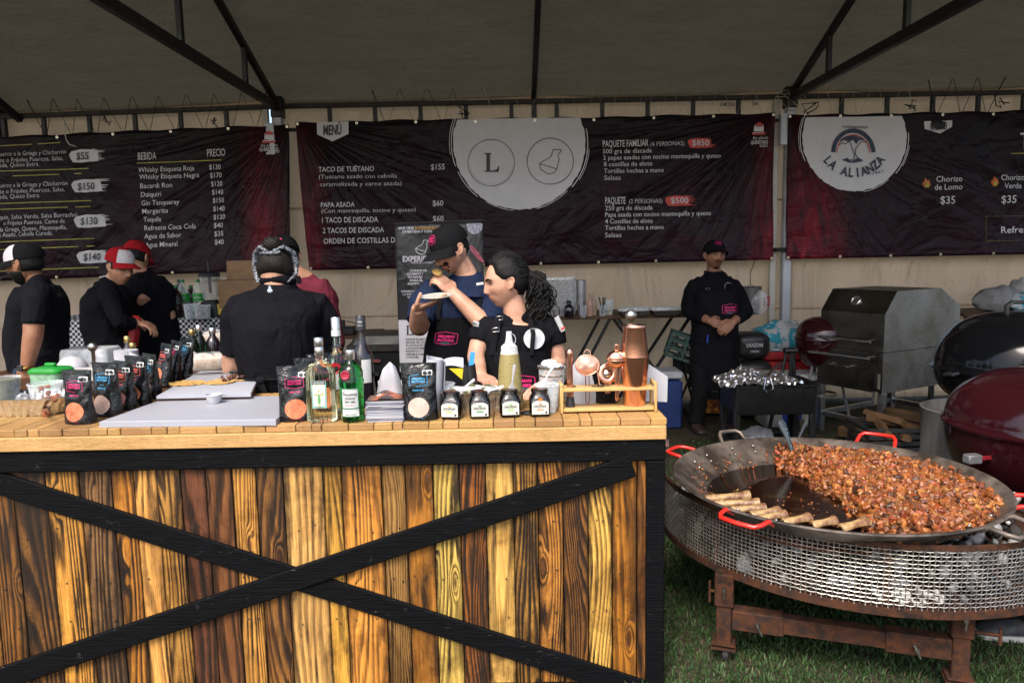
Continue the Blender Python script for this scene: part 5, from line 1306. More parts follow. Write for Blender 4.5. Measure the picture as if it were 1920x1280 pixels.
m = MB(); m.lathe([(.02, 0), (.036, 0), (.038, .002), (.036, .004), (.02, .004), (.018, .002)], 32, frame((0, 0, .04), R(80), 0, 0), False); m.build('plate', M_COPPER, hs, False, 50)
m = MB(); m.tube([V(((.028 + .004 * math.cos(k * .9)) * math.cos(R(k * 4)), .008 + .003 * math.sin(k * .9), .04 + (.028 + .004 * math.cos(k * .9)) * math.sin(R(k * 4)))) for k in range(90)], .0012, 4, True); m.build('spring', M_STEEL, hs, False, 60)
m = MB(); m.lathe([(.018, 0), (.012, .005), (.001, .008)], 24, frame((0, .003, .04), R(80), 0, 0)); m.build('hub', M_STEEL, hs, False, 60)
m = MB(); m.box((.0, .0, -.01), (.02, .003, .05), b=.001); m.build('handle', M_COPPER, hs)
js = thing('ball_strainer', 'copper ball strainer with pierced lower half, tallest strainer in the rack', 'strainer', loc(.035, .042, .04), 0, GRP)
cz = .152
m = MB(); m.ell((0, 0, cz), (.037, .028, .033), None, 28, 18); m.build('upper_shell', M_COPPER, js, False, 60)
m = MB(); m.tube([V((.0375 * math.cos(R(a)), .0285 * math.sin(R(a)), cz - .004)) for a in range(0, 360, 12)], .0015, 6, True); m.build('rim', M_COPPER, js, False, 60)
m = MB()
for k in range(-3, 4):
 for q in (-.012, -.019): m.ell((k * .0068 + (.003 if q < -.015 else 0), -.0265 + abs(k) * .0012, cz + q), .0014, None, 6, 4)
m.build('holes', pm('hole_black', (.01, .006, .003), .8), js)
m = MB(); m.box((0, 0, cz + .042), (.016, .006, .024), b=.002); m.build('hinge_tab', M_COPPER, js)
m = MB(); m.loft([[V((w_ * math.cos(a), -.004 + .003 * math.sin(a), z)) for a in [2 * math.pi * i / 12 for i in range(12)]] for w_, z in ((.004, cz - .032), (.0085, cz - .05), (.008, cz - .09), (.0065, .025), (.006, .002), (.003, -.004))]); m.build('handle', M_COPPER, js, False, 60)
for i, x in enumerate((.082, .128)):
 po = thing('pour_spout', ('copper double ended jigger spout at the shaker\'s left' if i == 0 else 'copper double ended jigger spout at the shaker\'s right'), 'pour spout', loc(x, .022, .094), 0, GRP)
 m = MB(); m.lathe([(.009, 0), (.0105, .002), (.0105, .011), (.007, .013), (.007, .018), (.0098, .022), (.0112, .03), (.0095, .038), (.004, .042), (.001, .042)], 20); m.build('spout', M_COPPER, po, False, 50)
sh = thing('cocktail_shaker', 'tall copper cocktail shaker of two nested tins', 'shaker', loc(.102, .05, .019), 0, GRP)
m = MB(); m.lathe([(.033, 0), (.0335, .008), (.0345, .01), (.045, .165), (.0455, .168), (.044, .168)], 36); m.build('lower_tin', M_COPPER, sh, False, 40)
m = MB(); m.lathe([(.0435, .16), (.034, .262), (.0345, .264), (.0345, .273), (.033, .275), (.001, .275)], 36); m.build('upper_tin', M_COPPER, sh, False, 40); sh.scale = (1.2, 1.2, 1.08)
muddler('steel bar muddler with pear shaped knob behind the copper shaker', onC(1183, 752), M_BRUSH, .36, .0235)
napkin('white folded paper behind the strainers', onC(1088, 757), R(-12), .12, .19, 2.2)
m = MB(); p_ = onC(1212, 757); m.sheet(lambda u, v_: (-.05 + .13 * u, .02 * math.sin(u * 3) - .01 * v_, .005 + (.19 - .09 * u) * v_), 12, 10, .002, (0, 1, 0)); o = m.build('white_bag', M_WPAPER, None, False, 60); o.location = p_; tag(o, 'white paper bag standing right of the copper shaker', 'paper bag')
m = MB(); m.lathe([(.05, 0), (.052, .004), (.054, .13), (.056, .132), (.056, .138), (.052, .138), (.048, .006), (.001, .005)], 28); o = m.build('dark_pot', pm('dark_tin', (.03, .03, .034), .3, .7), None, False, 50); o.location = onC(1135, 752) + V((0, 0, .0)); tag(o, 'dark round tin behind the ball strainer', 'pot')
M_BREAD = pm('tortilla_stack', (.42, .26, .12), .7, var=.35, vs=30, bs=.4, bscale=60)
zt = ZT - .005
for px, py, sx_, lb in ((395, 690, .09, 'bag of tortillas with green printed wrapper on the work table'), (412, 668, .07, 'upper bag of tortillas against the cook\'s sleeve')):
 p_ = G(px, py, zt); p_.z = zt + (0 if py > 680 else .075)
 t = thing('tortilla_bag', lb, 'tortilla bag', p_, R(10))
 m = MB(); rg = lambda k, z: [V((x, y, z)) for x, y in rrect(.2 * k * sx_ / .09, .16 * k, .05)]
 m.loft([rg(.9, 0), rg(1, .02), rg(1, .055), rg(.85, .075), rg(.3, .08)]); m.build('tortillas', M_BREAD, t, False, 50)
 m = MB(); rg2 = lambda k, z, j: [V((x * (1 + .06 * mnoise.noise((x * 30, y * 30, j))), y, z)) for x, y in rrect(.215 * k * sx_ / .09, .175 * k, .05)]
 m.loft([rg2(.92, 0, 1), rg2(1.02, .02, 2), rg2(1.02, .058, 3), rg2(.87, .08, 4), rg2(.3, .09, 5)]); m.build('wrapper', M_FILM, t, False, 50)
crumple('loose clear wrapper beside the tortilla bags', 'plastic_wrap', G(358, 690, zt), (.06, .05, .05), M_FILM, 9.0, 'plastic wrap')
def small_bottle(label, px, py, h, gm, cm_, r=.035, group='bottles at the back of the work table', zb_=zt):
 p_ = G(px, py, zb_); t = thing('bottle', label, 'bottle', (p_.x, p_.y, zb_), 0, group)
 m = MB(); m.lathe([(r * .9, 0), (r, .006), (r, h * .55), (r * .8, h * .66), (r * .42, h * .76), (r * .4, h * .88), (.001, h * .88)], 24); m.build('glass', gm, t, False, 50)
 m = MB(); m.lathe([(r * .46, h * .84), (r * .48, h * .85), (r * .48, h * .99), (r * .44, h), (.001, h)], 20); m.build('cap', cm_, t, False, 40); return t
M_GOLD = steel('gold_cap', (.7, .5, .2), .3)
small_bottle('bottle with gold screw cap, leftmost of the three behind the tortillas', 364, 684, .2, glass('green_dark_glass', (.1, .3, .2)), M_GOLD)
small_bottle('green bottle with white cap beside the tortilla bags', 377, 682, .22, glass('green_dark_glass', (.1, .3, .2)), M_SILC)
small_bottle('dark bottle with silver cap against the cook\'s sleeve', 402, 680, .2, G_DRK, M_SILC, .04)
small_bottle('bottle with tall gold cap behind the pouches and paper roll', 244, 702, .2, G_DRK, M_GOLD)
small_bottle('shorter bottle with gold cap behind the slanting row of pouches', 253, 702, .165, G_DRK, M_GOLD)
# ================================================================ THE BIG PAN ON ITS WHEELED FIRE STAND
M_RUST = NT('rusty_steel'); b_ = M_RUST; v = b_.obj()
b_.set(col=b_.mix(b_.ramp(b_.noise(v, 26, 5, .7), [(.4, 0), (.62, 1)]), b_.ramp(b_.noise(v, 7, 4, .6), [(.3, (.016, .0095, .0075)), (.7, (.04, .0225, .017))]), (.075, .027, .011)), rough=.8, metal=.15, spec=.25); b_.bump(b_.noise(v, 120, 4, .7), .4, .004); M_RUST = b_.m
M_PANST = NT('seasoned_pan_steel'); b_ = M_PANST; v = b_.obj()
sp = b_.n('ShaderNodeSeparateXYZ', ins={0: v})
b_.set(col=b_.mix(b_.ramp(b_.noise(v, 5, 5, .65), [(.42, 0), (.66, 1)]), (.045, .034, .027), (.22, .18, .15)), metal=.45, rough=b_.ramp(b_.noise(v, 14, 5, .7), [(.3, .28), (.7, .6)])); b_.bump(b_.noise(v, 90, 4, .7), .12, .004); M_PANST = b_.m
M_WIRE = steel('galvanised_wire', (.50, .47, .42), .4, dirt=.45, metal=.8, scale=14)
M_REDEN = NT('red_enamel'); b_ = M_REDEN; b_.set(col=b_.mix(b_.ramp(b_.noise(b_.obj(), 45, 4, .7), [(.66, 0), (.7, .9)]), (.62, .02, .012), (.16, .14, .13)), rough=.3, coat=.3); M_REDEN = b_.m
RC = V((1.492, 3.152)); RR = .828; ZR0, ZR1 = .375, .603
st = thing('fire_stand', 'rusty round fire stand with crimped wire mesh wall on castors', 'fire stand', (RC.x, RC.y, 0))
m = MB(); nv_, nh_ = 300, 15
for k in range(nv_):
 a = 2 * math.pi * k / nv_; ca, sa = math.cos(a), math.sin(a)
 if k * 360 / nv_ < 172: continue
 pts = [V((RC.x + (RR + .0032 * (1 if (j + k) % 2 else -1)) * ca, RC.y + (RR + .0032 * (1 if (j + k) % 2 else -1)) * sa, ZR0 + .004 + (ZR1 - ZR0 - .008) * j / nh_)) for j in range(nh_ + 1)]
 m.tube(pts, .0021, 4, cap=False)
for j in range(1, nh_):
 pts = []
 for k in range(int(nv_ * 172 / 360), nv_ + 1):
  a = 2 * math.pi * k / nv_; r = RR + .0032 * (-1 if (j + k) % 2 else 1)
  pts.append(V((RC.x + r * math.cos(a), RC.y + r * math.sin(a), ZR0 + .004 + (ZR1 - ZR0 - .008) * j / nh_)))
 m.tube(pts, .0021, 4, False)
for k in range(nv_):
 a = 2 * math.pi * k / nv_; ca, sa = math.cos(a), math.sin(a)
 break
 m.tube([V((RC.x + RR * ca, RC.y + RR * sa, ZR0 + .004)), V((RC.x + RR * ca, RC.y + RR * sa, ZR1 - .004))], .0021, 4, cap=False)
m.build('wire_mesh', M_WIRE, st, True, 60, False)
T0 = Matrix.Translation((RC.x, RC.y, 0))
m = MB(); m.lathe([(RR - .006, ZR0 - .022), (RR + .006, ZR0 - .022), (RR + .006, ZR0 + .006), (RR - .004, ZR0 + .006), (RR - .006, ZR0 - .022)], 96, T0, False); m.build('lower_hoop', M_RUST, st, True, 40)
m = MB(); m.loft([[V((RC.x + r * math.cos(R(a)), RC.y + r * math.sin(R(a)), z)) for r, z in ((RR - .004, ZR1 - .012), (RR + .004, ZR1 - .012), (RR + .004, ZR1 + .006), (RR - .004, ZR1 + .006))] for a in range(172, 361, 3)]); m.build('upper_hoop', M_RUST, st, True, 40)
for a in (-62, -107, -150, -20, 178):
 m = MB(); m.box((0, 0, 0), (.024, .006, ZR1 - ZR0 - .02)); me = m.mesh('upright_strap', M_RUST); me.transform(Matrix.Translation((RC.x + (RR - .008) * math.cos(R(a)), RC.y + (RR - .008) * math.sin(R(a)), (ZR0 + ZR1) / 2)) @ Matrix.Rotation(R(a + 90), 4, 'Z')); link('upright_strap', me, st, True)
m = MB(); m.lathe([(.01, ZR0 - .015), (RR - .008, ZR0 - .015), (RR - .008, ZR0 - .008), (.01, ZR0 - .008)], 64, T0); m.build('fire_floor', M_RUST, st, True, 40)
M_ASH = NT('ash'); b_ = M_ASH; b_.set(col=b_.attr('Col'), rough=.95, spec=.1); b_.bump(b_.noise(b_.obj(), 60, 4), .5, .01); M_ASH = b_.m
m = MB(); rr = random.Random(8)
def ashp():
 a = rr.uniform(0, 6.28); q = (RR - .05) * math.sqrt(rr.random()); return V((RC.x + q * math.cos(a), RC.y + q * math.sin(a), ZR0 + rr.uniform(0, .085)))
chunks(m, 900, ashp, .012, .034, [(.3, .3, .3), (.22, .22, .22), (.04, .038, .037), (.05, .045, .042), (.02, .02, .02), (.4, .39, .38)], rr)
for k in range(60):
 m.col = (.62, .6, .56); a = R(-100 + rr.uniform(-9, 9)); q = RR - rr.uniform(.03, .12); m.ell(V((RC.x + q * math.cos(a), RC.y + q * math.sin(a), ZR0 + rr.uniform(.004, .03))), rr.uniform(.005, .012), None, 6, 4)
o = m.build('ash_bed', M_ASH, st, True, 60, False); o['kind'] = 'stuff'
LA, LB = V((.80, 2.70)), V((1.555, 2.44)); ax = (LB - LA).normalized(); nrm = V((-ax.y, ax.x))
rotz = math.atan2(ax.y, ax.x); RZ = rotm(0, 0, rotz)
M_ZINC = steel('zinc_bolt', (.5, .5, .48), .35)
def leg(p, front=True):
 m = MB(); m.box((p.x, p.y, .205), (.056, .056, .27), RZ, .004); lg = m.build('leg', M_RUST, st, True, 30)
 m = MB(); m.box((p.x, p.y, .30), (.07, .07, .13), RZ, .004); m.build('sleeve', M_RUST, lg, True, 30)
 m = MB(); q = V((p.x, p.y, .315)) - V((nrm.x, nrm.y, 0)) * .036; m.tube([q, q - V((nrm.x, nrm.y, 0)) * .03], .007, 10); m.tube([q - V((nrm.x, nrm.y, 0)) * .022 + V((0, 0, -.035)), q - V((nrm.x, nrm.y, 0)) * .026 + V((.004, 0, .01))], .005, 8); m.build('clamp_screw', M_ZINC, lg, True, 50)
 m = MB(); q = V((p.x, p.y, .2)); m.box((p.x, p.y, .068), (.092, .092, .006), RZ, .001); m.box((p.x, p.y, .084), (.085, .085, .005), RZ, .001)
 for s in (-1, 1):
  o_ = V((ax.x, ax.y, 0)) * (.018 * s); m.box(V((p.x + .008, p.y, .042)) + o_, (.003, .035, .05), RZ)
 m.build('castor_plate', M_RUST, lg, True, 30)
 m = MB(); m.lathe([(.008, -.012), (.029, -.012), (.031, -.008), (.031, .008), (.029, .012), (.008, .012)], 20, Matrix.Translation((p.x + .008, p.y, .032)) @ RZ.to_4x4() @ Matrix.Rotation(R(90), 4, 'Y')); m.build('castor_wheel', pm('castor_rubber', (.02, .02, .021), .6), lg, True, 40)
 return lg
for p in (LA, LB, LA + nrm * .86, LB + nrm * .86): leg(p)
def rail(a, b, z):
 A, B = V((a.x, a.y, z)), V((b.x, b.y, z)); d = (B - A).normalized(); L = (B - A).length
 m = MB(); m.beam(A + d * .03, B - d * .03, .05, .062, .003); rl = m.build('rail', M_RUST, st, True, 30)
 m = MB(); m.beam(A + d * .03, A + d * (L * .27), .064, .077, .004); m.build('rail_sleeve', M_RUST, rl, True, 30)
 m = MB(); m.beam(B - d * (L * .30), B - d * .03, .064, .077, .004); m.build('rail_sleeve', M_RUST, rl, True, 30)
 sd_ = d.cross(V((0, 0, 1)))
 for q in (.16, .82):
  m = MB(); c = A + d * (L * q) + sd_ * .032; m.tube([c, c + sd_ * .035], .0075, 10); m.tube([c + sd_ * .028 - V((0, 0, .03)) + d * .012, c + sd_ * .03 + V((0, 0, .02)) - d * .012], .0045, 8); m.build('clamp_screw', M_ZINC, rl, True, 50)
rail(LA, LB, .185); rail(LA + nrm * .86, LB + nrm * .86, .185)
for p in (LA, LB):
 m = MB(); m.beam(V((p.x, p.y, .345)), V((p.x, p.y, .345)) + V((nrm.x, nrm.y, 0)) * .86, .05, .05, .003); m.build('bearer', M_RUST, st, True, 30)
m = MB(); q = V((LB.x, LB.y, .25)); d3 = V((ax.x, ax.y, 0)); m.tube([q + d3 * .03, q + d3 * .12], .007, 10); m.tube([q + d3 * .12 - V((0, 0, .035)), q + d3 * .12 + V((0, 0, .025))], .006, 8); m.build('side_screw', M_RUST, st, True, 50)
m = MB(); q = V((LA.x, LA.y, .28)); m.tube([q - d3 * .03, q - d3 * .055], .006, 8); m.tube([q - d3 * .055 - V((0, 0, .045)), q - d3 * .055 + V((0, 0, .04))], .005, 8); m.build('side_screw', M_RUST, st, True, 50)
PC = V((1.295, 2.925)); PR_ = .626; ZP = .662
pn = thing('giant_pan', 'huge round steel pan with red loop handles over the fire stand', 'pan', (PC.x, PC.y, ZP))
m = MB()
prof = [(.01, -.118), (.42, -.118), (.47, -.108), (PR_ - .012, -.006), (PR_ - .004, 0), (PR_ + .004, 0), (PR_ + .006, -.006), (PR_ - .004, -.014), (.475, -.116), (.42, -.126), (.01, -.126)]
m.lathe(prof, 128, None); m.build('bowl', M_PANST, pn, False, 50)
def panp(ang, r, z): return V((r * math.cos(R(ang)), r * math.sin(R(ang)), z))
def handle(ang, wd, red, out=.075, zo=.03):
 a0, a1 = ang - wd, ang + wd
 pts = [panp(a0, PR_ - .03, -.03), panp(a0, PR_ + .015, -.005), panp(a0 + .8, PR_ + out * .7, zo * .7), panp(a0 + 2.2, PR_ + out, zo), panp(ang, PR_ + out + .004, zo), panp(a1 - 2.2, PR_ + out, zo), panp(a1 - .8, PR_ + out * .7, zo * .7), panp(a1, PR_ + .015, -.005), panp(a1, PR_ - .03, -.03)]
 m = MB(); m.tube(pts, .0085 if red else .009, 10)
 h = m.build('handle', M_REDEN if red else M_PANST, pn, False, 60)
 m = MB()
 for a in (a0, a1):
  for dz in (-.026, -.05): m.ell(panp(a, PR_ - .032 + dz * .9, dz + .006), .006, None, 8, 6)
 m.build('rivets', M_ZINC, h, False, 60)
handle(-139, 7.6, True, .07, -.015); handle(141, 6.5, True, .085, .0); handle(49, 7.5, True, .07, .03); handle(-30, 6.5, True, .10, .0); handle(-56, 8, False, .09, -.02); handle(110, 6, False, .06, .03)
m = MB(); q = panp(141, PR_ + .12, .02); m.tube([q + V((-.014, 0, .02)), q + V((-.014, 0, -.02)), q + V((0, 0, -.034)), q + V((.014, 0, -.02)), q + V((.014, 0, .02)), q + V((-.014, 0, .02))], .003, 6); m.box(q + V((0, .002, 0)), (.026, .003, .045), b=.001); m.build('hook_plate', M_BRUSH, pn, False, 40)
M_OIL = NT('dark_oil'); b_ = M_OIL; v = b_.obj()
b_.set(col=b_.ramp(b_.noise(v, 5, 4, .6), [(.35, (.004, .0015, .001)), (.58, (.012, .004, .0015)), (.75, (.04, .022, .006))]), rough=.1, spec=.3); b_.bump(b_.noise(b_.obj((1, 1, 1)), 60, 4, .7), .12, .004); M_OIL = b_.m
zo = ZP - .094
m = MB(); m.lathe([(.49, 0), (.3, .0005), (.01, .001)], 72, Matrix.Translation((PC.x, PC.y, zo))); o = m.build('oil', M_OIL, None, False, 180, False); o['kind'] = 'stuff'; o['label'] = 'pool of dark glossy oil in the bottom of the giant pan'
def heap_h(x, y):
 r = math.hypot(x, y)
 d = x + .03 + .10 * max(0, y - .05) - .04 * mnoise.noise((x * 6, y * 6, 2)) + .12 * max(0, -.15 - y)
 d2 = -1
 h = min(1, max(0, d / .16)); h = h * h * (3 - 2 * h)
 edge = min(1, max(0, (.585 - r) / .08))
 return h * edge * (.085 + .022 * mnoise.noise((x * 4, y * 4, 7))), h * edge
rr = random.Random(31); m = MB()
MC = [(.31, .095, .019)] * 4 + [(.24, .068, .014)] * 3 + [(.37, .15, .034)] * 2 + [(.28, .055, .014), (.09, .03, .01)]
MC_ = [(.28, .105, .022), (.34, .145, .033), (.21, .068, .016), (.37, .18, .045), (.13, .04, .012), (.27, .085, .02), (.30, .115, .035), (.38, .21, .06), (.30, .055, .014), (.08, .026, .01), (.24, .088, .024)]
cnt = 0; tries = 0
while cnt < 3800 and tries < 60000:
 tries += 1
 x, y = rr.uniform(-.6, .6), rr.uniform(-.6, .6)
 h, e = heap_h(x, y)
 if e < .04 or rr.random() > .25 + e: continue
 r_ = math.hypot(x, y); floor = -.118 + max(0, (r_ - .45)) * .68
 top = max(floor + .012, -.1 + h * 1.0)
 c = V((PC.x + x, PC.y + y, ZP + top + rr.uniform(-.018, .006)))
 rad = rr.choice((rr.uniform(.006, .010), rr.uniform(.010, .016), rr.uniform(.013, .02)))
 kv_ = rr.uniform(.5, 1.3); m.col = tuple(q * kv_ * rr.uniform(.93, 1.07) for q in rr.choice(MC))
 rot = rotm(rr.uniform(0, 6), rr.uniform(0, 6), rr.uniform(0, 6))
 hx = (rad * rr.uniform(.75, 1.3), rad * rr.uniform(.6, 1.0), rad * rr.uniform(.55, .9))
 k = len(m.v); m.box(c, [2 * q * .82 for q in hx], rot, min(hx) * rr.uniform(.35, .6))
 for jx in range(k, len(m.v)):
  p = V(m.v[jx]); dd = p - c; m.v[jx] = tuple(c + dd * (1 + .5 * mnoise.noise(p * 75 + V((cnt, 0, 0)))))
 cnt += 1
for k in range(170):   # scraps at the rim and in the oil
 a = rr.uniform(95, 185); q = rr.uniform(.44, .56); floor = -.112 + max(0, (q - .45)) * .68
 if rr.random() < .3: a, q = rr.uniform(150, 290), rr.uniform(.1, .4); floor = -.092
 m.col = tuple(z * rr.uniform(.6, 1.0) for z in rr.choice(MC)); c = V((PC.x, PC.y, ZP)) + panp(a, q, floor + .003)
 m.box(c, (rr.uniform(.004, .014), rr.uniform(.004, .01), .006), rotm(rr.random(), rr.random(), rr.random() * 6), .002)
o = m.build('meat_heap', M_MEAT, None, False, 35, False); o['kind'] = 'stuff'; o['label'] = 'heap of browned chopped meat and sausage in the giant pan'
m = MB(); m.col = (.13, .04, .014)
def hb_(u, v_):
 x, y = -.6 + 1.2 * u, -.6 + 1.2 * v_; h, e = heap_h(x, y); r_ = math.hypot(x, y); return (PC.x + x, PC.y + y, ZP + max(-.118 + max(0, r_ - .45) * .68 + (.004 if e > .04 else -.06), -.112 + h) - (0 if r_ < .6 else .1))
m.loft([[hb_(.5 + .54 / 1.2 * q * math.cos(a), .5 + .54 / 1.2 * q * math.sin(a)) for a in [2 * math.pi * i / 72 for i in range(72)]] for q in [.01] + [k / 20 for k in range(1, 21)]], False); o.data.name = 'meat_heap'; o2 = m.build('meat_base', M_MEAT, o, False, 180)
M_BONE = NT('roasted_bone'); b_ = M_BONE; v = b_.obj()
b_.set(col=b_.mix(b_.ramp(b_.noise(v, 28, 5, .65), [(.42, 0), (.62, .95)]), (.36, .235, .105), (.12, .045, .02)), rough=.45); b_.bump(b_.noise(v, 70, 3), .3, .004); M_BONE = b_.m
def bone(px, py, px2, py2, label, w_, roll, yw=None):
 c = G((px + px2) / 2, (py + py2) / 2, ZP - .055); a, b = G(px, py, ZP - .06), G(px2, py2, ZP - .05)
 d = b - a; L = d.length
 m = MB(); rings = []
 for q, k in ((0, .8), (.03, .92), (.2, .86), (.5, .74), (.75, .82), (.95, 1.1), (1, 1.05)):
  rg = []
  n_ = 14
  for i in range(n_):
   an = math.pi * (i / (n_ - 1)); rg.append(V((L * (q - .5), w_ * k * math.cos(an), w_ * k * .85 * math.sin(an) - w_ * .3)))
  for i in range(n_):
   an = math.pi * (1 - i / (n_ - 1)); rg.append(V((L * (q - .5), w_ * k * .62 * math.cos(an), w_ * k * .5 * math.sin(an) - w_ * .3 - .001)))
  rings.append(rg)
 m.loft(rings, True); o = m.build('marrow_bone', M_BONE, None, False, 50)
 o.location = c; o.rotation_euler = (roll, -math.asin(max(-1, min(1, d.z / L))), math.atan2(d.y, d.x)); tag(o, label, 'bone', 'split marrow bones along the pan rim'); return o
for a_ in ((1322, 933, 1406, 926, 'long split marrow bone at the top of the row, furthest from the camera', .02, .5), (1338, 942, 1424, 940, 'long split marrow bone second in the row', .019, .5), (1370, 954, 1436, 949, 'split marrow bone with pink end third in the row', .019, .4),
   (1408, 963, 1462, 954, 'split marrow bone with yellow flank fourth in the row', .019, .3), (1424, 970, 1474, 961, 'pale split marrow bone fifth in the row beside the red handle', .019, .3), (1468, 977, 1519, 967, 'short wedge shaped marrow bone sixth in the row', .021, .2),
   (1522, 982, 1567, 973, 'dark roasted marrow bone seventh in the row', .021, .2), (1576, 988, 1626, 974, 'arched marrow bone nearest the meat heap', .023, .1)): bone(*a_)
ld = thing('serving_spoon', 'dark speckled enamel spoon standing in the meat', 'spoon', P(1487, 850, 3.42))
M_SPECK = NT('speckled_enamel'); b_ = M_SPECK; b_.set(col=b_.ramp(b_.noise(b_.obj(), 260, 2), [(.6, (.012, .02, .024)), (.66, (.4, .48, .5))], 'CONSTANT'), rough=.2); M_SPECK = b_.m
m = MB(); m.tube([P(1494, 868, 3.40), P(1484, 840, 3.42), P(1476, 818, 3.44), P(1468, 800, 3.46), P(1463, 788, 3.47)], [.008, .009, .013, .019, .015], 12, sq=.35, up=(0, 1, 0)); m.build('handle', M_SPECK, ld, True, 60); m = MB(); m.ell(P(1497, 875, 3.39), (.03, .04, .015)); m.build('bowl', M_SPECK, ld, True, 60)
# ================================================================ GRILLS AT RIGHT
def kettle(label, c, r, zr, hl, hb, mat, rz=0.0, hasleg=True, lift=(0, 0)):
 t = thing('kettle_grill', label, 'grill', (c[0], c[1], 0), rz)
 m = MB(); n_ = 14
 pr_ = [(r * 1.03, zr - .006), (r * 1.035, zr + .006), (r * 1.0, zr + .018)] + [(max(.001, r * math.cos(R(90 * k / n_)) ** .78), zr + .018 + hl * math.sin(R(90 * k / n_))) for k in range(1, n_ + 1)]
 m.lathe(pr_, 72); ld_ = m.build('lid', mat, t, False, 60)
 m = MB(); pb = [(max(.001, r * math.cos(R(90 * k / n_)) ** .6), zr - .01 - hb * math.sin(R(90 * k / n_))) for k in range(n_, -1, -1)]
 m.lathe(pb, 72); m.build('bowl', mat, t, False, 60)
 return t, ld_
M_MAROON = NT('maroon_enamel'); b_ = M_MAROON; b_.set(col=(.024, .0035, .0055), rough=b_.ramp(b_.noise(b_.obj(), 5, 4, .6), [(.3, .08), (.7, .2)]), spec=.5); M_MAROON = b_.m
M_BLKEN = NT('black_enamel'); b_ = M_BLKEN; b_.set(col=(.004, .0045, .0055), rough=b_.ramp(b_.noise(b_.obj(), 5, 5, .65), [(.3, .06), (.7, .2)]), spec=.25); M_BLKEN = b_.m
M_HND = pm('grey_handle', (.13, .13, .135), .5, var=.2)
c_ = P(1968, 800, 3.72)
t, l_ = kettle('large maroon kettle grill with closed lid beside the pan', (c_.x, c_.y), .475, .655, .275, .40, M_MAROON)
zr = .60
a = P(1880, 735, 3.5); b = P(1940, 722, 3.5)
m = MB(); q = lambda x, y, z: V((x, y, z))
hz = zr + .318
pts = [q(-.27, -.20, hz - .06), q(-.265, -.205, hz - .01), q(-.235, -.21, hz + .012), q(-.14, -.22, hz + .02), q(-.05, -.23, hz + .015), q(-.02, -.235, hz - .01), q(-.02, -.235, hz - .06)]
m.tube(pts, [.012, .012, .014, .016, .014, .012, .012], 10, sq=1.5); m.build('lid_handle', M_HND, t, False, 60)
m = MB(); m.box((-.475, -.2, zr - .055), (.14, .016, .02), rotm(0, 0, .2), .003); m.build('side_bracket', pm('red_bracket', (.22, .012, .02), .4), t); m = MB(); m.box((-.53, -.22, zr - .05), (.075, .05, .045), rotm(0, 0, .15), .006); m.build('bracket_cover', M_HND, t)
for ang in (60, 180, 300):
 m = MB(); m.tube([q(.26 * math.cos(R(ang)), .26 * math.sin(R(ang)), .42), q(.42 * math.cos(R(ang)), .42 * math.sin(R(ang)), .0)], .014, 10); m.build('leg', M_HND, t, False, 60)
c_ = P(1906, 680, 4.75)
t, l_ = kettle('large black domed kettle smoker behind the maroon grill', (c_.x, c_.y), .475, .775, .355, .25, M_BLKEN)
m = MB(); m.tube([q(-.12, -.05, 1.13), q(-.12, -.05, 1.19), q(-.09, -.05, 1.213), q(.09, -.05, 1.213), q(.12, -.05, 1.19), q(.12, -.05, 1.13)], .013, 10, sq=1.6); m.build('lid_handle', pm('dark_handle', (.02, .02, .02), .6), t, False, 60)
m = MB(); m.lathe([(.04, 0), (.04, .006), (.025, .012), (.001, .012)], 24, Matrix.Translation((.1, -.36, 1.04)) @ Matrix.Rotation(R(55), 4, 'X')); m.build('vent', M_STEEL, t, False, 40)
for ang in (30, 150, 270):
 m = MB(); m.tube([q(.3 * math.cos(R(ang)), .3 * math.sin(R(ang)), .66), q(.4 * math.cos(R(ang)), .4 * math.sin(R(ang)), 0)], .014, 10); m.build('leg', M_HND, t, False, 60)
m = MB(); m.tube([q(-.49, -.18, .78), q(-.54, -.2, .775), q(-.55, -.14, .77), q(-.49, -.1, .77)], .012, 8); m.build('side_handle', BLACK(), t, False, 60)
c_ = P(1828, 800, 4.22)
M_GALV = NT('dirty_galvanised'); b_ = M_GALV; v = b_.obj((1, 1, .35))
b_.set(col=b_.mix(b_.ramp(b_.noise(v, 9, 5, .7), [(.5, 0), (.7, .85)]), (.15, .148, .14), (.06, .036, .02)), rough=.55, metal=.5); b_.bump(b_.noise(b_.obj(), 18, 4), .25, .01); M_GALV = b_.m
t = thing('ash_drum', 'stained galvanised drum between the black and maroon kettles', 'drum', (c_.x, c_.y, 0))
m = MB(); m.lathe([(.25, 0), (.262, .01), (.27, .2), (.282, .34), (.282, .36), (.275, .37), (.285, .62), (.29, .635), (.28, .64), (.265, .37), (.245, .02), (.001, .015)], 48); m.build('drum', M_GALV, t, False, 40)
c_ = P(1542, 652, 6.35)
t, l_ = kettle('small maroon kettle grill half hidden by the stainless smoker', (c_.x, c_.y), .225, .80, .17, .25, M_MAROON)
for ang in (90, 210, 330):
 m = MB(); m.tube([q(.12 * math.cos(R(ang)), .12 * math.sin(R(ang)), .6), q(.26 * math.cos(R(ang)), .26 * math.sin(R(ang)), 0)], .012, 8); m.build('leg', M_HND, t, False, 60)
m = MB(); m.lathe([(.12, .0), (.13, 0), (.13, .02), (.12, .02)], 32, Matrix.Translation((0, 0, .3)), False); m.build('ash_ring', M_BRUSH, t)
M_SS = steel('soiled_stainless', (.5, .5, .52), .3, (1, 1, 40), .18, 1.0, 2.5); M_SSD = steel('dark_stainless', (.19, .17, .15), .38, (40, 1, 1), .45, 1.0, 3)  # second steel is darker and browner, for the front, hood and drawers
p0 = G(1652, 850, 0)
k0 = V((p0.x, p0.y, 0)); YN = 5.75
cor = P(1655, 700, YN); cor.z = 0
fl = P(1538, 640, YN + .52); fl.z = 0      # far end of the front face
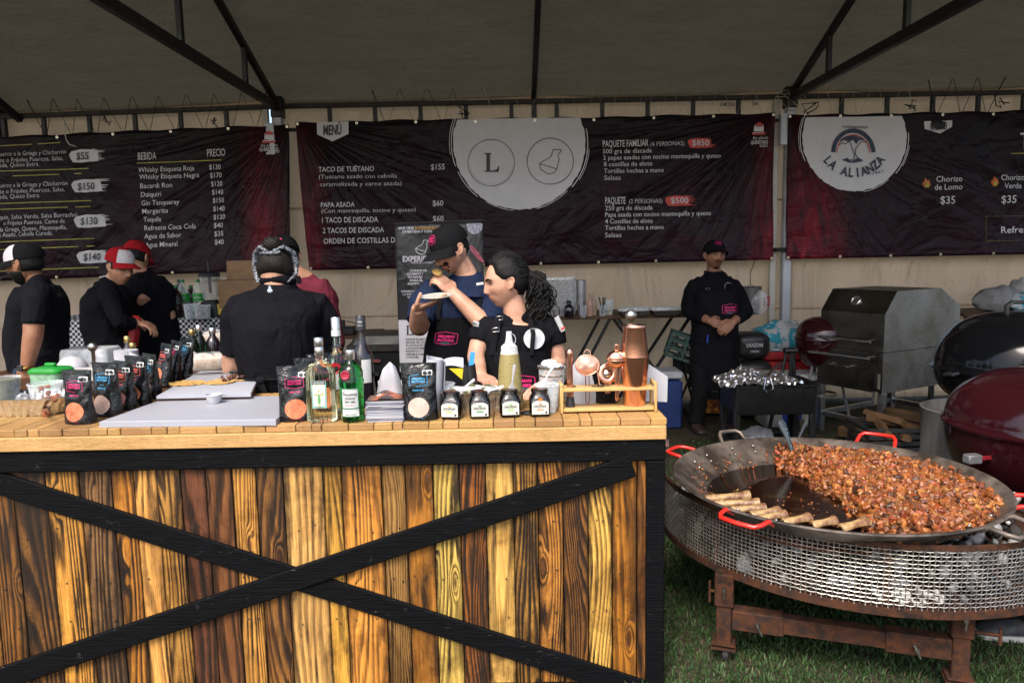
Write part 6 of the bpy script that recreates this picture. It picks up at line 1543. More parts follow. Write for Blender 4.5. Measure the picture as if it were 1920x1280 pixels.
dirf = (fl - cor).normalized(); dirs = V((-dirf.y, dirf.x, 0)); dirs = dirs if dirs.x > 0 else -dirs
Wf = (fl - cor).length; Ws = 1.0
sm = thing('stainless_smoker', 'big stainless cabinet smoker with chamfered hood on square legs', 'smoker', cor)
zt0, zt1, zm = 1.12, 1.32, .92
def SP(f, s, z): return cor + dirf * (Wf * f) + dirs * (Ws * s) + V((0, 0, z))
zA, zB, zC_ = P(1650, 662, YN).z, P(1655, 590, YN).z, P(1640, 562, YN).z
zlow = P(1655, 738, YN).z
hood = [(0, zA), (0, zB), (.14, zC_ + .06), (.72, zC_ + .06), (1.0, zB + .02), (1.0, zA)]
m = MB(); n_ = len(hood)
vs = [SP(0, s, z) for s, z in hood] + [SP(1, s, z) for s, z in hood]
m.cur = 0; m.add(vs, [tuple(range(n_)), tuple(range(2 * n_ - 1, n_ - 1, -1))]); m.cur = 1
m.add(vs, [(i, (i + 1) % n_, n_ + (i + 1) % n_, n_ + i) for i in range(n_)])
hd = m.build('hood', [M_SS, M_SSD], sm, True, 20)
m = MB(); c = SP(.52, .07, (zB + zC_ + .06) / 2); nn = (SP(0, .14, zC_ + .06) - SP(0, 0, zB)).cross(dirf).normalized(); nn = nn if nn.y < 0 else -nn
mm_ = nn.to_track_quat('Z', 'Y').to_matrix().to_4x4(); mm_.translation = c
m.lathe([(.04, -.01), (.045, .012), (.04, .018), (.034, .018), (.03, .012), (.001, .012)], 28, mm_); m.build('thermometer', M_STEEL, hd, True, 40)
m = MB(); e = .006;
vs = [SP(-.01, -.01, zlow), SP(-.01, 1.01, zlow), SP(1.01, 1.01, zlow), SP(1.01, -.01, zlow), SP(-.01, -.01, zA - .004), SP(-.01, 1.01, zA - .004), SP(1.01, 1.01, zA - .004), SP(1.01, -.01, zA - .004)]
m.cur = 0; m.add(vs, [(0, 1, 5, 4), (1, 2, 6, 5), (2, 3, 7, 6), (0, 3, 2, 1), (4, 5, 6, 7)]); m.cur = 1; m.add(vs, [(0, 4, 7, 3)]); m.build('firebox', [M_SS, M_SSD], sm, True, 20)
fr_ = lambda f0, f1, z0, z1, o: [SP(f0, o, z0), SP(f1, o, z0), SP(f1, o, z1), SP(f0, o, z1)]
for (z0, z1, nm) in ((zA - .085, zA - .015, 'drawer'), (zlow + .01, zA - .10, 'ash_door')):
 m = MB(); fq = fr_(.06, .97, z0, z1, -.045); bq = fr_(.06, .97, z0, z1, -.011); m.add(fq + bq, [(0, 1, 2, 3), (7, 6, 5, 4), (0, 4, 5, 1), (1, 5, 6, 2), (2, 6, 7, 3), (3, 7, 4, 0)]); dr = m.build(nm, M_SSD, sm, True, 20)
 m = MB()
 if nm == 'drawer':
  m.tube([SP(.02, -.16, z1 - .02), SP(.98, -.16, z1 - .02)], .012, 10); m.tube([SP(.12, -.04, z1 - .02), SP(.12, -.16, z1 - .02)], .006, 8); m.tube([SP(.9, -.04, z1 - .02), SP(.9, -.16, z1 - .02)], .006, 8)
 else: m.tube([SP(.4, -.045, z1 - .03), SP(.4, -.1, z1 - .03), SP(.72, -.1, z1 - .03), SP(.72, -.045, z1 - .03)], .006, 8)
 m.build('pull_bar', M_STEEL, dr, True, 60)
m = MB(); zz = zA + .09; m.tube([SP(.08, -.1, zz), SP(1.02, -.1, zz)], .012, 10); m.tube([SP(.2, 0, zz), SP(.2, -.1, zz)], .007, 8); m.tube([SP(.9, 0, zz), SP(.9, -.1, zz)], .007, 8); m.build('hood_handle', M_BRUSH, hd, True, 60)
m = MB(); m.box(SP(.03, -.03, zlow + .1), (.02, .04, .12)); m.box(SP(.04, -.05, zlow - .03), (.025, .04, .1)); m.build('latch', M_STEEL, sm, True)
for f, s in ((.02, .02), (.98, .02), (.02, .98), (.98, .98)):
 m = MB(); m.box(SP(f, s, zlow / 2), (.05, .05, zlow), rotm(0, 0, math.atan2(dirf.y, dirf.x)), .003); m.build('leg', M_SS, sm, True, 30)
for (a, b) in (((.02, .02), (.98, .02)), ((.98, .02), (.98, .98)), ((.02, .98), (.98, .98))):
 m = MB(); m.beam(SP(*a, .16), SP(*b, .16), .04, .04, .003); m.build('stretcher', M_SS, sm, True, 30)
cr_ = thing('firewood_crate', 'black slatted crate of split firewood under the smoker', 'crate', G(1680, 840, 0.0))
b0 = G(1668, 842, 0); b0 = V((b0.x, b0.y, 0))
m = MB()
for s in (-1, 1):
 for k in range(4): m.box((0, s * .2, .04 + k * .05), (.62, .012, .035), b=.003); m.box((s * .31, 0, .04 + k * .05), (.012, .4, .035), b=.003)
m.box((0, 0, .012), (.62, .4, .02)); m.build('slats', pm('crate_black', (.016, .016, .017), .6), cr_)
M_FWOOD = wood_plain('firewood', (.2, .115, .055), (.12, .065, .03), (.07, .04, .02), (1.2, 10, 10), 9, .8)
rr = random.Random(14)
for k in range(9):
 m = MB(); m.col = (rr.uniform(.7, 1.1),) * 3; r = rr.uniform(.05, .075); L = rr.uniform(.34, .46)
 pts = [(0, 0), (r, .015), (r * 1.1, r * .7), (r * .5, r * 1.1), (-.01, r * .8)]
 m.prism(pts, -L / 2, L / 2); o = m.build('firewood', M_FWOOD, None, False, 20)
 o.location = cr_.location + V((-.22 + .055 * k, rr.uniform(-.07, .07), .12 + .055 * (k % 3))); o.rotation_euler = (rr.uniform(-.2, .2), rr.uniform(0, 6), rr.uniform(-.6, 1.2))
 tag(o, 'split firewood log heaped in the black crate under the smoker', 'log', 'firewood logs in the crate')
# ================================================================ PORTABLE GRILL WITH FOIL, IN FRONT OF THE STANDING MAN
YG = 5.35
gl = P(1376, 740, YG); gr = P(1536, 735, YG)
pg = thing('portable_grill', 'low black square grill on straight legs with foil on top', 'grill', ((gl.x + gr.x) / 2, YG + .2, 0))
zg1 = P(1450, 722, YG).z; zg0 = P(1450, 778, YG).z; wg = gr.x - gl.x
M_BLKST = pm('black_painted_steel', (.012, .012, .013), .35, .2, var=.3)
m = MB(); rg = lambda k, z: [V((x, y, z)) for x, y in rrect(wg * k, .42 * k, .03)]
m.loft([rg(.9, zg0), rg(.97, zg0 + .02), rg(.98, zg1 - .02), rg(1.03, zg1 - .015), rg(1.03, zg1), rg(.98, zg1), rg(.94, zg1 - .02), rg(.9, zg0 + .08), rg(.02, zg0 + .08)]); m.build('firebox', M_BLKST, pg, False, 40)
for sx in (-1, 1):
 for sy in (-1, 1):
  m = MB(); m.box((sx * wg * .45, sy * .17, zg0 / 2 + .03), (.045, .045, zg0 + .06), b=.004); m.build('leg', M_BLKST, pg)
m = MB()
for k in range(14): m.tube([V((-wg * .46 + k * wg * .92 / 13, -.19, zg1 - .012)), V((-wg * .46 + k * wg * .92 / 13, .19, zg1 - .012))], .004, 6)
m.build('grate', M_BLKST, pg, False, 60)
m = MB(); rr = random.Random(2)
def ff(u, v_):
 x = -wg * .60 + wg * .90 * u; y = -.24 + .44 * v_
 return (x, y, zg1 + .012 + .03 * abs(mnoise.noise((x * 9, y * 9, 1))) + .07 * math.exp(-((u - .42) / .22) ** 2) * max(0, v_ - .2) + .03 * mnoise.noise((x * 38, y * 38, 4)) - .05 * max(0, .12 - u) * 6)
m.sheet(ff, 44, 26); o = m.build('foil_sheet', M_FOIL, None, False, 0); o.location = pg.location; tag(o, 'crumpled aluminium foil sheet spread over the portable grill', 'foil')
tg = thing('tongs', 'dark scissor tongs lying on the crumpled foil', 'tongs', pg.location + V((.0, -.05, zg1 + .08)))
for s in (-1, 1):
 m = MB(); m.tube([V((-.06, s * .012 - .12, -.02)), V((.03, s * .015, .02)), V((.12, s * .03 + .08, .05))], [.007, .006, .008], 8); m.build('arm', pm('tong_brown', (.05, .025, .018), .4, .3), tg, False, 60)
m = MB(); m.tube([V((-.1, -.2, -.03)), V((-.12, -.22, -.09)), V((-.09, -.22, -.12)), V((-.05, -.22, -.09)), V((-.06, -.19, -.02))], .004, 6); m.build('wire_loop', M_STEEL, tg, False, 60)
ut = thing('tripod_stand', 'pair of black upright bars joined at the top behind the foil', 'tripod', P(1478, 760, 5.75))
ut.location.z = 0
m = MB(); top = P(1482, 662, 5.75) - ut.location
for dx in (-.16, .02, .1): m.tube([top + V((dx * .2, 0, 0)), V((dx, .02, .05))], .016, 8)
m.build('bars', M_BLKST, ut, False, 60); m = MB(); m.tube([top + V((-.05, 0, .02)), top + V((.05, 0, .02))], .025, 10); m.build('head', M_BLKST, ut, False, 60)
c_ = G(1420, 826, .05)
t = thing('floor_tray', 'black tray on the ground holding clear plastic bags', 'tray', (c_.x, c_.y, 0))
m = MB(); rg = lambda k, z: [V((x, y, z)) for x, y in rrect(.52 * k, .36 * k, .04)]
m.loft([rg(.9, 0), rg(1, .07), rg(1.02, .07), rg(.98, .065), rg(.88, .01), rg(.02, .01)]); m.build('tray', M_BLKST, t, False, 40)
crumple('clear plastic bag bundled in the black tray on the ground', 'plastic_bag', V((c_.x, c_.y, .03)), (.12, .1, .07), M_FILM, 4.0, 'plastic bag')
m = MB(); p_ = G(1500, 838, .02); m.tube([p_ + V((-.06, 0, 0)), P(1506, 792, p_.y + .2)], .035, 14); o = tag(m.build('metal_tube', M_BRUSH), 'shiny steel tube leaning under the portable grill', 'tube')
bk = thing('bucket', 'blue plastic bucket on the ground behind the portable grill', 'bucket', G(1482, 800, 0))
m = MB(); m.lathe([(.1, 0), (.13, .2), (.135, .2), (.135, .21), (.125, .21), (.096, .01), (.001, .01)], 28); m.build('bucket', pm('blue_plastic', (.02, .06, .28), .4), bk, False, 40)
# ================================================================ BACK OF THE STALL, RIGHT
YT = 6.75
tl, trr = P(1040, 596, YT), P(1300, 592, YT)
ft = thing('folding_table', 'long brown folding table with crossed black legs against the wall', 'table', ((tl.x + trr.x) / 2, YT + .35, 0))
zt_ = tl.z + .012; wx = trr.x - tl.x + .25
m = MB(); m.col = (1, 1, 1); m.box((-.1, 0, zt_ - .015), (wx, .72, .03), b=.004); m.build('table_top', wood_plain('table_brown', (.14, .075, .035), (.09, .045, .02), (.05, .03, .015), (1.2, 10, 10)), ft)
for y in (-.3, .3):
 for (xa, xb) in ((-.78, -.1), (-.12, -.62), (-.05, .62), (.62, .0)):
  m = MB(); m.beam(V((xa, y, zt_ - .03)), V((xb, y + .01 * (xa > xb), .02)), .028, .028, .003); m.build('leg', M_BLKST, ft, False, 30)
def alu_stack(label, px, py, Y, w_, d, n_, dz, hbase):
 p_ = P(px, py, Y); t = thing('tray_stack', label, 'tray stack', (p_.x, Y + .1, zt_))
 m = MB()
 for k in range(n_):
  a = tray_mesh(w_, d, hbase, .03); z0 = k * dz
  m.add([V(q) + V((0, 0, z0)) for q in a.v], a.f)
 m.build('trays', M_ALU, t, False, 60)
 m = MB(); rg = lambda k, z: [V((x * (1 + .05 * mnoise.noise((x * 20, y * 20, z * 10))), y, z)) for x, y in rrect(w_ * k, d * k, .03)]
 H = (n_ - 1) * dz + hbase
 m.loft([rg(.96, 0), rg(1.06, H * .3), rg(1.08, H * .7), rg(1.07, H + .02)], False); m.build('wrapper', M_FILM, t, False, 60)
alu_stack('tall wrapped stack of aluminium trays on the folding table', 1052, 590, YT + .05, .27, .2, 24, .012, .06)
def cup_stack(label, px, py, Y, r, h, mat, n_=18):
 p_ = P(px, py, Y); t = tag(MB().build('cup_stack', mat), label, 'cup stack') if False else None
 m = MB(); pr_ = [(r * .75, 0)]
 for k in range(n_): z = h * (.3 + .7 * k / n_); pr_ += [(r, z), (r * 1.06, z + .004), (r * 1.06, z + .008), (r, z + .011)]
 pr_ += [(r * .95, h)]
 m.lathe(pr_, 20); o = m.build('cup_stack', mat, None, False, 50); o.location = (p_.x, Y, zt_); tag(o, label, 'cup stack')
cup_stack('tall stack of silvery foam cups in clear film beside the tray stack', 1090, 590, YT + .1, .042, .33, pm('silver_cups', (.4, .4, .41), .35, .5))
cup_stack('short stack of clear cups in front of the silvery cups', 1094, 594, YT - .12, .03, .11, M_CLEAR, 6)
small_bottle('squat dark glass jar in front of the tray stack', 1067, 594, .15, G_DRK, pm('dark_lid', (.02, .025, .02), .4), .045, None, zt_)
def sauce(label, px, Y, col, h=.2):
 p_ = P(px, 592, Y); t = thing('sauce_bottle', label, 'sauce bottle', (p_.x, Y, zt_), 0, 'sauce bottles on the folding table')
 m = MB(); m.lathe([(.03, 0), (.032, .005), (.03, h * .6), (.022, h * .72), (.012, h * .78), (.005, h), (.001, h)], 20); m.build('bottle', pm('sauce_' + label[:8].strip().replace(' ', '_'), col, .4), t, False, 50)
sauce('pinkish sauce bottle with pointed nozzle left of its twin', 1106, YT, (.45, .27, .2)); sauce('tan sauce bottle with pointed nozzle right of its twin', 1113, YT + .06, (.42, .3, .22), .195)
uc = plastic_cup('utensil_cup', 'clear cup of black handled utensils on the folding table', V((P(1130, 592, YT).x, YT, zt_)), .1, .03, .038, M_CLEAR)
for k in range(3):
 m = MB(); m.tube([V((.0, 0, .01)), V(((-.03, .025, .005)[k], .01, .17))], .006, 6); m.build('utensil', M_BLKST, uc, False, 60)
plastic_cup('plastic_cup', 'clear cup with yellow dregs right of the utensil cup', V((P(1143, 592, YT).x, YT + .05, zt_)), .14, .035, .047, M_CLEAR, fh=.35, fmat=pm('dregs', (.4, .32, .12), .4))
for px, lb in ((1187, 'covered foil tray on the folding table nearer the cups'), (1247, 'covered foil tray on the folding table nearer the standing man')):
 p_ = P(px, 590, YT); t = thing('covered_tray', lb, 'foil tray', (p_.x, YT, zt_))
 tray_mesh(.27, .2, .045, .03).build('pan', foil('dull_foil', (.3, .28, .26), .4, .3, 50), t, False, 60)
 m = MB(); m.loft([[V((x, y, z)) for x, y in rrect(.27 * k, .2 * k, .03)] for k, z in ((1.02, .046), (.95, .07), (.3, .078))]); m.build('cover', M_CLEARM, t, False, 50)
gc = thing('green_crate', 'dark green open crate tipped under the folding table', 'crate', P(1283, 650, 6.6)); gc.rotation_euler = (0, R(18), R(-10))
m = MB()
for z in (-.1, -.03, .04, .1):
 for s in (-1, 1): m.box((0, s * .13, z), (.3, .01, .025)); m.box((s * .15, 0, z), (.01, .26, .025))
for sx in (-1, 0, 1):
 for s in (-1, 1): m.box((sx * .145, s * .131, 0), (.02, .014, .22))
m.build('lattice', pm('green_crate_plastic', (.012, .045, .035), .5), gc)
fc = thing('folded_chair', 'folded dark camping chair with thin legs behind the standing man', 'chair', P(1285, 720, 6.9)); fc.location.z = 0
for i, (a, b) in enumerate((((-.1, 0, .75), (.12, .05, .02)), ((.1, 0, .85), (-.25, .05, .02)), ((.12, -.05, .6), (-.12, -.05, .02)))):
 m = MB(); m.tube([V(a), V(b)], .012, 8); m.build('leg', M_BLKST, fc, False, 60)
m = MB(); m.sheet(lambda u, v_: (-.12 + .26 * u, .02 * math.sin(u * 6), .38 + .2 * v_ + .04 * math.sin(v_ * 8 + u * 3)), 10, 10, .01, (0, 1, 0)); m.build('seat_fabric', pm('dark_canvas', (.02, .018, .018), .9), fc, False, 60)
def cooler(label, px, py, Y, w_, d, h, cb, cl, rz=0, z0=0):
 p_ = P(px, py, Y); t = thing('cooler', label, 'cooler', (p_.x, Y, z0), rz)
 m = MB(); m.box((0, 0, h * .42), (w_, d, h * .84), b=.02); m.build('body', cb, t); m = MB(); m.box((0, 0, h * .93), (w_ * 1.02, d * 1.02, h * .13), b=.015); m.build('lid', cl, t)
 m = MB(); m.tube([V((-w_ * .52, -d * .2, h * .7)), V((-w_ * .58, 0, h * .72)), V((-w_ * .52, d * .2, h * .7))], .01, 8); m.build('handle', cl, t, False, 60)
 return t
M_BLUEP = pm('cooler_blue', (.015, .035, .14), .45); M_WHP = pm('cooler_white', (.42, .43, .44), .45); M_REDP = pm('cooler_red', (.32, .012, .016), .5); M_GREYL = pm('cooler_grey', (.22, .22, .22), .5)
cooler('blue cooler with pale lid on the ground behind the copper shaker', 1236, 740, 6.55, .36, .3, .52, M_BLUEP, M_WHP)
cooler('red insulated cooler box below the toilet paper pack', 1468, 700, 7.0, .48, .36, .62, M_REDP, M_REDP)
cooler('grey white cooler in front of the red cooler', 1478, 720, 6.5, .5, .3, .48, M_GREYL, M_WHP)
p_ = P(1462, 640, 6.95)
t = thing('paper_pack', 'wrapped pack of toilet rolls in blue printed film on the red cooler', 'paper pack', (p_.x, 6.95, .63), R(10))
m = MB()
for i in range(4):
 for j_ in range(2):
  m.lathe([(.02, 0), (.055, .002), (.055, .1), (.02, .1)], 16, Matrix.Translation((-.17 + i * .112, -.055 + j_ * .11, .0)))
m.build('rolls', M_WPAPER, t, False, 50)
wr = NT('blue_film'); wr.set(col=wr.ramp(wr.noise(wr.obj(), 9, 3), [(.45, (.45, .48, .5)), (.52, (.03, .24, .33)), (.62, (.04, .3, .4)), (.68, (.6, .62, .64))]), rough=.2); wr.bump(wr.noise(wr.obj(), 30, 3), .5, .02)
m = MB(); m.ell((0, 0, .07), (.26, .14, .1), None, 30, 16)
for i, p in enumerate(m.v):
 p = V(p); m.v[i] = tuple(p + V((0, 0, .03)) * mnoise.noise(p * 9) + p.normalized() * .03 * mnoise.noise(p * 14))
m.build('wrapper', wr.m, t, False, 60); t.scale = (1.3, 1.3, 1.45)
crumple('clear plastic bag beside the toilet paper pack', 'plastic_bag', V((P(1418, 640, 6.95).x, 6.95, .6)), (.1, .1, .08), M_FILM, 3.0, 'plastic bag')
p_ = P(1408, 562, 7.2)
t = thing('hanging_bin', 'grey metal pail wrapped in clear film hanging near the tent post', 'pail', p_)
m = MB(); m.lathe([(.075, -.14), (.08, -.14), (.1, .12), (.105, .125), (.1, .13), (.075, -.13), (.001, -.13)], 28); m.build('pail', M_GALV, t, False, 40); m = MB(); m.ell((.06, -.07, -.02), (.09, .05, .12), None, 16, 10); m.build('film', M_FILM, t, False, 60)
m = MB(); m.sheet(lambda u, v_: (.09 + .06 * u, -.1, -.06 + .1 * v_), 3, 3, .004, (0, 1, 0)); m.build('red_wrapper', pm('wrapper_red_blue', (.25, .02, .04), .4), t); m = MB(); m.tube([V((-.1, 0, .1)), V((0, .03, .15)), V((.1, 0, .1))], .004, 6); m.build('bail', M_BRUSH, t, False, 60)
m = MB(); m.tube([p_ + V((0, .03, .15)), V((p_.x + .06, YW - .12, p_.z + .25)), V((P(1462, 480, YW - .1).x - .05, YW - .1, 2.0))], .004, 5); tag(m.build('cord', M_ROPE), 'cord tying the hanging pail to the tent post', 'cord')
M_SACK = pm('charcoal_sack', (.016, .016, .017), .4, var=.4, vs=9, bs=.7, bscale=18)
def sack(label, px, py, Y, z0, w_, h, d, words, col, rz=0):
 p_ = P(px, py, Y); t = thing('charcoal_sack', label, 'sack', (p_.x, Y, z0), rz, 'charcoal sacks stacked behind the standing man')
 m = MB(); m.ell((0, 0, h / 2), (w_ / 2, d / 2, h / 2), None, 28, 18)
 for i, p in enumerate(m.v):
  p = V(p) - V((0, 0, h / 2)); q = [math.copysign(min(1, (abs(c) / s)) ** .55 * s, c) for c, s in zip(p, (w_ / 2, d / 2, h / 2))]; p = V(q) * (1 + .06 * mnoise.noise(V(q) * 14)); m.v[i] = tuple(p + V((0, 0, h / 2)))
 m.build('sack', M_SACK, t, False, 60)
 m = MB(); yf = -d / 2 * 1.06 - .002
 for s_, zc, cap, mt in words: txt(m, s_, flat_map(yf), 0, h * zc, cap, None, .8, 'C', .02)
 m.build('sack_print', col, t, False, 0, False); return t
OG = pm('sack_orange', (.5, .13, .04), .5)
sack('top charcoal sack with white lettering behind the standing man', 1405, 625, 6.85, .56, .34, .25, .3, [('USAZON', .5, .034, 0), ('CARBÓN', .3, .018, 0)], PWH)
sack('middle charcoal sack with orange lettering', 1407, 690, 6.85, .28, .36, .27, .3, [('CARBON', .6, .035, 0), ('NEGRO', .3, .04, 0)], OG)
sack('bottom charcoal sack with orange lettering', 1407, 730, 6.85, .0, .36, .27, .3, [('CARBON', .6, .04, 0), ('VEGETAL', .3, .03, 0)], OG)
p_ = P(1337, 745, 6.95)
t = thing('firewood_sack', 'upright sack with the word LENA and a fire picture between the man\'s legs', 'sack', (p_.x, 6.95, 0))
m = MB(); m.box((0, 0, .24), (.3, .16, .48), b=.03); m.build('sack', M_SACK, t)
m = MB(); txt(m, 'CARBÓN', flat_map(-.0825), -.01, .39, .045, .2, al='C', bold=.03); m.build('sack_print', OG, t, False, 0, False); m = MB(); txt(m, 'LEÑA', flat_map(-.0825), .0, .335, .035, None, .9, 'C', .03)
for k, s_ in enumerate(('Directo de', 'encino natural', 'para asar')): txt(m, s_, flat_map(-.0825), 0, .3 - k * .03, .013, None, 1, 'C', .01)
m.build('sack_print', PWH, t, False, 0, False)
fp_ = NT('fire_photo'); fp_.set(col=fp_.ramp(fp_.noise(fp_.obj(), 22, 4, .6), [(.35, (.02, .01, .005)), (.5, (.3, .07, .01)), (.65, (.6, .3, .05))]), rough=.4); m = MB(); m.box((0, -.082, .1), (.24, .003, .13)); m.build('fire_picture', fp_.m, t)
bt = thing('back_table', 'low table with cloths behind the black kettle', 'table', (P(1890, 620, 7.0).x, 7.1, 0))
m = MB(); m.col = (1, 1, 1); m.box((0, 0, .93), (1.1, .6, .03), b=.004); m.build('table_top', M_DKWD, bt)
for sx in (-1, 1):
 for sy in (-1, 1): m = MB(); m.box((sx * .5, sy * .26, .457), (.04, .04, .914)); m.build('leg', M_BLKST, bt)
crumple('crumpled grey cloth heaped on the low back table', 'cloth', V((P(1868, 600, 6.95).x, 6.95, .945)), (.2, .14, .13), cloth('grey_cloth', (.2, .2, .2)), 2.5, 'cloth')
crumple('teal and white plastic bag on the low back table', 'plastic_bag', V((P(1880, 600, 6.85).x + .18, 6.82, .945)), (.14, .1, .1), wr.m, 5.5, 'plastic bag')
crumple('pale folded cloth at the right of the low back table', 'cloth', V((P(1905, 585, 7.0).x + .1, 7.05, .945)), (.14, .12, .17), cloth('pale_cloth', (.35, .34, .33)), 7.5, 'cloth')
small_bottle('small clear water bottle left of the cloth heap', 1832, 600, .2, M_CLEAR, pm('cap_blue', (.03, .15, .4), .4), .03, None, .945).location.y = 6.9
t = thing('storage_bin', 'large black lidded storage bin behind the bottles', 'bin', (P(722, 640, 5.3).x, 5.35, 0))
M_BINL = pm('bin_lid', (.03, .03, .028), .4); zt2 = P(720, 655, 5.1).z
m = MB(); m.loft([[V((x, y, z)) for x, y in rrect(.46 * k, .5 * k, .04)] for k, z in ((.85, 0), (.98, zt2), (.94, zt2), (.82, .02), (.02, .02))]); m.build('tub', pm('bin_black', (.012, .012, .012), .4), t, False, 40)
m = MB(); m.loft([[V((x, y, z)) for x, y in rrect(.46 * k, .5 * k, .04)] for k, z in ((1.05, zt2 - .01), (1.05, zt2 + .03), (.97, zt2 + .035), (.85, zt2 + .09), (.2, zt2 + .095))]); m.build('lid', M_BINL, t, False, 40)
m = MB(); m.box((-.08, -.255, zt2 - .08), (.16, .012, .025), b=.004); m.build('handle', pm('bin_handle', (.2, .06, .06), .5), t)
t = thing('side_table', 'small brown side table behind the person in maroon', 'table', (P(650, 640, 5.9).x, 6.0, 0)); z_ = P(650, 634, 5.7).z
m = MB(); m.col = (1, 1, 1); m.box((0, 0, z_), (.5, .5, .025), b=.004); m.build('table_top', M_DKWD, t)
for sx in (-1, 1):
 for sy in (-1, 1): m = MB(); m.tube([V((sx * .18, sy * .2, z_)), V((sx * -.1, sy * .22, .01))], .012, 8); m.build('leg', M_BLKST, t, False, 60)
dv = thing('card_terminal', 'black boxy device with a wire on the small side table', 'device', (P(648, 618, 5.9).x, 5.9, z_ + .0125)); m = MB(); m.box((0, 0, .03), (.16, .14, .06), b=.008); m.box((-.03, .04, .08), (.04, .03, .06), b=.005); m.build('case', M_BLKST, dv); m = MB(); m.tube([V((0, .04, .1)), V((.08, .03, .08)), V((.16, 0, .02)), V((.2, -.04, -.02))], .004, 6); m.build('wire', M_ROPE, dv, False, 60)
# ================================================================ BACK OF THE STALL, LEFT
YL = 6.05
zl = P(330, 597, YL).z
dt = thing('cloth_table', 'long table under a black and white checked cloth at back left', 'table', (-3.3, YL + .35, 0))
ck = NT('checked_cloth'); cv = ck.n('ShaderNodeTexChecker', ins={'Vector': ck.obj((1, .6, 1)), 'Scale': 44.0, 'Color1': (.012, .012, .014, 1), 'Color2': (.62, .62, .63, 1)}); ck.set(col=cv.outputs['Color'], rough=.8); ck.bump(ck.noise(ck.obj((1, 1, .3)), 5, 3), .5, .05)
x0, x1 = P(60, 600, YL).x, P(470, 600, YL).x; cx = (x0 + x1) / 2 + 3.3
m = MB(); m.box((cx, 0, zl - .02), (x1 - x0 - .02, .68, .03)); m.build('table_top', M_DKWD, dt)
m = MB(); m.sheet(lambda u, v_: (x0 + 3.3 + (x1 - x0) * u, -.36 + .72 * v_, zl), 30, 8); m.sheet(lambda u, v_: (x0 + 3.3 + (x1 - x0) * u, -.362 - .03 * math.sin(u * 60) * (1 - v_) * .6 - .02 * (1 - v_), zl - .5 + .5 * v_), 120, 10); m.sheet(lambda u, v_: (x1 + 3.3, -.36 + .72 * u, zl - .5 + .5 * v_), 10, 10)
m.build('checked_cloth', ck.m, dt, False, 50)
for x in (x0 + 3.5, x1 + 3.1):
 for y in (-.28, .28): m = MB(); m.box((x, y, (zl - .03) / 2), (.04, .04, zl - .035)); m.build('leg', M_BLKST, dt)
def onT(px, Y=YL + .15): p = P(px, 600, Y); return V((p.x, Y, zl))
bl = thing('blender', 'kitchen blender with clear ribbed jug and black lid', 'blender', onT(398, YL + .1))
M_JUG = thin_plastic('jug_plastic', (.7, .7, .7), .12, .1)
m = MB(); m.loft([[V((x, y, z)) for x, y in rrect(.17 * k, .16 * k, .03)] for k, z in ((1.0, 0), (1.02, .03), (.8, .12), (.62, .14), (.02, .14))]); m.build('motor_base', BLACK(), bl, False, 40)
m = MB(); m.lathe([(.05, .14), (.058, .15), (.082, .34), (.079, .34), (.055, .152), (.001, .15)], 24); m.build('jug', M_JUG, bl, False, 40); m = MB(); m.tube([V((.075, 0, .32)), V((.115, 0, .31)), V((.11, 0, .2)), V((.065, 0, .19))], .01, 8, sq=1.6); m.build('jug_handle', M_JUG, bl, False, 60)
m = MB(); m.lathe([(.085, .335), (.086, .36), (.06, .375), (.03, .378), (.001, .378)], 24); m.tube([V((0, 0, .2)), V((0, 0, .46))], .012, 10); m.build('lid', BLACK(), bl, False, 40)
M_SODA = thin_plastic('soda_clear', (.75, .85, .78), .25, .1); M_COLA = pm('cola', (.02, .009, .006), .2)
def soda(label, px, mat, lab, capc, h=.3, Y=YL + .2, txt_=None):
 t = thing('soda_bottle', label, 'bottle', onT(px, Y), 0, 'soda bottles on the checked table'); r = .05
 m = MB(); m.lathe([(r * .8, 0), (r, .015), (r, h * .3), (r * .93, h * .36), (r, h * .42), (r, h * .62), (r * .75, h * .76), (r * .32, h * .9), (r * .3, h * .96), (.001, h * .96)], 24); m.build('body', mat, t, False, 50)
 m = MB(); m.lathe([(r * 1.015, h * .42), (r * 1.015, h * .62)], 24, None, False); m.build('label', lab, t, False, 60)
 m = MB(); m.lathe([(r * .34, h * .92), (r * .34, h), (.001, h)], 16); m.build('cap', capc, t, False, 40)
 if txt_: m = MB(); txt(m, txt_, cyl_map(r * 1.015, .0015), 0, h * .49, .022, .07, al='C', bold=.02); m.build('label_print', PWH, t, False, 0, False)
LG = pm('label_bright_green', (.03, .35, .06), .4); CG = pm('cap_green', (.02, .16, .06), .4)
soda('clear lemon soda bottle with green label beside the blender', 376, M_SODA, LG, CG, .31, YL + .22, 'Sprite'); soda('clear lemon soda bottle standing left in the soda group', 347, M_SODA, LG, CG, .31, YL + .22, 'Sprite')
soda('dark cola bottle with green cap at the left of the soda group', 333, M_COLA, pm('label_dark', (.03, .03, .03), .4), CG, .27, YL + .1); soda('tall dark cola bottle behind the lemon sodas', 341, M_COLA, pm('label_red', (.3, .02, .02), .4), pm('cap_dark', (.02, .03, .02), .4), .31, YL + .32); soda('brown cola bottle nearest the person with the red cap', 321, M_COLA, pm('label_red', (.3, .02, .02), .4), pm('cap_red', (.2, .02, .02), .4), .22, YL + .08); soda('dark cola bottle between the lemon sodas', 362, M_COLA, pm('label_dark', (.03, .03, .03), .4), CG, .26, YL + .3)
plastic_cup('ice_cup', 'milky plastic tub of ice on the checked table', onT(361, YL - .05), .12, .05, .062, M_CLEARM, fh=.8, fmat=M_ICE)
plastic_cup('food_tub', 'clear tub of pinkish ham with lid on the checked table', onT(381, YL - .06), .11, .056, .064, M_CLEARM, fh=.8, fmat=pm('ham', (.4, .16, .12), .5))
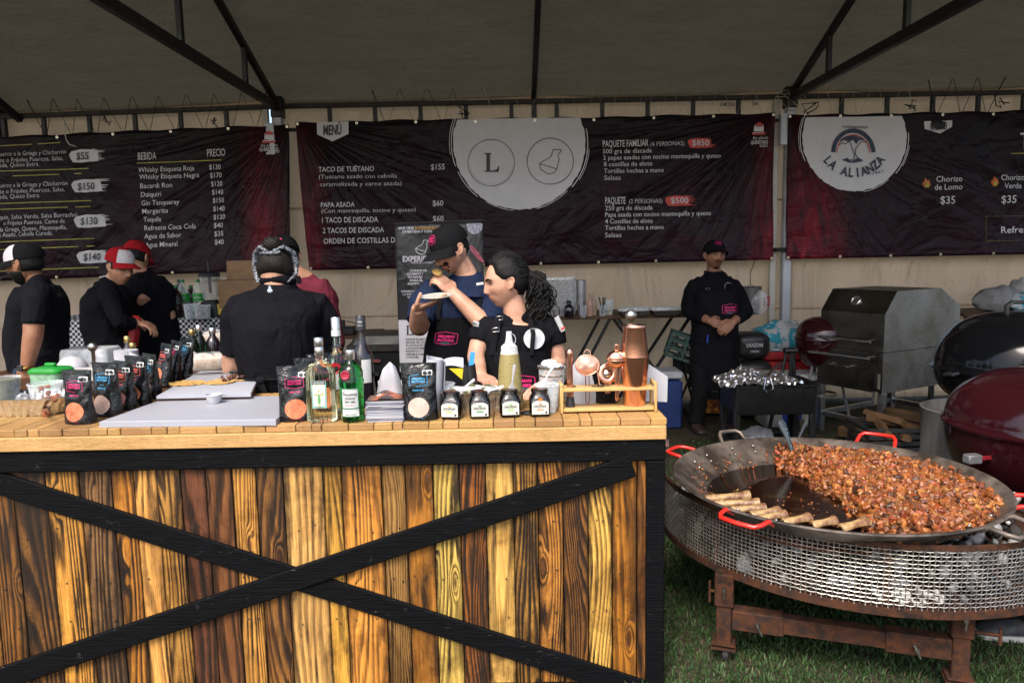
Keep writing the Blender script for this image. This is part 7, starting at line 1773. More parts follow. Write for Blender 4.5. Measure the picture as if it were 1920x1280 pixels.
cb_ = thing('cardboard_box', 'open brown cardboard box with raised flaps beside the blender', 'box', onT(448, YL + .2), R(8))
M_CARD = pm('cardboard', (.24, .14, .07), .85, var=.2, vs=10)
m = MB(); m.box((.06, 0, .15), (.36, .28, .3), b=.003); m.build('carton', M_CARD, cb_); m = MB(); m.sheet(lambda u, v_: (-.11 + .34 * u, .14 + .04 * v_, .3 + .16 * v_), 4, 3, .004, (0, 1, 0)); m.sheet(lambda u, v_: (-.12 - .12 * v_, -.13 + .26 * u, .3 + .02 * v_ - .03 * v_ * v_), 4, 3, .004, (0, 0, 1)); m.build('flap', M_CARD, cb_)
m = MB(); m.box((0, 0, .025), (.12, .004, .09), rotm(R(-15), 0, R(10))); o = m.build('yellow_card', pm('yellow_card', (.55, .38, .03), .6)); o.location = onT(420, YL + .05) + V((0, 0, .04)); tag(o, 'yellow card leaning on the cardboard box', 'card')
m = MB(); m.tube([onT(408, YL - .1) + V((0, 0, .0)), onT(400, YL - .37) + V((0, 0, -.02)), onT(402, YL - .4) + V((0, 0, -.1)), onT(414, YL - .4) + V((0, 0, -.12)), onT(424, YL - .4) + V((0, 0, -.06)), onT(420, YL - .3)], .006, 6); tag(m.build('cable', M_ROPE, None, False, 60), 'black cable of the blender hanging over the checked cloth', 'cable')
ch = thing('folding_chair', 'black folding chair between the man with beard and the checked table', 'chair', (P(140, 620, 6.5).x, 6.75, 0))
m = MB(); m.box((0, .0, .92), (.36, .03, .16), rotm(R(-12), 0, 0), .01); m.build('backrest', M_BLKST, ch); m = MB(); m.box((0, -.2, .46), (.38, .38, .03), b=.01); m.build('seat', M_BLKST, ch)
for sx in (-1, 1):
 m = MB(); m.tube([V((sx * .18, .04, 1.0)), V((sx * .18, -.38, .0))], .012, 8); m.build('leg', M_BLKST, ch, False, 60); m = MB(); m.tube([V((sx * .16, -.33, .46)), V((sx * .16, .05, .0))], .012, 8); m.build('leg', M_BLKST, ch, False, 60)
# ================================================================ PEOPLE
def fuse(mb, name, mats, voxel, smooth=2, parent=None, fold=0.0, seed=0.0, post=None):
 """join overlapping closed shapes into one continuous skin"""
 me = bpy.data.meshes.new(name); me.from_pydata(mb.v, [], mb.f); me.update()
 bm = bmesh.new(); bm.from_mesh(me); bmesh.ops.recalc_face_normals(bm, faces=bm.faces); bm.to_mesh(me); bm.free()
 o = bpy.data.objects.new(name, me); C.objects.link(o)
 r = o.modifiers.new('r', 'REMESH'); r.mode = 'VOXEL'; r.voxel_size = voxel; r.use_smooth_shade = True
 if smooth: s_ = o.modifiers.new('s', 'SMOOTH'); s_.factor = .5; s_.iterations = smooth
 dg = bpy.context.evaluated_depsgraph_get()
 m2 = bpy.data.meshes.new_from_object(o.evaluated_get(dg))
 bpy.data.objects.remove(o); bpy.data.meshes.remove(me)
 m2.name = name
 for m_ in (mats if isinstance(mats, (list, tuple)) else [mats]): m2.materials.append(m_)
 if fold:
  n_ = len(m2.vertices); co = np.empty(n_ * 3, np.float32); m2.vertices.foreach_get('co', co); co = co.reshape(-1, 3)
  nr = np.empty(n_ * 3, np.float32); m2.vertex_normals.foreach_get('vector', nr); nr = nr.reshape(-1, 3)
  X, Y_, Z = co[:, 0] + seed, co[:, 1], co[:, 2]
  w1 = np.sin(X * 11 + Z * 6 + 2.1 * np.sin(Y_ * 9 + Z * 5 + seed)) * np.sin(Z * 17 - X * 9 + 1.7 * np.sin(X * 14 + Y_ * 6))
  w2 = 1 - np.abs(np.sin(X * 19 + Y_ * 13 - Z * 12 + 2.4 * np.sin(Z * 11 + X * 5 + seed))) * 1.0
  co += nr * (fold * (w1 * .55 + (w2 - .4) * .55 * (.5 + .5 * np.sin(Z * 8 + X * 5 + seed))))[:, None]
  m2.vertices.foreach_set('co', co.ravel())
 if post: post(m2)
 m2.polygons.foreach_set('use_smooth', [True] * len(m2.polygons)); m2.update()
 return link(name, m2, parent, True)
def gs(x, s): return math.exp(-(x / s) ** 2)
def head_shape(x, y, z, k):
 """push an ellipsoid point into a face: looks towards -y"""
 a = k.get('w', .074)
 s = min(1, max(0, (-.015 - z) / .10))
 x *= (a / .074) * (1 - .30 * s ** 1.4)
 if y > 0: y *= 1 - .5 * s
 else: y *= 1 - .04 * s
 if y < 0:
  wgt = min(1, -y / .05)
  d = 0
  nz = 0
  if -.046 < z < .022: nz = .003 + .020 * min(1, max(0, (.022 - z) / .052)) ** 1.2
  if z < -.034: nz *= max(0, 1 - ((-.034 - z) / .012))
  d += nz * k.get('nose', 1) * gs(x, .012 + .005 * min(1, max(0, (.0 - z) / .03)))
  d += .008 * gs(abs(x) - .0125, .0065) * gs(z + .0335, .008)
  d -= .011 * gs(abs(x) - .031, .016) * gs(z - .006, .0115)
  d += .0055 * gs(z - .027, .010) * gs(x, .052)
  d += .0088 * gs(x, .022) * (gs(z + .0565, .0048) + .95 * gs(z + .0695, .0058))
  d -= .003 * gs(x, .024) * gs(z + .0628, .0025)
  d += .009 * gs(x, .021) * gs(z + .099, .014)
  d += .0045 * gs(abs(x) - .046, .02) * gs(z + .014, .02)
  d -= .004 * gs(abs(x) - .04, .012) * gs(z + .052, .016)
  y -= d * wgt
 return V((x, y, z))
def head_mesh(m, M, k):
 n_u, n_v = 88, 66; vs = []; fs = []
 for i in range(1, n_v):
  th = math.pi * i / n_v
  for j in range(n_u):
   ph = 2 * math.pi * j / n_u
   vs.append(M @ head_shape(.074 * math.sin(th) * math.cos(ph), .094 * math.sin(th) * math.sin(ph), .118 * math.cos(th), k))
 t = len(vs); vs += [M @ head_shape(0, 0, .118, k), M @ head_shape(0, 0, -.118, k)]
 for i in range(n_v - 2):
  for j in range(n_u):
   l = (j + 1) % n_u; fs.append((i * n_u + j, (i + 1) * n_u + j, (i + 1) * n_u + l, i * n_u + l))
 for j in range(n_u):
  l = (j + 1) % n_u; fs += [(t, j, l), (t + 1, (n_v - 2) * n_u + l, (n_v - 2) * n_u + j)]
 m.add(vs, fs)
 rm = M.to_3x3().normalized()
 w_ = k.get('w', .074)
 for s in (-1, 1):   # ears: rim, hollow lobe
  pts = [(s * (w_ - .002), -.004, -.026), (s * (w_ + .008), .006, -.018), (s * (w_ + .014), .018, .008), (s * (w_ + .013), .016, .022), (s * (w_ + .007), .004, .028), (s * (w_ + .001), -.006, .016)]
  m.tube([M @ V(p) for p in pts], .0058 * k.get('s', 1), 8)
  m.ell(M @ V((s * (w_ + .003), .006, .0)), (.006, .013, .024), rm, 10, 8)
def shell(m, M, infl, keep, k, n_u=56, n_v=40, off=(0, .004, .006), rough=0.0, sd_=0.0):
 """hair or beard: an inflated copy of the head that dives under the skin outside keep()"""
 vs = []; fs = []
 for i in range(n_v + 1):
  th = math.pi * min(max(i, .02), n_v - .02) / n_v
  for j in range(n_u):
   ph = 2 * math.pi * j / n_u
   d = V((math.sin(th) * math.cos(ph), math.sin(th) * math.sin(ph), math.cos(th)))
   p = head_shape(.074 * d.x, .094 * d.y, .118 * d.z, dict(k, nose=.2))
   g = keep(p.x, p.y, p.z); g = min(1, max(0, g))
   e = infl * (g * 2 - 1) + rough * mnoise.noise(p * 60 + V((sd_, 0, 0))) * g
   q = p + d * e + V(off) * g
   vs.append(M @ q)
 for i in range(n_v):
  for j in range(n_u):
   l = (j + 1) % n_u; fs.append((i * n_u + j, (i + 1) * n_u + j, (i + 1) * n_u + l, i * n_u + l))
 m.add(vs, fs)
def hand_mesh(m, w_, d, nrm, tv, curl=(.5, .55, .6, .65), k=1.0, spread=.05, thumb=.5):
 """w_ wrist, d pointing along the hand, nrm out of the palm, tv towards the thumb"""
 w_, d = V(w_), V(d).normalized(); nrm = V(nrm); nrm = (nrm - d * nrm.dot(d)).normalized(); s = d.cross(nrm)
 if s.dot(V(tv)) < 0: s = -s
 rings = []
 for q, a, b in ((0, .026, .019), (.02, .030, .019), (.05, .040, .0165), (.075, .043, .0145), (.092, .040, .012), (.098, .034, .008)):
  c = w_ + d * (q * k); rings.append([c + s * (a * k * math.cos(2 * math.pi * i / 14)) + nrm * (b * k * math.sin(2 * math.pi * i / 14)) for i in range(14)])
 m.loft(rings)
 for i, (o, L, r) in enumerate(((.031, .95, .0092), (.0105, 1.05, .0095), (-.0105, .98, .0092), (-.031, .78, .0082))):
  p = w_ + d * (.088 * k) + s * (o * k); dd = (d + s * (spread * (1.5 - i) * .6)).normalized(); n2 = nrm; pts = [p - dd * .015, p]; c = curl[i]
  for seg, ln in enumerate((.043, .028, .022)):
   a = c * (.75, 1.0, .7)[seg]
   dd = (dd * math.cos(a) + n2 * math.sin(a)).normalized(); n2 = (n2 - dd * n2.dot(dd)).normalized()
   p = p + dd * (ln * L * k); pts.append(p)
  m.tube(pts, [r * k, r * k, r * .97 * k, r * .9 * k, r * .72 * k], 10)
 p = w_ + d * (.022 * k) + s * (.026 * k)
 pts = [p - s * .01, p, p + (s * .75 + d * .65 + nrm * thumb * .5).normalized() * .034 * k]
 pts.append(pts[-1] + (s * .3 + d * .85 + nrm * thumb).normalized() * .034 * k); pts.append(pts[-1] + (d * .9 + nrm * thumb * 1.2).normalized() * .026 * k)
 m.tube(pts, [.012 * k, .0125 * k, .0115 * k, .0105 * k, .008 * k], 10)
def skin_mat(name, col):
 n = NT(name); v = n.obj()
 a = n.noise(v, 22, 4, .6); b = n.noise(v, 120, 3)
 n.set(col=n.mix(1.0, n.ramp(a, [(.28, (col[0] * .80, col[1] * .70, col[2] * .66)), (.5, col), (.72, (col[0] * 1.1, col[1] * 1.14, col[2] * 1.16))]), n.attr('Col'), 'MULTIPLY'), rough=n.ramp(b, [(.3, .42), (.7, .6)]), spec=.4, sss=.06)
 n.b.inputs['Subsurface Radius'].default_value = (.012, .005, .003)
 n.bump(b, .12, .002); return n.m
def hair_mat(name, col):
 n = NT(name); h = n.noise(n.obj((1, 1, .12)), 110, 4, .7, .8)
 n.set(col=n.ramp(h, [(.3, tuple(c * .35 for c in col)), (.7, tuple(c * 1.7 for c in col))]), rough=.55, spec=.22); n.bump(h, .7, .006); return n.m
class Person:
 def __init__(s, label, yaw, head, hyaw, hpitch, hroll, neck, hip, sh, el, wr, skin, girth=1.0, depth=1.0, k=1.0, headk=None, voxel=.0055, back=0.0, belly=0.0, feet=None, group=None):
  s.yaw = R(yaw); s.a = V((math.cos(s.yaw), math.sin(s.yaw), 0)); s.f = V((math.sin(s.yaw), -math.cos(s.yaw), 0)); s.k = k
  s.head, s.neck, s.hip = V(head), V(neck), V(hip); s.sh = [V(p) for p in sh]; s.el = [V(p) for p in el]; s.wr = [V(p) for p in wr]
  s.hk = dict(headk or {}); s.hk['s'] = k
  s.HM = Matrix.Translation(s.head) @ Matrix.Rotation(R(hyaw), 4, 'Z') @ Matrix.Rotation(R(hpitch), 4, 'X') @ Matrix.Rotation(R(hroll), 4, 'Y') @ Matrix.Scale(k, 4)
  s.girth, s.depth, s.skin, s.voxel = girth * k, depth * k, skin, voxel
  s.back, s.belly = back, belly
  s.root = thing('person', label, 'person', (s.hip.x, s.hip.y, 0), 0, group)
  s.m = MB()
  g, d = s.girth, s.depth
  s.prof = [(-.12, .155, .115), (0, .168, .122), (.22, .152, .115 + belly * .6), (.5, .158, .12 + belly * .5), (.76, .172, .122), (.9, .15, .1), (1.0, .085, .075)]
  s.feet = feet or [V((s.hip.x, s.hip.y, 0)) - s.a * .11 * k, V((s.hip.x, s.hip.y, 0)) + s.a * .11 * k]
 def tring(s, t, infl=0.0, n_=28, sc=1.0, a0=None, a1=None):
  P_ = s.prof; i = 0
  while i < len(P_) - 2 and t > P_[i + 1][0]: i += 1
  t0, x0, y0 = P_[i]; t1, x1, y1 = P_[i + 1]; q = min(1, max(0, (t - t0) / (t1 - t0))); q = q * q * (3 - 2 * q)
  rx, ry = ((x0 + (x1 - x0) * q) * s.girth * sc + infl, (y0 + (y1 - y0) * q) * s.depth * sc + infl)
  c = s.hip.lerp(s.neck, t) - s.f * (s.back * 4 * t * (1 - t)) + s.f * (s.belly * .35 * math.exp(-((t - .3) / .25) ** 2))
  if a0 is None: an = [2 * math.pi * i_ / n_ for i_ in range(n_)]
  else: an = [a0 + (a1 - a0) * i_ / (n_ - 1) for i_ in range(n_)]
  return [c + s.a * (rx * math.cos(a)) - s.f * (-ry * math.sin(a)) for a in an]
 def limb(s, m, i, r, t_end=2.0, infl=0.0, taper=True):
  """shoulder to elbow (0..1) to wrist (1..2)"""
  a, b, c = s.sh[i], s.el[i], s.wr[i]; inn = s.neck.lerp(a, .45) - V((0, 0, .05 * s.k))
  pts = [inn]; rs = [r[0] * 1.05 + infl]
  n_ = 8
  for j in range(int(n_ * t_end) + 1):
   t = j / n_
   if t <= 1: p = a.lerp(b, t); rad = r[0] + (r[1] - r[0]) * t
   else:
    p = b.lerp(c, t - 1); rad = r[1] * (1.03 + .06 * math.sin((t - 1) * math.pi * .8)) + (r[2] - r[1]) * (t - 1)
   pts.append(p); rs.append(rad + infl)
  m.tube(pts, [q * 1.0 for q in rs], 16)
 def body(s, hands, arm=(.052, .041, .027), tint=None, extra=None):
  m = MB(); k = s.k; ar = [q * k * (s.girth / k) ** .5 for q in arm]; ar[2] = .0265 * k; s.arm = ar
  m.loft([s.tring(t, -.012, 20, .86) for t in (-.12, 0, .2, .4, .6, .76, .88, .96)])
  m.tube([s.neck + V((0, 0, -.04)), s.neck, s.neck.lerp(s.HM @ V((0, .022, -.07)), .6), s.HM @ V((0, .018, -.03))], [.066 * k * (s.girth / k) ** .5, .058 * k * (s.girth / k) ** .5, .054 * k * (s.girth / k) ** .4, .05 * k], 16)
  head_mesh(m, s.HM, s.hk)
  for i in (0, 1):
   s.limb(m, i, ar)
   if hands[i]: hand_mesh(m, s.wr[i] - (V(hands[i]['d']).normalized()) * .02, k=k, **{a: b for a, b in hands[i].items() if a != 'k'})
   hp = s.hip + s.a * ((-1, 1)[i] * .085 * k); ft = V(s.feet[i]); kn = hp.lerp(ft, .5) + s.f * .02
   m.tube([hp, kn, V((ft.x, ft.y, .09))], [.075 * k, .05 * k, .036 * k], 12); pass
  if extra: extra(m)
  inv = s.HM.inverted()
  def post(me):
   at = me.attributes.new('Col', 'FLOAT_COLOR', 'POINT'); arr = np.ones((len(me.vertices), 4), np.float32)
   co = np.empty(len(me.vertices) * 3); me.vertices.foreach_get('co', co); co = co.reshape(-1, 3) @ np.array(inv.to_3x3()).T + np.array(inv.translation)
   for i in np.nonzero((np.abs(co) < (.12, .15, .13)).all(1))[0]:
    p = V(co[i])
    if abs(p.x) < .12 and abs(p.y) < .15 and -.13 < p.z < .13:
     c = [1, 1, 1]
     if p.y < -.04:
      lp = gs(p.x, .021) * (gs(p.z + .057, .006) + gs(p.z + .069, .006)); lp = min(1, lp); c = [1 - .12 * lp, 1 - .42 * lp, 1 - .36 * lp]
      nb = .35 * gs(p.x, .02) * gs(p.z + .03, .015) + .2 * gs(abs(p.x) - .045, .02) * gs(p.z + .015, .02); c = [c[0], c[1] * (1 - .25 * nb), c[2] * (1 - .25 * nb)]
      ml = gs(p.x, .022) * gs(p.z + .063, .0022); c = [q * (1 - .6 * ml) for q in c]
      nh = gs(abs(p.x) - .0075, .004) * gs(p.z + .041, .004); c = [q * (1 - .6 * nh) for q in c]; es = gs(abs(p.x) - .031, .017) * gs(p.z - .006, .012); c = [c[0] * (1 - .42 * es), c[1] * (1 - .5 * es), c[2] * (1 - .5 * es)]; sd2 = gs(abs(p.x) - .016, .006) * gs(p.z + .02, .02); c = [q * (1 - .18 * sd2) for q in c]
     if tint: c = tint(p, c)
     arr[i, :3] = c
   at.data.foreach_set('color', arr.ravel())
  s.bo = fuse(m, 'body', s.skin, s.voxel, 2, s.root, post=post)
  return s.bo
 def shirt(s, mat, t_end=.78, infl=.014, t0=.02, t1=.955, name='shirt', fold=.008, sleeve=.012, neck=.062, voxel=.009, hemflare=0.0, extra=None):
  m = MB(); ts = [t0, t0 + .03] + [.12 + .09 * i for i in range(9)] + [t1]
  m.loft([s.tring(t, infl + hemflare * max(0, .3 - t) * .1, 30) for t in ts if t <= t1])
  for i in (0, 1): s.limb(m, i, s.arm, t_end, sleeve)
  m.tube([s.sh[0] - V((0, 0, .008)), s.neck - V((0, 0, .075)), s.sh[1] - V((0, 0, .008))], [s.arm[0] + sleeve, .08 * s.k, s.arm[0] + sleeve], 14)
  for i in (0, 1): m.tube([s.neck + V((0, 0, .012)), s.neck.lerp(s.sh[i], .5) - V((0, 0, .012)), s.sh[i] - V((0, 0, .012))], [.052 * s.k, .05 * s.k, .045 * s.k], 12)
  if neck: m.tube([s.neck - V((0, 0, .09)), s.neck - V((0, 0, .04)), s.neck + V((0, 0, -.005)), s.neck + V((0, 0, .014))], [.15 * s.k, .105 * s.k, neck * s.k * (s.girth / s.k) ** .5 * 1.15, neck * s.k * (s.girth / s.k) ** .5 * 1.1], 16)
  if extra: extra(m)
  return fuse(m, name, mat, voxel, 3, s.root, fold, s.hip.x * 10)
 def trousers(s, mat, name='trousers', infl=.012, fold=.007):
  m = MB(); k = s.k
  m.loft([s.tring(t, infl * .6, 26) for t in (-.14, -.06, 0, .08)])
  for i in (0, 1):
   hp = s.hip + s.a * ((-1, 1)[i] * .088 * k); ft = V(s.feet[i]); kn = hp.lerp(ft, .5) + s.f * .015
   m.tube([hp + V((0, 0, .02)), hp.lerp(kn, .5), kn, kn.lerp(ft, .5), V((ft.x, ft.y, .06))], [(.088) * k + infl, .08 * k + infl, .062 * k + infl, .058 * k + infl, .05 * k + infl], 16)
  return fuse(m, name, mat, .011, 3, s.root, fold, s.hip.x * 7 + 3)
 def shoes(s, mat, sole=None):
  for i in (0, 1):
   ft = V(s.feet[i]); m = MB()
   m.loft([[ft + s.f * q + s.a * (w_ * math.cos(a)) + V((0, 0, max(.012, zc + h * math.sin(a)))) for a in [2 * math.pi * j / 16 for j in range(16)]] for q, w_, zc, h in ((-.085, .025, .05, .035), (-.07, .036, .055, .045), (0, .042, .055, .05), (.06, .046, .042, .035), (.13, .047, .034, .026), (.17, .038, .03, .02), (.185, .02, .026, .012))])
   o = m.build('shoe', mat, s.root, True, 60)
   m = MB(); pr_ = [(-.088, .028), (-.07, .04), (0, .044), (.06, .049), (.13, .05), (.17, .042), (.19, .022)]
   poly_ = [ft + s.f * q + s.a * w_ for q, w_ in pr_] + [ft + s.f * q - s.a * w_ for q, w_ in reversed(pr_)]
   m.add([p + V((0, 0, .003)) for p in poly_] + [p + V((0, 0, .026)) for p in poly_], [tuple(range(14)), tuple(range(27, 13, -1))] + [(j, (j + 1) % 14, 14 + (j + 1) % 14, 14 + j) for j in range(14)])
   m.build('sole', sole or BLACK(), o, True, 30)
 def apron(s, mat, t_bib, hem, a_bib=.9, a_low=1.35, infl=.03, waist=.3, name='apron', off=0.0):
  """front cloth lying on the shirt, hanging straight below the hips; hem is a height z"""
  m = MB(); rows = []; nu = 25
  tz = lambda t: s.hip.z + (s.neck.z - s.hip.z) * t
  n_ = 30
  for j in range(n_ + 1):
   z = hem + (tz(t_bib) - hem) * j / n_; t = (z - s.hip.z) / (s.neck.z - s.hip.z)
   aw = a_low if t < waist else a_low + (a_bib - a_low) * min(1, (t - waist) / max(.01, (t_bib - waist) * .8))
   tt = max(t, -.02); rg = s.tring(tt, infl, nu, 1.0, -math.pi / 2 * -1 - aw, math.pi / 2 + aw)
   if t < tt:
    dz = z - (s.hip.z + (s.neck.z - s.hip.z) * tt); rg = [p + V((0, 0, dz)) + (p - s.hip).normalized() * .0 + s.f * .012 * math.sin(i * .9 + 1) * min(1, -dz * 2) for i, p in enumerate(rg)]
   rows.append(rg)
  W = nu; vs = [p for r_ in rows for p in r_]; n0 = len(vs)
  inn = [p - s.f * .004 for p in vs]
  fs = [(j * W + i, j * W + i + 1, (j + 1) * W + i + 1, (j + 1) * W + i) for j in range(n_) for i in range(nu - 1)]
  m.add(vs + inn, fs + [tuple(n0 + q for q in reversed(f)) for f in fs] + [(j * W, (j + 1) * W, n0 + (j + 1) * W, n0 + j * W) for j in range(n_)] + [(j * W + nu - 1, n0 + j * W + nu - 1, n0 + (j + 1) * W + nu - 1, (j + 1) * W + nu - 1) for j in range(n_)] + [(n_ * W + i, n0 + n_ * W + i, n0 + n_ * W + i + 1, n_ * W + i + 1) for i in range(nu - 1)] + [(i, i + 1, n0 + i + 1, n0 + i) for i in range(nu - 1)])
  for i, p in enumerate(m.v):
   p = V(p); m.v[i] = tuple(p + s.f * (.010 * mnoise.noise(V((p.x * 6, p.y * 6, p.z * 5)))))
  s.ap = m.build(name, mat, s.root, True, 60)
  s.ap_infl = infl
  return s.ap
 def on_front(s, t, o):
  """map (u across, v up) to the chest at height t, o proud of the cloth"""
  def f(u, v_):
   tt = t + v_ / (s.neck.z - s.hip.z)
   rg = s.tring(tt, o, 2, 1.0, math.pi / 2 - u / (s.girth * .16), math.pi / 2 - u / (s.girth * .16) + .01)
   p = rg[0]; return p + s.f * (.010 * mnoise.noise(V((p.x * 6, p.y * 6, p.z * 5))) + .004)
  return f
 def brand(s, t, u0, w_, ink=None, o=None, name='brand_print', parent=None):
  o = o or s.ap_infl; f = s.on_front(t, o); g = lambda u, v_: f(u0 + u, v_)
  m = MB(); h = w_ * .6; hexbadge(m, g, 0, 0, w_, h, w_ * .028)
  sgn = 1
  txt(m, 'GRILLMAN', g, 0, h * .06, h * .2, w_ * .76, al='C', bold=.05); txt(m, 'BROTHERS.', g, 0, -h * .24, h * .2, w_ * .76, al='C', bold=.05)
  m.build(name, ink or PK, parent or s.ap, True, 0, False)
  m = MB(); txt(m, 'COMPANY', g, 0, -h * .39, h * .07, w_ * .45, al='C', bold=.03); m.build(name, PTE, parent or s.ap, True, 0, False)
 def cap(s, mat, brim_mat=None, panel=None, tilt=8, zb=.035, brim=.075, curve=.35, byaw=0, logo=None, pw=55):
  M = s.HM @ Matrix.Translation((0, .004, 0)) @ Matrix.Rotation(R(byaw), 4, 'Z') @ Matrix.Rotation(R(-tilt * -1), 4, 'X')
  k = s.hk.get('w', .074) / .074
  rx, ry, h = .074 * k + .012, .094 + .014, .098
  m = MB(); rings = []; n_ = 40
  def pt(a, t):
   q = (1 - t ** 2.3) ** (1 / 2.3) if t < 1 else 0.001
   return V((rx * q * math.cos(a), ry * q * math.sin(a) + .006, zb + h * t))
  ts = [0, .1, .25, .4, .55, .7, .82, .91, .97, 1.0]
  rings = [[M @ pt(2 * math.pi * i / n_, t) for i in range(n_)] for t in ts]
  m.loft([[M @ (pt(2 * math.pi * i / n_, 0) * .97) for i in range(n_)]] + rings); m.ell(M @ V((0, .006, zb + h + .002)), .006 * s.k, None, 8, 6)
  co = m.build('cap', mat, s.root, True, 60)
  m = MB()
  A0, A1 = R(-90 - 68), R(-90 + 68)
  def bf(u, v_):
   a = A0 + (A1 - A0) * u; b = math.cos((u - .5) * math.pi); p = pt(a, 0)
   d = V((math.cos(a) * .6, math.sin(a), 0)); L = brim * b ** .6
   return M @ (p + d * (L * v_) + V((0, 0, -.012 * v_ * 1.0 - curve * (p.x ** 2) * 8 * (.4 + v_) - .008 * v_ * v_ + .002)))
  m.sheet(bf, 24, 6, .004, M.to_3x3() @ V((0, 0, 1 / s.k))); m.build('brim', brim_mat or mat, co, True, 60)
  if panel:
   m = MB(); m.sheet(lambda u, v_: M @ (pt(R(-90 - pw) + R(2 * pw) * u, .02 + .86 * v_) * 1.012 + V((0, 0, -.001))), 20, 12, .0015, M.to_3x3() @ V((0, -1, 0))); m.build('front_panel', panel, co, True, 60)
  if logo:
   fmx = lambda u, v_: M @ (pt(R(-90) + u / .09, min(.98, max(0, (.045 + v_) / h))) * 1.025)
   logo(fmx, co)
  s.cm = M
  return co
 def hair(s, mat, keep, infl=.007, rough=.003, name='hair', off=(0, .004, .006), extra=None):
  m = MB(); shell(m, s.HM, infl, keep, s.hk, off=off, rough=rough)
  if extra: extra(m)
  return m.build(name, mat, s.root, True, 80)
 def face(s, hairc, look=(0, 0), brow=True, closed=False):
  M = s.HM
  for sg in (-1, 1):
   if not closed:
    m = MB(); e = V((sg * .0305, -.0715, .0065)); rm = M.to_3x3().normalized(); k = s.k
    m.ell(M @ e, (.0125 * k, .0085 * k, .0050 * k), rm, 14, 10); eo = m.build('eye', pm('eye_white', (.36, .32, .29), .25, var=.05), s.root, True, 80)
    m = MB(); m.ell(M @ (e + V((look[0] * .006, -.0055, look[1] * .002))), (.0056 * k, .0036 * k, .0052 * k), rm, 12, 8); m.build('iris', pm('iris_dark', (.012, .007, .004), .12), eo, True, 80)
   m = MB(); zl = .0125
   if closed: continue
   m.tube([M @ V((sg * x, y, z)) for x, y, z in ((.0165, -.081, zl - .006), (.024, -.0835, zl), (.032, -.0825, zl + .0005), (.041, -.0775, zl - .004), (.046, -.072, zl - .008))], .0013 * s.k, 6); m.build('eyelash', hairc, s.root, True, 80)
   if brow:
    m = MB(); m.tube([M @ V((sg * x, y, z)) for x, y, z in ((.012, -.0955, .0245), (.024, -.0935, .0285), (.036, -.0865, .0295), (.05, -.0735, .0235))], [.003 * s.k, .0045 * s.k, .004 * s.k, .0015 * s.k], 8, sq=.9); m.build('eyebrow', hairc, s.root, True, 80)
SK_A = skin_mat('skin_tan', (.42, .215, .13)); SK_B = skin_mat('skin_brown', (.27, .125, .07)); SK_C = skin_mat('skin_light', (.47, .255, .17))
HB = hair_mat('black_hair', (.0055, .005, .005)); HBR = hair_mat('dark_brown_hair', (.008, .0052, .004))
M_TEE = cloth('black_cotton', (.0065, .0065, .0085), .6); M_APR = cloth('black_canvas', (.008, .008, .0095), .5); M_NAVY = cloth('navy_cotton', (.012, .019, .045), .5); M_MARN = cloth('maroon_knit', (.13, .022, .035), .5)
M_JEAN = cloth('dark_denim', (.022, .035, .052), .5); M_BTRS = cloth('black_trousers', (.010, .010, .011), .5); M_CAPB = cloth('black_cap_twill', (.008, .008, .009), .15); M_CAPR = cloth('red_cap_mesh', (.30, .012, .016), .15); M_CAPW = cloth('white_cap_foam', (.5, .49, .5), .1)
stub = lambda amt: (lambda p, c: [q * (1 - amt * max(0, min(1, (-.035 - p.z) / .03)) * (1 if p.y < .03 else 0) * (1 - .6 * gs(p.x, .02) * gs(p.z + .063, .01))) for q in c])
def bull(fmx, co):
 m = MB(); pts = [(-.018, .012), (-.012, .03), (.004, .036), (.018, .03), (.02, .018), (.01, .012), (.006, -.002), (.0, .01), (-.008, .004), (-.012, -.004), (-.018, .012)]
 for a, b in zip(pts, pts[1:]):
  dx, dy = b[0] - a[0], b[1] - a[1]; L = math.hypot(dx, dy); nx, ny = -dy / L * .0013, dx / L * .0013
  m.add([fmx(*q) for q in ((a[0] - nx, a[1] - ny), (b[0] - nx, b[1] - ny), (b[0] + nx, b[1] + ny), (a[0] + nx, a[1] + ny))], [(0, 1, 2, 3)])
 m.build('cap_emblem', PRD, co, True, 0, False)
def gb_logo(fmx, co):
 m = MB(); hexbadge(m, fmx, 0, .012, .066, .04, .002); txt(m, 'GRILLMAN', fmx, 0, .0155, .0085, .05, al='C', bold=.05); txt(m, 'BROTHERS.', fmx, 0, .0035, .0085, .05, al='C', bold=.05); m.build('cap_logo', PK, co, True, 0, False)
Y = 4.0
p = Person('bearded man in black tee and white fronted cap, hand hanging by his jeans', -88, P(47, 496, Y), -86, 4, 0, P(70, 529, Y + .02), P(75, 690, Y + .05), [P(68, 547, Y - .19), P(70, 547, Y + .22)], [P(62, 628, Y - .24), P(64, 630, Y + .25)], [P(50, 692, Y - .26), P(46, 690, Y + .23)], SK_B, 1.0, 1.08, .93, {'w': .077}, belly=.04)
p.sh.reverse(); p.el.reverse(); p.wr.reverse()
hd_ = dict(d=V((-.06, 0, -1)), nrm=(0, 1, 0), tv=(-1, 0, 0), curl=(.9, .95, 1.0, 1.05))
p.body([dict(hd_, nrm=(0, -1, 0)), hd_], arm=(.06, .05, .032), tint=stub(.3)); p.shirt(M_TEE, .8, .016, -.02); p.trousers(M_JEAN); p.shoes(BLACK())
p.hair(HB, lambda x, y, z: min(1, (y + .01) / .02) * min(1, (z + .055) / .02) if y > -.02 else 0, .006)
p.hair(HB, lambda x, y, z: min(1, max(0, (-.03 - z - (.02 if y < -.06 else 0) * (1 - abs(x) / .05)) / .012)) * (1 if y < .012 else 0) * (1 - .95 * gs(x, .018) * gs(z + .063, .007)), .0045, .002, 'beard', (0, -.002, -.002))
p.cap(M_CAPB, M_CAPB, M_CAPW, 6, .03, .06, .2, logo=bull, pw=82)
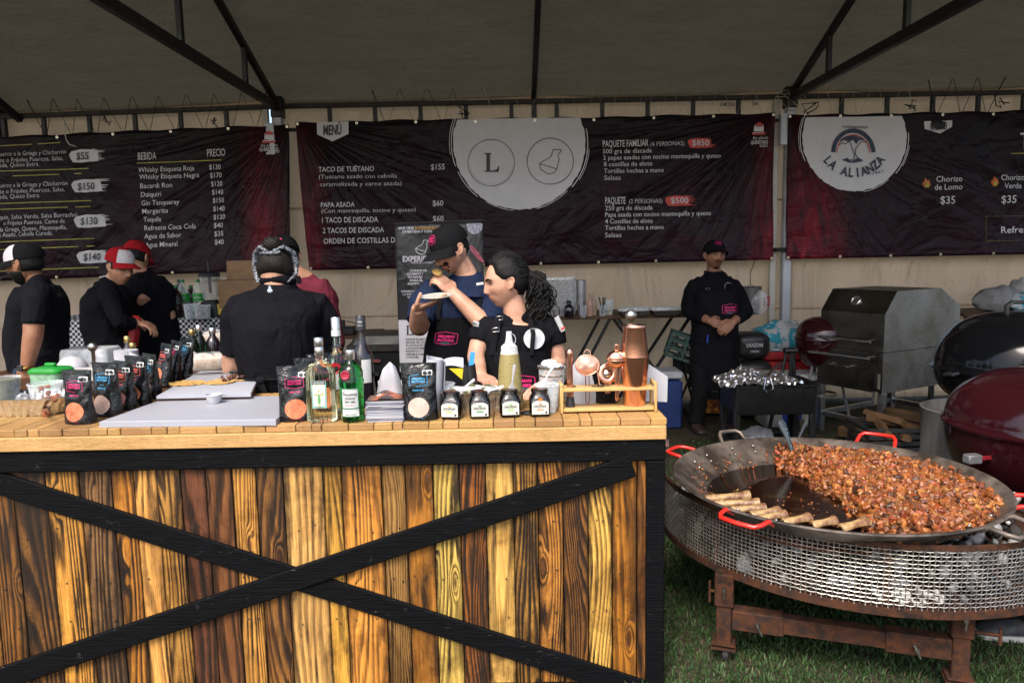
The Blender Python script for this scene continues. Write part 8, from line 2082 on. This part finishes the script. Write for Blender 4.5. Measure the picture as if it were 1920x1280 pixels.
m = MB(); f_ = lambda x, y, z: p.HM @ V((x, y, z))
m.tube([f_(-.078, -.01, .012), f_(-.076, -.06, .014), f_(-.064, -.086, .016)], .003, 6); m.tube([f_(.078, -.01, .012), f_(.076, -.06, .014), f_(.064, -.086, .016)], .003, 6); m.tube([f_(-.062, -.09, .018), f_(0, -.106, .02), f_(.062, -.09, .018)], .0028, 6); go = m.build('sunglasses', BLACK(), p.root, True, 60)
m = MB()
for sg in (-1, 1): m.sheet(lambda u, v_: f_(sg * (.012 + .05 * u), -.105 + .018 * u * u, .018 - .032 * v_ * (1 - .3 * u)), 8, 6, .002, p.f)
gl_ = NT('yellow_lens'); gl_.set(col=(.45, .33, .02), rough=.08, spec=.8); m.build('lens', gl_.m, go, True, 60)
m = MB(); wv = p.wr[1]; m.tube([wv + V((.031 * math.cos(a), .034 * math.sin(a), .012 + .004 * math.cos(a))) for a in [2 * math.pi * i / 18 for i in range(18)]], .009, 8, True, sq=.35, up=(0, 0, 1)); wo = m.build('watch', steel('gold_watch', (.6, .42, .12), .25), p.root, True, 60)
m = MB(); m.box(wv + V((-.006, -.04, .012)), (.03, .012, .03), b=.004); m.build('watch_face', BLACK(), wo, True)
Y = 5.0
p = Person('man in black jacket and red cap with white front, looking down', 100, P(225, 503, Y), 62, 12, 4, P(203, 533, Y + .02), P(212, 655, Y), [P(190, 548, Y + .2), P(200, 552, Y - .18)], [P(235, 600, Y + .16), P(226, 606, Y - .22)], [P(262, 603, Y + .05), P(258, 606, Y - .12)], SK_A, 1.02, 1.08, 1.0, {'w': .07}, back=.03, voxel=.006)
p.sh.reverse(); p.el.reverse(); p.wr.reverse()
h_ = dict(d=V((1, .1, -.3)), nrm=(0, 0, -1), tv=(0, 1, 0)); p.body([h_, dict(h_, tv=(0, -1, 0))], tint=stub(.15)); p.shirt(M_TEE, 1.8, .026, -.04, name='jacket', fold=.012, neck=.074); p.trousers(M_BTRS); p.shoes(BLACK())
p.hair(HB, lambda x, y, z: min(1, (y + .045) / .02) * min(1, (z + .02 + (.03 if y > .03 else 0)) / .02), .004, .002); p.face(HB, closed=False, look=(0, -1)); p.cap(M_CAPR, M_CAPR, M_CAPW, -2, .044, .07, .35, logo=bull)
m = MB(); g_ = p.sh[0]
txt(m, 'GRILLMAN', lambda u, v_: P(186 + u, 521.5 - v_ - u * .25, Y - .145), 0, 0, 3, 15, bold=.02);
m.build('shoulder_print', PW, p.root, True, 0, False)
m = MB(); m.box((0, 0, 0), (.07, .05, .22), rotm(0, .2, 0), .02); o = m.build('red_bag', M_REDP); o.location = P(252, 622, 4.9); tag(o, 'red packet with white label held by the man in red and white cap', 'bag')
Y = 5.45
p = Person('person in black seen from behind wearing an all red mesh cap', 185, P(256, 484, Y), 172, 20, 0, P(268, 513, Y), P(292, 655, Y), [P(244, 530, Y), P(302, 533, Y)], [P(272, 563, Y - .14), P(318, 592, Y - .02)], [P(246, 572, Y - .06), P(312, 604, Y + .2)], SK_A, 1.05, 1.05, 1.0, back=.0, voxel=.006)
p.sh.reverse(); p.el.reverse(); p.wr.reverse()
h_ = dict(d=V((-1, .1, -.2)), nrm=(0, 0, -1), tv=(0, 1, 0)); p.body([dict(h_, d=V((.1, 1, -.2)), tv=(-1, 0, 0)), h_]); p.shirt(M_TEE, .98, .026, -.05, fold=.008, sleeve=.018); p.trousers(M_BTRS); p.shoes(BLACK())
p.hair(HB, lambda x, y, z: min(1, (y + .03) / .02) * min(1, (z + .05) / .02), .006); co = p.cap(M_CAPR, M_CAPR, None, 4, .03, .07)
m = MB(); m.sheet(lambda u, v_: p.cm @ V(((u - .5) * .062, .112 - .03 * v_ * v_ - abs(u - .5) ** 2 * .06, .034 + .04 * v_ * (1 - (2 * u - 1) ** 2))), 10, 6); m.build('cap_opening', BLACK(), co, True, 60)
p.apron(M_APR, .5, .45, .6, 1.4)
Y = 3.42
p = Person('cook in black polo with patterned headband and bun, back to the camera', 178, P(519, 506, Y - .02), 178, 26, 0, P(522, 537, Y - .03), P(528, 722, Y - .04), [P(449, 584, Y), P(597, 580, Y)], [P(438, 686, Y + .06), P(611, 688, Y + .06)], [P(468, 692, Y + .30), P(585, 692, Y + .30)], SK_C, 1.1, 1.15, 1.0, {'w': .076}, back=.05)
p.sh.reverse(); p.el.reverse(); p.wr.reverse()
h_ = dict(d=V((.2, 1, -.15)), nrm=(0, 0, -1), tv=(1, 0, 0)); p.body([dict(h_, d=V((-.2, 1, -.15)), tv=(-1, 0, 0)), h_], arm=(.066, .052, .032))
p.shirt(M_TEE, .86, .02, -.06, fold=.009, neck=.07, sleeve=.016); p.trousers(M_BTRS); p.shoes(BLACK())
m = MB(); c = p.neck + V((0, 0, .018)); m.tube([c + V((.068 * math.cos(a), .062 * math.sin(a) + .0, .008 - .010 * math.sin(a))) for a in [2 * math.pi * i / 24 for i in range(24)]], .013, 8, True, sq=1.7, up=(0, 0, 1)); m.build('collar', M_TEE, p.root, True, 80)
p.hair(HBR, lambda x, y, z: min(1, (y + .06) / .02) * min(1, (z + .06) / .02), .010, .004)
m = MB(); m.ell(p.HM @ V((0, .085, .085)), (.044, .04, .04), None, 20, 14)
for i, q in enumerate(m.v): q = V(q); m.v[i] = tuple(q + (q - p.HM @ V((0, .085, .085))).normalized() * .005 * math.sin(q.z * 260 + q.x * 200))
m.build('bun', HBR, p.root, True, 80)
bd = NT('paisley_band'); bd.set(col=bd.ramp(bd.noise(bd.obj(), 75, 2, .5, 1.5), [(.48, (.008, .009, .014)), (.52, (.35, .4, .45)), (.55, (.35, .38, .42)), (.58, (.01, .012, .02))], 'LINEAR'), rough=.7)
m = MB()
for sg in (-1, 1):
 m.tube([p.HM @ V((sg * x, y, z)) for x, y, z in ((.012, .102, .045), (.05, .086, .075), (.084, .045, .062), (.092, .012, .02), (.086, .0, -.03), (.068, .03, -.075))], [.012, .018, .021, .021, .018, .006], 10, sq=.6)
m.tube([p.HM @ V((x, y, z)) for x, y, z in ((-.045, .098, .04), (0, .112, .03), (.045, .098, .04))], .008, 8); m.build('headband', bd.m, p.root, True, 80)
m = MB(); m.tube([p.HM @ V((x, y, z)) for x, y, z in ((-.03, .06, .125), (0, .068, .131), (.03, .06, .125))], .004, 6); m.build('hair_tie', PK, p.root, True, 80)
f_ = p.tring(.8, .022, 3, 1.0, -math.pi / 2 - .02, -math.pi / 2 + .02)[1]; b = P(506, 545, (p.tring(.88, .03, 3, 1, -math.pi / 2 - .01, -math.pi / 2 + .01)[1]).y - .012)
m = MB(); m.ell(b, (.012, .003, .009), None, 12, 8); m.ell(b + V((0, 0, .012)), (.006, .003, .009), None, 10, 8); m.build('collar_badge', pm('badge_blue', (.35, .42, .5), .4, var=.5, vs=150), p.root, True, 60)
m = MB(); rg = p.tring(.13, .034, 40); m.tube(rg, .013, 8, True, sq=.35, up=(0, 0, 1))
bb = min(rg, key=lambda q: q.y) + V((-.02, -.014, 0))
m.tube([bb, bb + V((-.035, -.006, -.07)), bb + V((-.02, -.004, -.16))], [.012, .016, .014], 8, sq=.3, up=(0, 1, 0)); m.tube([bb, bb + V((.02, -.008, -.08)), bb + V((.035, -.004, -.14))], [.012, .016, .014], 8, sq=.3, up=(0, 1, 0)); m.ell(bb, (.022, .012, .018), None, 12, 8)
m.build('apron_strings', M_APR, p.root, True, 80)
m = MB(); m.loft([p.tring(t, .03 + .02 * max(0, .1 - t), 36) for t in (.12, .05, 0, -.08)] + [[q + V((0, 0, -.12 - .1 * j)) + (q - p.hip) * .0 for q in p.tring(-.08, .034, 36)] for j in range(3)], False); m.build('apron', M_APR, p.root, True, 80)
Y = 4.15
p = Person('person in maroon sweater and black cap half hidden behind the cook', 205, P(533, 484, Y), 205, 22, 0, P(572, 524, Y), P(574, 680, Y), [P(545, 545, Y + .1), P(606, 543, Y - .03)], [P(520, 620, Y + .25), P(629, 640, Y)], [P(530, 680, Y + .35), P(610, 690, Y + .25)], SK_A, 1.02, 1.05, 1.0)
p.sh.reverse(); p.el.reverse(); p.wr.reverse()
h_ = dict(d=V((-.3, 1, -.2)), nrm=(0, 0, -1), tv=(1, 0, 0)); p.body([h_, h_]); p.shirt(M_MARN, 1.85, .014, -.04, name='sweater', fold=.008); p.trousers(M_BTRS); p.shoes(BLACK()); p.hair(HB, lambda x, y, z: min(1, (y + .02) / .02) * min(1, (z + .05) / .02), .004); p.cap(M_CAPB, M_CAPB, None, 2, .025, .07)
m = MB(); m.tube([p.neck + V((-.03, -.02, .03)), p.neck + V((-.02, -.07, .02)), p.neck + V((.0, -.11, -.06)), p.tring(.6, .02, 3, 1, -1.7, -1.6)[1]], .014, 8, sq=.3); m.build('apron_strap', M_APR, p.root, True, 80)
Y = 3.78
EATM = (Matrix.Translation(P(845, 469, Y - .04)) @ Matrix.Rotation(R(-50), 4, 'Z') @ Matrix.Rotation(R(22), 4, 'X')) @ V((0, -.122, -.072)); EATW = EATM + V((.072, -.035, -.09))
p = Person('man in navy shirt, black cap and apron eating a taco over a plate', -14, P(845, 469, Y - .04), -50, 22, -4, P(878, 522, Y), P(852, 722, Y + .02), [P(800, 552, Y - .0), P(924, 549, Y + .04)], [P(786, 612, Y - .12), P(922, 622, Y - .20)], [P(783, 578, Y - .30), EATW], SK_C, 1.03, 1.02, 1.0, {'w': .075}, voxel=.0045, back=.03)
ha = dict(d=V((.85, -.2, .28)), nrm=(-.1, .1, 1), tv=(.1, -1, .1), curl=(.12, .15, .2, .25), thumb=.9)
hb = dict(d=V((-.72, .12, .8)), nrm=(-.55, .7, -.35), tv=(.3, .4, 1), curl=(.65, .7, .75, .8), thumb=.6)
p.body([ha, hb], arm=(.056, .05, .032), tint=stub(.32)); p.shirt(M_NAVY, .97, .018, -.04, fold=.009, neck=.066, sleeve=.022); p.trousers(M_BTRS); p.shoes(BLACK())
m = MB(); c = p.neck + V((0, 0, .012))
for sg in (-1, 1):
 m.sheet(lambda u, v_: c + p.a * (sg * (.068 * math.cos(u * 1.5 - .1) + .025 * v_)) + p.f * (.066 * math.sin(u * 1.5 - .1) + .03 * v_) + V((0, 0, .025 - .05 * v_ - .03 * u * (1 + v_))), 10, 5, .004, p.f)
m.build('collar', M_NAVY, p.root, True, 60)
p.hair(HB, lambda x, y, z: min(1, (y + .055) / .02) * min(1, (z + .02 + (.04 if y > .04 else 0)) / .02), .006, .004); p.face(HB, closed=True)
p.cap(M_CAPB, M_CAPB, None, 2, .032, .07, .45, logo=gb_logo); p.apron(M_APR, .66, .5, .85, 1.3, .034); p.brand(.47, -.035, .11)
m = MB(); f_ = p.on_front(.66, .036)
m.tube([f_(-.075, -.01), f_(-.08, .04), p.neck + p.a * -.085 + p.f * .05 + V((0, 0, -.02)), p.neck + p.a * -.07 + V((0, 0, .01))], .012, 8, sq=.3); m.tube([f_(.085, -.01), f_(.09, .05), p.neck + p.a * .09 + p.f * .05 + V((0, 0, -.02)), p.neck + p.a * .07 + V((0, 0, .01))], .012, 8, sq=.3); m.build('apron_strap', M_APR, p.ap, True, 80)
m = MB()
for (a, b, w_, h) in ((P(900, 532, p.neck.y - .16), 0, .036, .013),): m.box(a, (w_, .004, h), rotm(0, R(-8), R(8)), .001)
m.build('name_tape', PWH, p.root, True)
pl_ = P(819, 559, Y - .34)
m = MB(); m.lathe([(.001, 0), (.05, .001), (.072, .010), (.076, .012), (.075, .014), (.05, .005), (.001, .004)], 40); o = m.build('plate', pm('grey_plate', (.42, .40, .36), .5), None, False, 60); o.location = pl_; o.rotation_euler = (R(6), R(-3), 0); tag(o, 'small round grey plate held by the eating man', 'plate')
m = MB(); c = EATM; m.ell(c, (.028, .03, .012), rotm(.3, .5, .2), 18, 10); m.ell(c + V((.004, .0, .008)), (.024, .026, .009), rotm(.5, .3, .1), 16, 8); tag(m.build('taco', M_TORT, None, False, 60), 'folded taco in the eating man\'s hand at his mouth', 'taco')
Y = 3.3
p = Person('dark haired woman in black tee and apron looking left, behind the chilli jars', -6, P(948, 530, Y), -75, 7, 0, P(968, 599, Y + .01), P(968, 730, Y + .02), [P(906, 618, Y), P(1033, 614, Y + .03)], [P(892, 668, Y - .05), P(1046, 678, Y + .02)], [P(901, 706, Y - .22), P(1020, 722, Y - .14)], SK_C, .96, 1.0, .97, {'w': .075, 'nose': .82}, voxel=.0042)
ha = dict(d=V((.55, -.8, -.15)), nrm=(0, 0, -1), tv=(1, 0, 0), curl=(.35, .4, .45, .5)); hb = dict(d=V((-.6, -.6, -.2)), nrm=(0, 0, -1), tv=(-1, 0, 0))
p.body([ha, hb], arm=(.052, .041, .027)); p.shirt(M_TEE, .62, .012, -.04, t1=.93, fold=.006, neck=0, sleeve=.014, voxel=.008); p.trousers(M_BTRS); p.shoes(BLACK())
m = MB(); c = p.neck + V((0, .0, -.012)); m.tube([c + p.a * (.088 * math.cos(a)) + p.f * (.066 * math.sin(a) + .01) + V((0, 0, -.012 - .022 * math.sin(a) + .012 * math.cos(a) ** 2)) for a in [2 * math.pi * i / 28 for i in range(28)]], .008, 8, True); m.build('neckline', M_TEE, p.root, True, 80)
def wh(x, y, z):
 edge = -.052 + max(0, .045 - z) * .85 if z < .085 else -.085
 if abs(x) > .05 and z < .01: edge = max(edge, .018)
 edge -= .012; return min(1, max(0, (y - edge) / .028 + .3)) * min(1, (z + .05 + .05 * (y > .03)) / .02)
p.hair(HB, wh, .015, .002, off=(0, .006, .010))
m = MB(); rr = random.Random(18); d1 = V((0, .97, .16)).normalized()
for k in range(230):
 a = rr.uniform(-1.5, 1.5); q = rr.uniform(0, 1); d0 = V((math.sin(a) * .95, -.52 + .9 * abs(math.sin(a)) ** 1.5 + .5 * q, math.cos(a) * .9)).normalized(); om = math.acos(max(-1, min(1, d0.dot(d1)))); pts = []
 for j in range(9):
  t = j / 8; d = (d0 * math.sin((1 - t) * om) + d1 * math.sin(t * om)) / max(.001, math.sin(om)); e = .0165 + .003 * math.sin(t * 3.1) + .002 * math.sin(k * 1.7)
  pts.append(p.HM @ (V((d.x * (.0755 + e), d.y * (.094 + e) + .006, d.z * (.118 + e) + .008))))
 m.tube(pts, [.0012, .002, .0023, .0023, .0023, .0023, .0023, .002, .0015], 5)
m.build('hair_strands', HB, p.root, True, 80)
m = MB(); rr = random.Random(8); base = p.HM @ V((0, .112, .018))
m.ell(base + V((.035, .0, -.03)), (.05, .045, .05), rotm(0, .5, 0), 24, 16)
for i, q in enumerate(m.v): q = V(q); m.v[i] = tuple(q + V((1, 0, .2)) * .012 * mnoise.noise(q * 40) + V((0, 0, 1)) * .01 * mnoise.noise(q * 55))
for k in range(120):
 st_ = base + V((rr.uniform(-.005, .03), rr.uniform(-.035, .035), rr.uniform(-.02, .02))); pts = []; ph = rr.uniform(0, 6); L = rr.uniform(.09, .2) if k > 14 else rr.uniform(.2, .27); ox = rr.uniform(.0, .095) if k > 14 else rr.uniform(-.015, .015)
 for j in range(11):
  t = j / 10; pts.append(st_ + V((ox * math.sin(min(1, t * 1.4) * 1.6) + .02 * math.sin(t * 15 + ph) * t, -.012 - .03 * t + .02 * math.cos(t * 15 + ph) * t, -L * t ** 1.15)))
 m.tube(pts, [.0046 * (1 - .75 * j / 10) + .0008 for j in range(11)], 6)
m.build('ponytail', HB, p.root, True, 80)
m = MB(); m.tube([base + V((.0, .022 * math.cos(a), .022 * math.sin(a))) for a in [2 * math.pi * i / 14 for i in range(14)]], .007, 8, True); m.build('hair_tie', pm('grey_tie', (.1, .1, .14), .7), p.root, True, 80)
m = MB(); m.tube([p.HM @ V((-.05, -.058, .075)), p.HM @ V((-.066, -.07, .04)), p.HM @ V((-.07, -.066, .0)), p.HM @ V((-.068, -.066, -.01))], .0014, 5);
for k in range(14):
 a = rr.uniform(-.3, 1.4); b0_ = p.HM @ V((rr.uniform(-.05, .05), -.02 + .1 * math.sin(a) * .6, .05 + .085 * math.cos(a))); dv_ = (b0_ - p.head).normalized()
 m.tube([b0_, b0_ + dv_ * .02 + V((.012, 0, 0)), b0_ + dv_ * .026 + V((.035, 0, -.012))], [.0009, .0008, .0005], 4)
m.build('loose_strand', HB, p.root, True, 80)
p.face(HB, look=(0, 0)); p.apron(M_APR, .60, .45, .95, 1.3, .026); p.brand(.17, .03, .115)
f_ = p.on_front(.60, .028); m = MB()
m.tube([f_(-.085, -.015), P(929, 625, f_(-.085, 0).y - .014), P(935, 600, p.neck.y - .085), p.neck + p.a * -.075 + V((0, .03, .02))], .0135, 8, sq=.25); m.tube([f_(.07, -.015), P(1000, 625, f_(.07, 0).y - .016), P(994, 600, p.neck.y - .075), p.neck + p.a * .07 + V((0, .03, .02))], .010, 8, sq=.25); m.build('apron_strap', M_APR, p.ap, True, 80)
m = MB()
for px, py in ((930, 618), (936, 596)):
 q = P(px, py, f_(-.085, 0).y - .026 + (.05 if py < 600 else 0)); m.tube([q + V((x, -.002, z)) for x, z in ((-.015, -.009), (.015, -.007), (.015, .009), (-.015, .007))], .0016, 6, True)
m.build('strap_buckle', M_STEEL, p.ap, True, 60)
def on_shirt(px, py, o=.02):
 """front surface of the tee under a given direction"""
 best = None
 for i in range(30):
  for j in range(40):
   q = p.tring(.3 + .6 * i / 29, o, 2, 1, j / 39 * math.pi, j / 39 * math.pi + .01)[0]; d = (q - P(px, py, q.y)).length
   if best is None or d < best[0]: best = (d, q)
 return best[1]
q = on_shirt(1002, 635, .02); m = MB(); m.add([q + V((.0, -.012, 0)) + p.a * (.046 * math.cos(a)) + V((0, .012 * max(0, math.cos(a)), .046 * math.sin(a))) for a in [2 * math.pi * i / 28 for i in range(28)]], [tuple(range(28))]); m.build('chest_emblem', pm('chest_white', (.5, .52, .54), .6, var=.25, vs=60), p.root, True, 0)
for px, py, rz, ry, w_, h, s_ in ((891, 607, R(-35), R(12), .03, .022, 'IIIO'), (1051, 607, R(35), R(-28), .026, .075, 'M')):
 i = 0 if px < 950 else 1; c = p.sh[i].lerp(p.el[i], .02 if i else .0); rd = p.arm[0] + .020
 dirv = (P(px, py, c.y) - c); dirv = V((dirv.x, -.035, dirv.z * .3)).normalized(); cc_ = P(px, py, (c + dirv * rd).y - .012)
 mt = Matrix.Translation(cc_) @ Matrix.Rotation(rz * .8, 4, 'Z') @ Matrix.Rotation(ry, 4, 'Y')
 m = MB(); m.T = mt; m.sheet(lambda u, v_: ((u - .5) * w_, .006 * (2 * u - 1) ** 2, (v_ - .5) * h), 6, 6, .003, (0, 1, 0)); m.build('sleeve_patch', PWH, p.root, True, 60)
 m = MB(); m.T = mt; txt(m, s_, lambda u, v_: V((u, -.0016, v_)), 0, -.008 if i == 0 else -.03, .015, w_ * .7, al='C', bold=.02); m.build('patch_print', PBK if i == 0 else PRD, p.root, True, 0, False)
Y = 6.5
p = Person('man in black cap and long black apron standing with hands clasped', 6, P(1340, 480, Y - .02), 8, -3, 3, P(1338, 512, Y), P(1337, 640, Y), [P(1300, 541, Y), P(1377, 541, Y)], [P(1289, 582, Y - .02), P(1398, 584, Y - .02)], [P(1332, 602, Y - .25), P(1374, 604, Y - .25)], SK_B, 1.16, 1.18, 1.03, {'w': .08}, voxel=.006, belly=.03,
   feet=[G(1304, 808, 0), G(1368, 806, 0)])
p.body([dict(d=V((.95, -.12, -.35)), nrm=(.1, .9, -.3), tv=(.2, -.2, 1), curl=(.35, .4, .5, .6)), dict(d=V((-.72, -.35, -.55)), nrm=(.1, .9, -.2), tv=(-.2, -.2, 1), curl=(.3, .35, .4, .5))], arm=(.062, .05, .033), tint=stub(.3))
p.shirt(M_TEE, 1.86, .016, -.04, fold=.009, neck=.068); p.trousers(M_BTRS); p.shoes(pm('brown_boot', (.04, .022, .014), .6))
p.hair(HB, lambda x, y, z: min(1, (y + .03) / .02) * min(1, (z + .03) / .02), .003); p.hair(HB, lambda x, y, z: 1.4 * (gs(abs(x) - .012, .02) * gs(z + .048, .006) + .7 * gs(x, .02) * gs(z + .1, .012)) * (1 if y < -.03 else 0), .0035, .001, 'moustache', (0, 0, 0)); p.face(HB); p.cap(M_CAPB, M_CAPB, None, -6, .04, .055, .3, logo=gb_logo)
p.apron(M_APR, .74, P(1335, 722, Y).z, .85, 1.35, .034); p.brand(.50, .07, .14)
m = MB(); f_ = p.on_front(.74, .036); m.tube([f_(-.09, -.01), f_(-.10, .05), p.neck + p.a * -.085 + p.f * .04 + V((0, 0, .0)), p.neck + p.a * -.07 + V((0, .03, .02))], .013, 8, sq=.3); m.tube([f_(.09, -.01), f_(.10, .05), p.neck + p.a * .085 + p.f * .04, p.neck + p.a * .07 + V((0, .03, .02))], .013, 8, sq=.3); m.build('apron_strap', M_APR, p.ap, True, 80)
m = MB(); q = f_(-.10, .03) + p.f * .01; m.tube([q + V((x, -.003, z)) for x, z in ((-.016, -.01), (.016, -.008), (.016, .01), (-.016, .008))], .002, 6, True); m.build('strap_buckle', M_STEEL, p.ap, True, 60)
m = MB(); q = p.on_front(.02, .036)(-.10, 0); m.tube([q + V((0, -.006, 0)), q + V((.004, -.006, .07))], .006, 6); m.build('pen', pm('blue_pen', (.02, .08, .45), .4), p.ap, True)
m = MB(); f2 = p.on_front(.80, .022); rg = [(.075 + .042 * math.cos(R(a)), .042 * math.sin(R(a))) for a in range(-60, 200, 12)]
for a, b in zip(rg, rg[1:]): m.add([f2(*a), f2(*b), f2(b[0] * .97 + .0022, b[1] * .93), f2(a[0] * .97 + .0022, a[1] * .93)], [(0, 1, 2, 3)])
m.build('chest_emblem', PWH, p.root, True, 0, False)
Yp = 2.86
fo = G(1925, 1196, 0); q0 = P(2040, 640, Yp + .1)
p = Person('person in navy shirt and dark trousers cut off by the right edge beside the pan', -100, P(2120, 440, Yp + .08), -100, 5, 0, P(2130, 520, Yp + .08), V((q0.x + .36, Yp + .08, .96)), [P(2030, 552, Yp - .1), P(2200, 560, Yp + .3)], [P(1958, 628, Yp - .05), P(2210, 700, Yp + .34)], [P(2010, 720, Yp - .12), P(2180, 760, Yp + .3)], SK_A, 1.0, 1.0, 1.0, feet=[V((2.62, 3.05, 0)), V((fo.x + .0, fo.y, 0))])
p.sh.reverse(); p.el.reverse(); p.wr.reverse()
h_ = dict(d=V((-.3, 0, -1)), nrm=(0, 1, 0), tv=(-1, 0, 0)); p.body([h_, h_]); p.shirt(M_NAVY, .72, .018, -.04, fold=.008); p.trousers(M_BTRS)
p.shoes(pm('grey_sneaker', (.03, .032, .036), .7, var=.5, vs=40, bs=.4, bscale=60), pm('pale_sole', (.42, .41, .39), .6)); p.hair(HB, lambda x, y, z: min(1, (y + .03) / .02) * min(1, (z + .03) / .02), .006); p.face(HB)
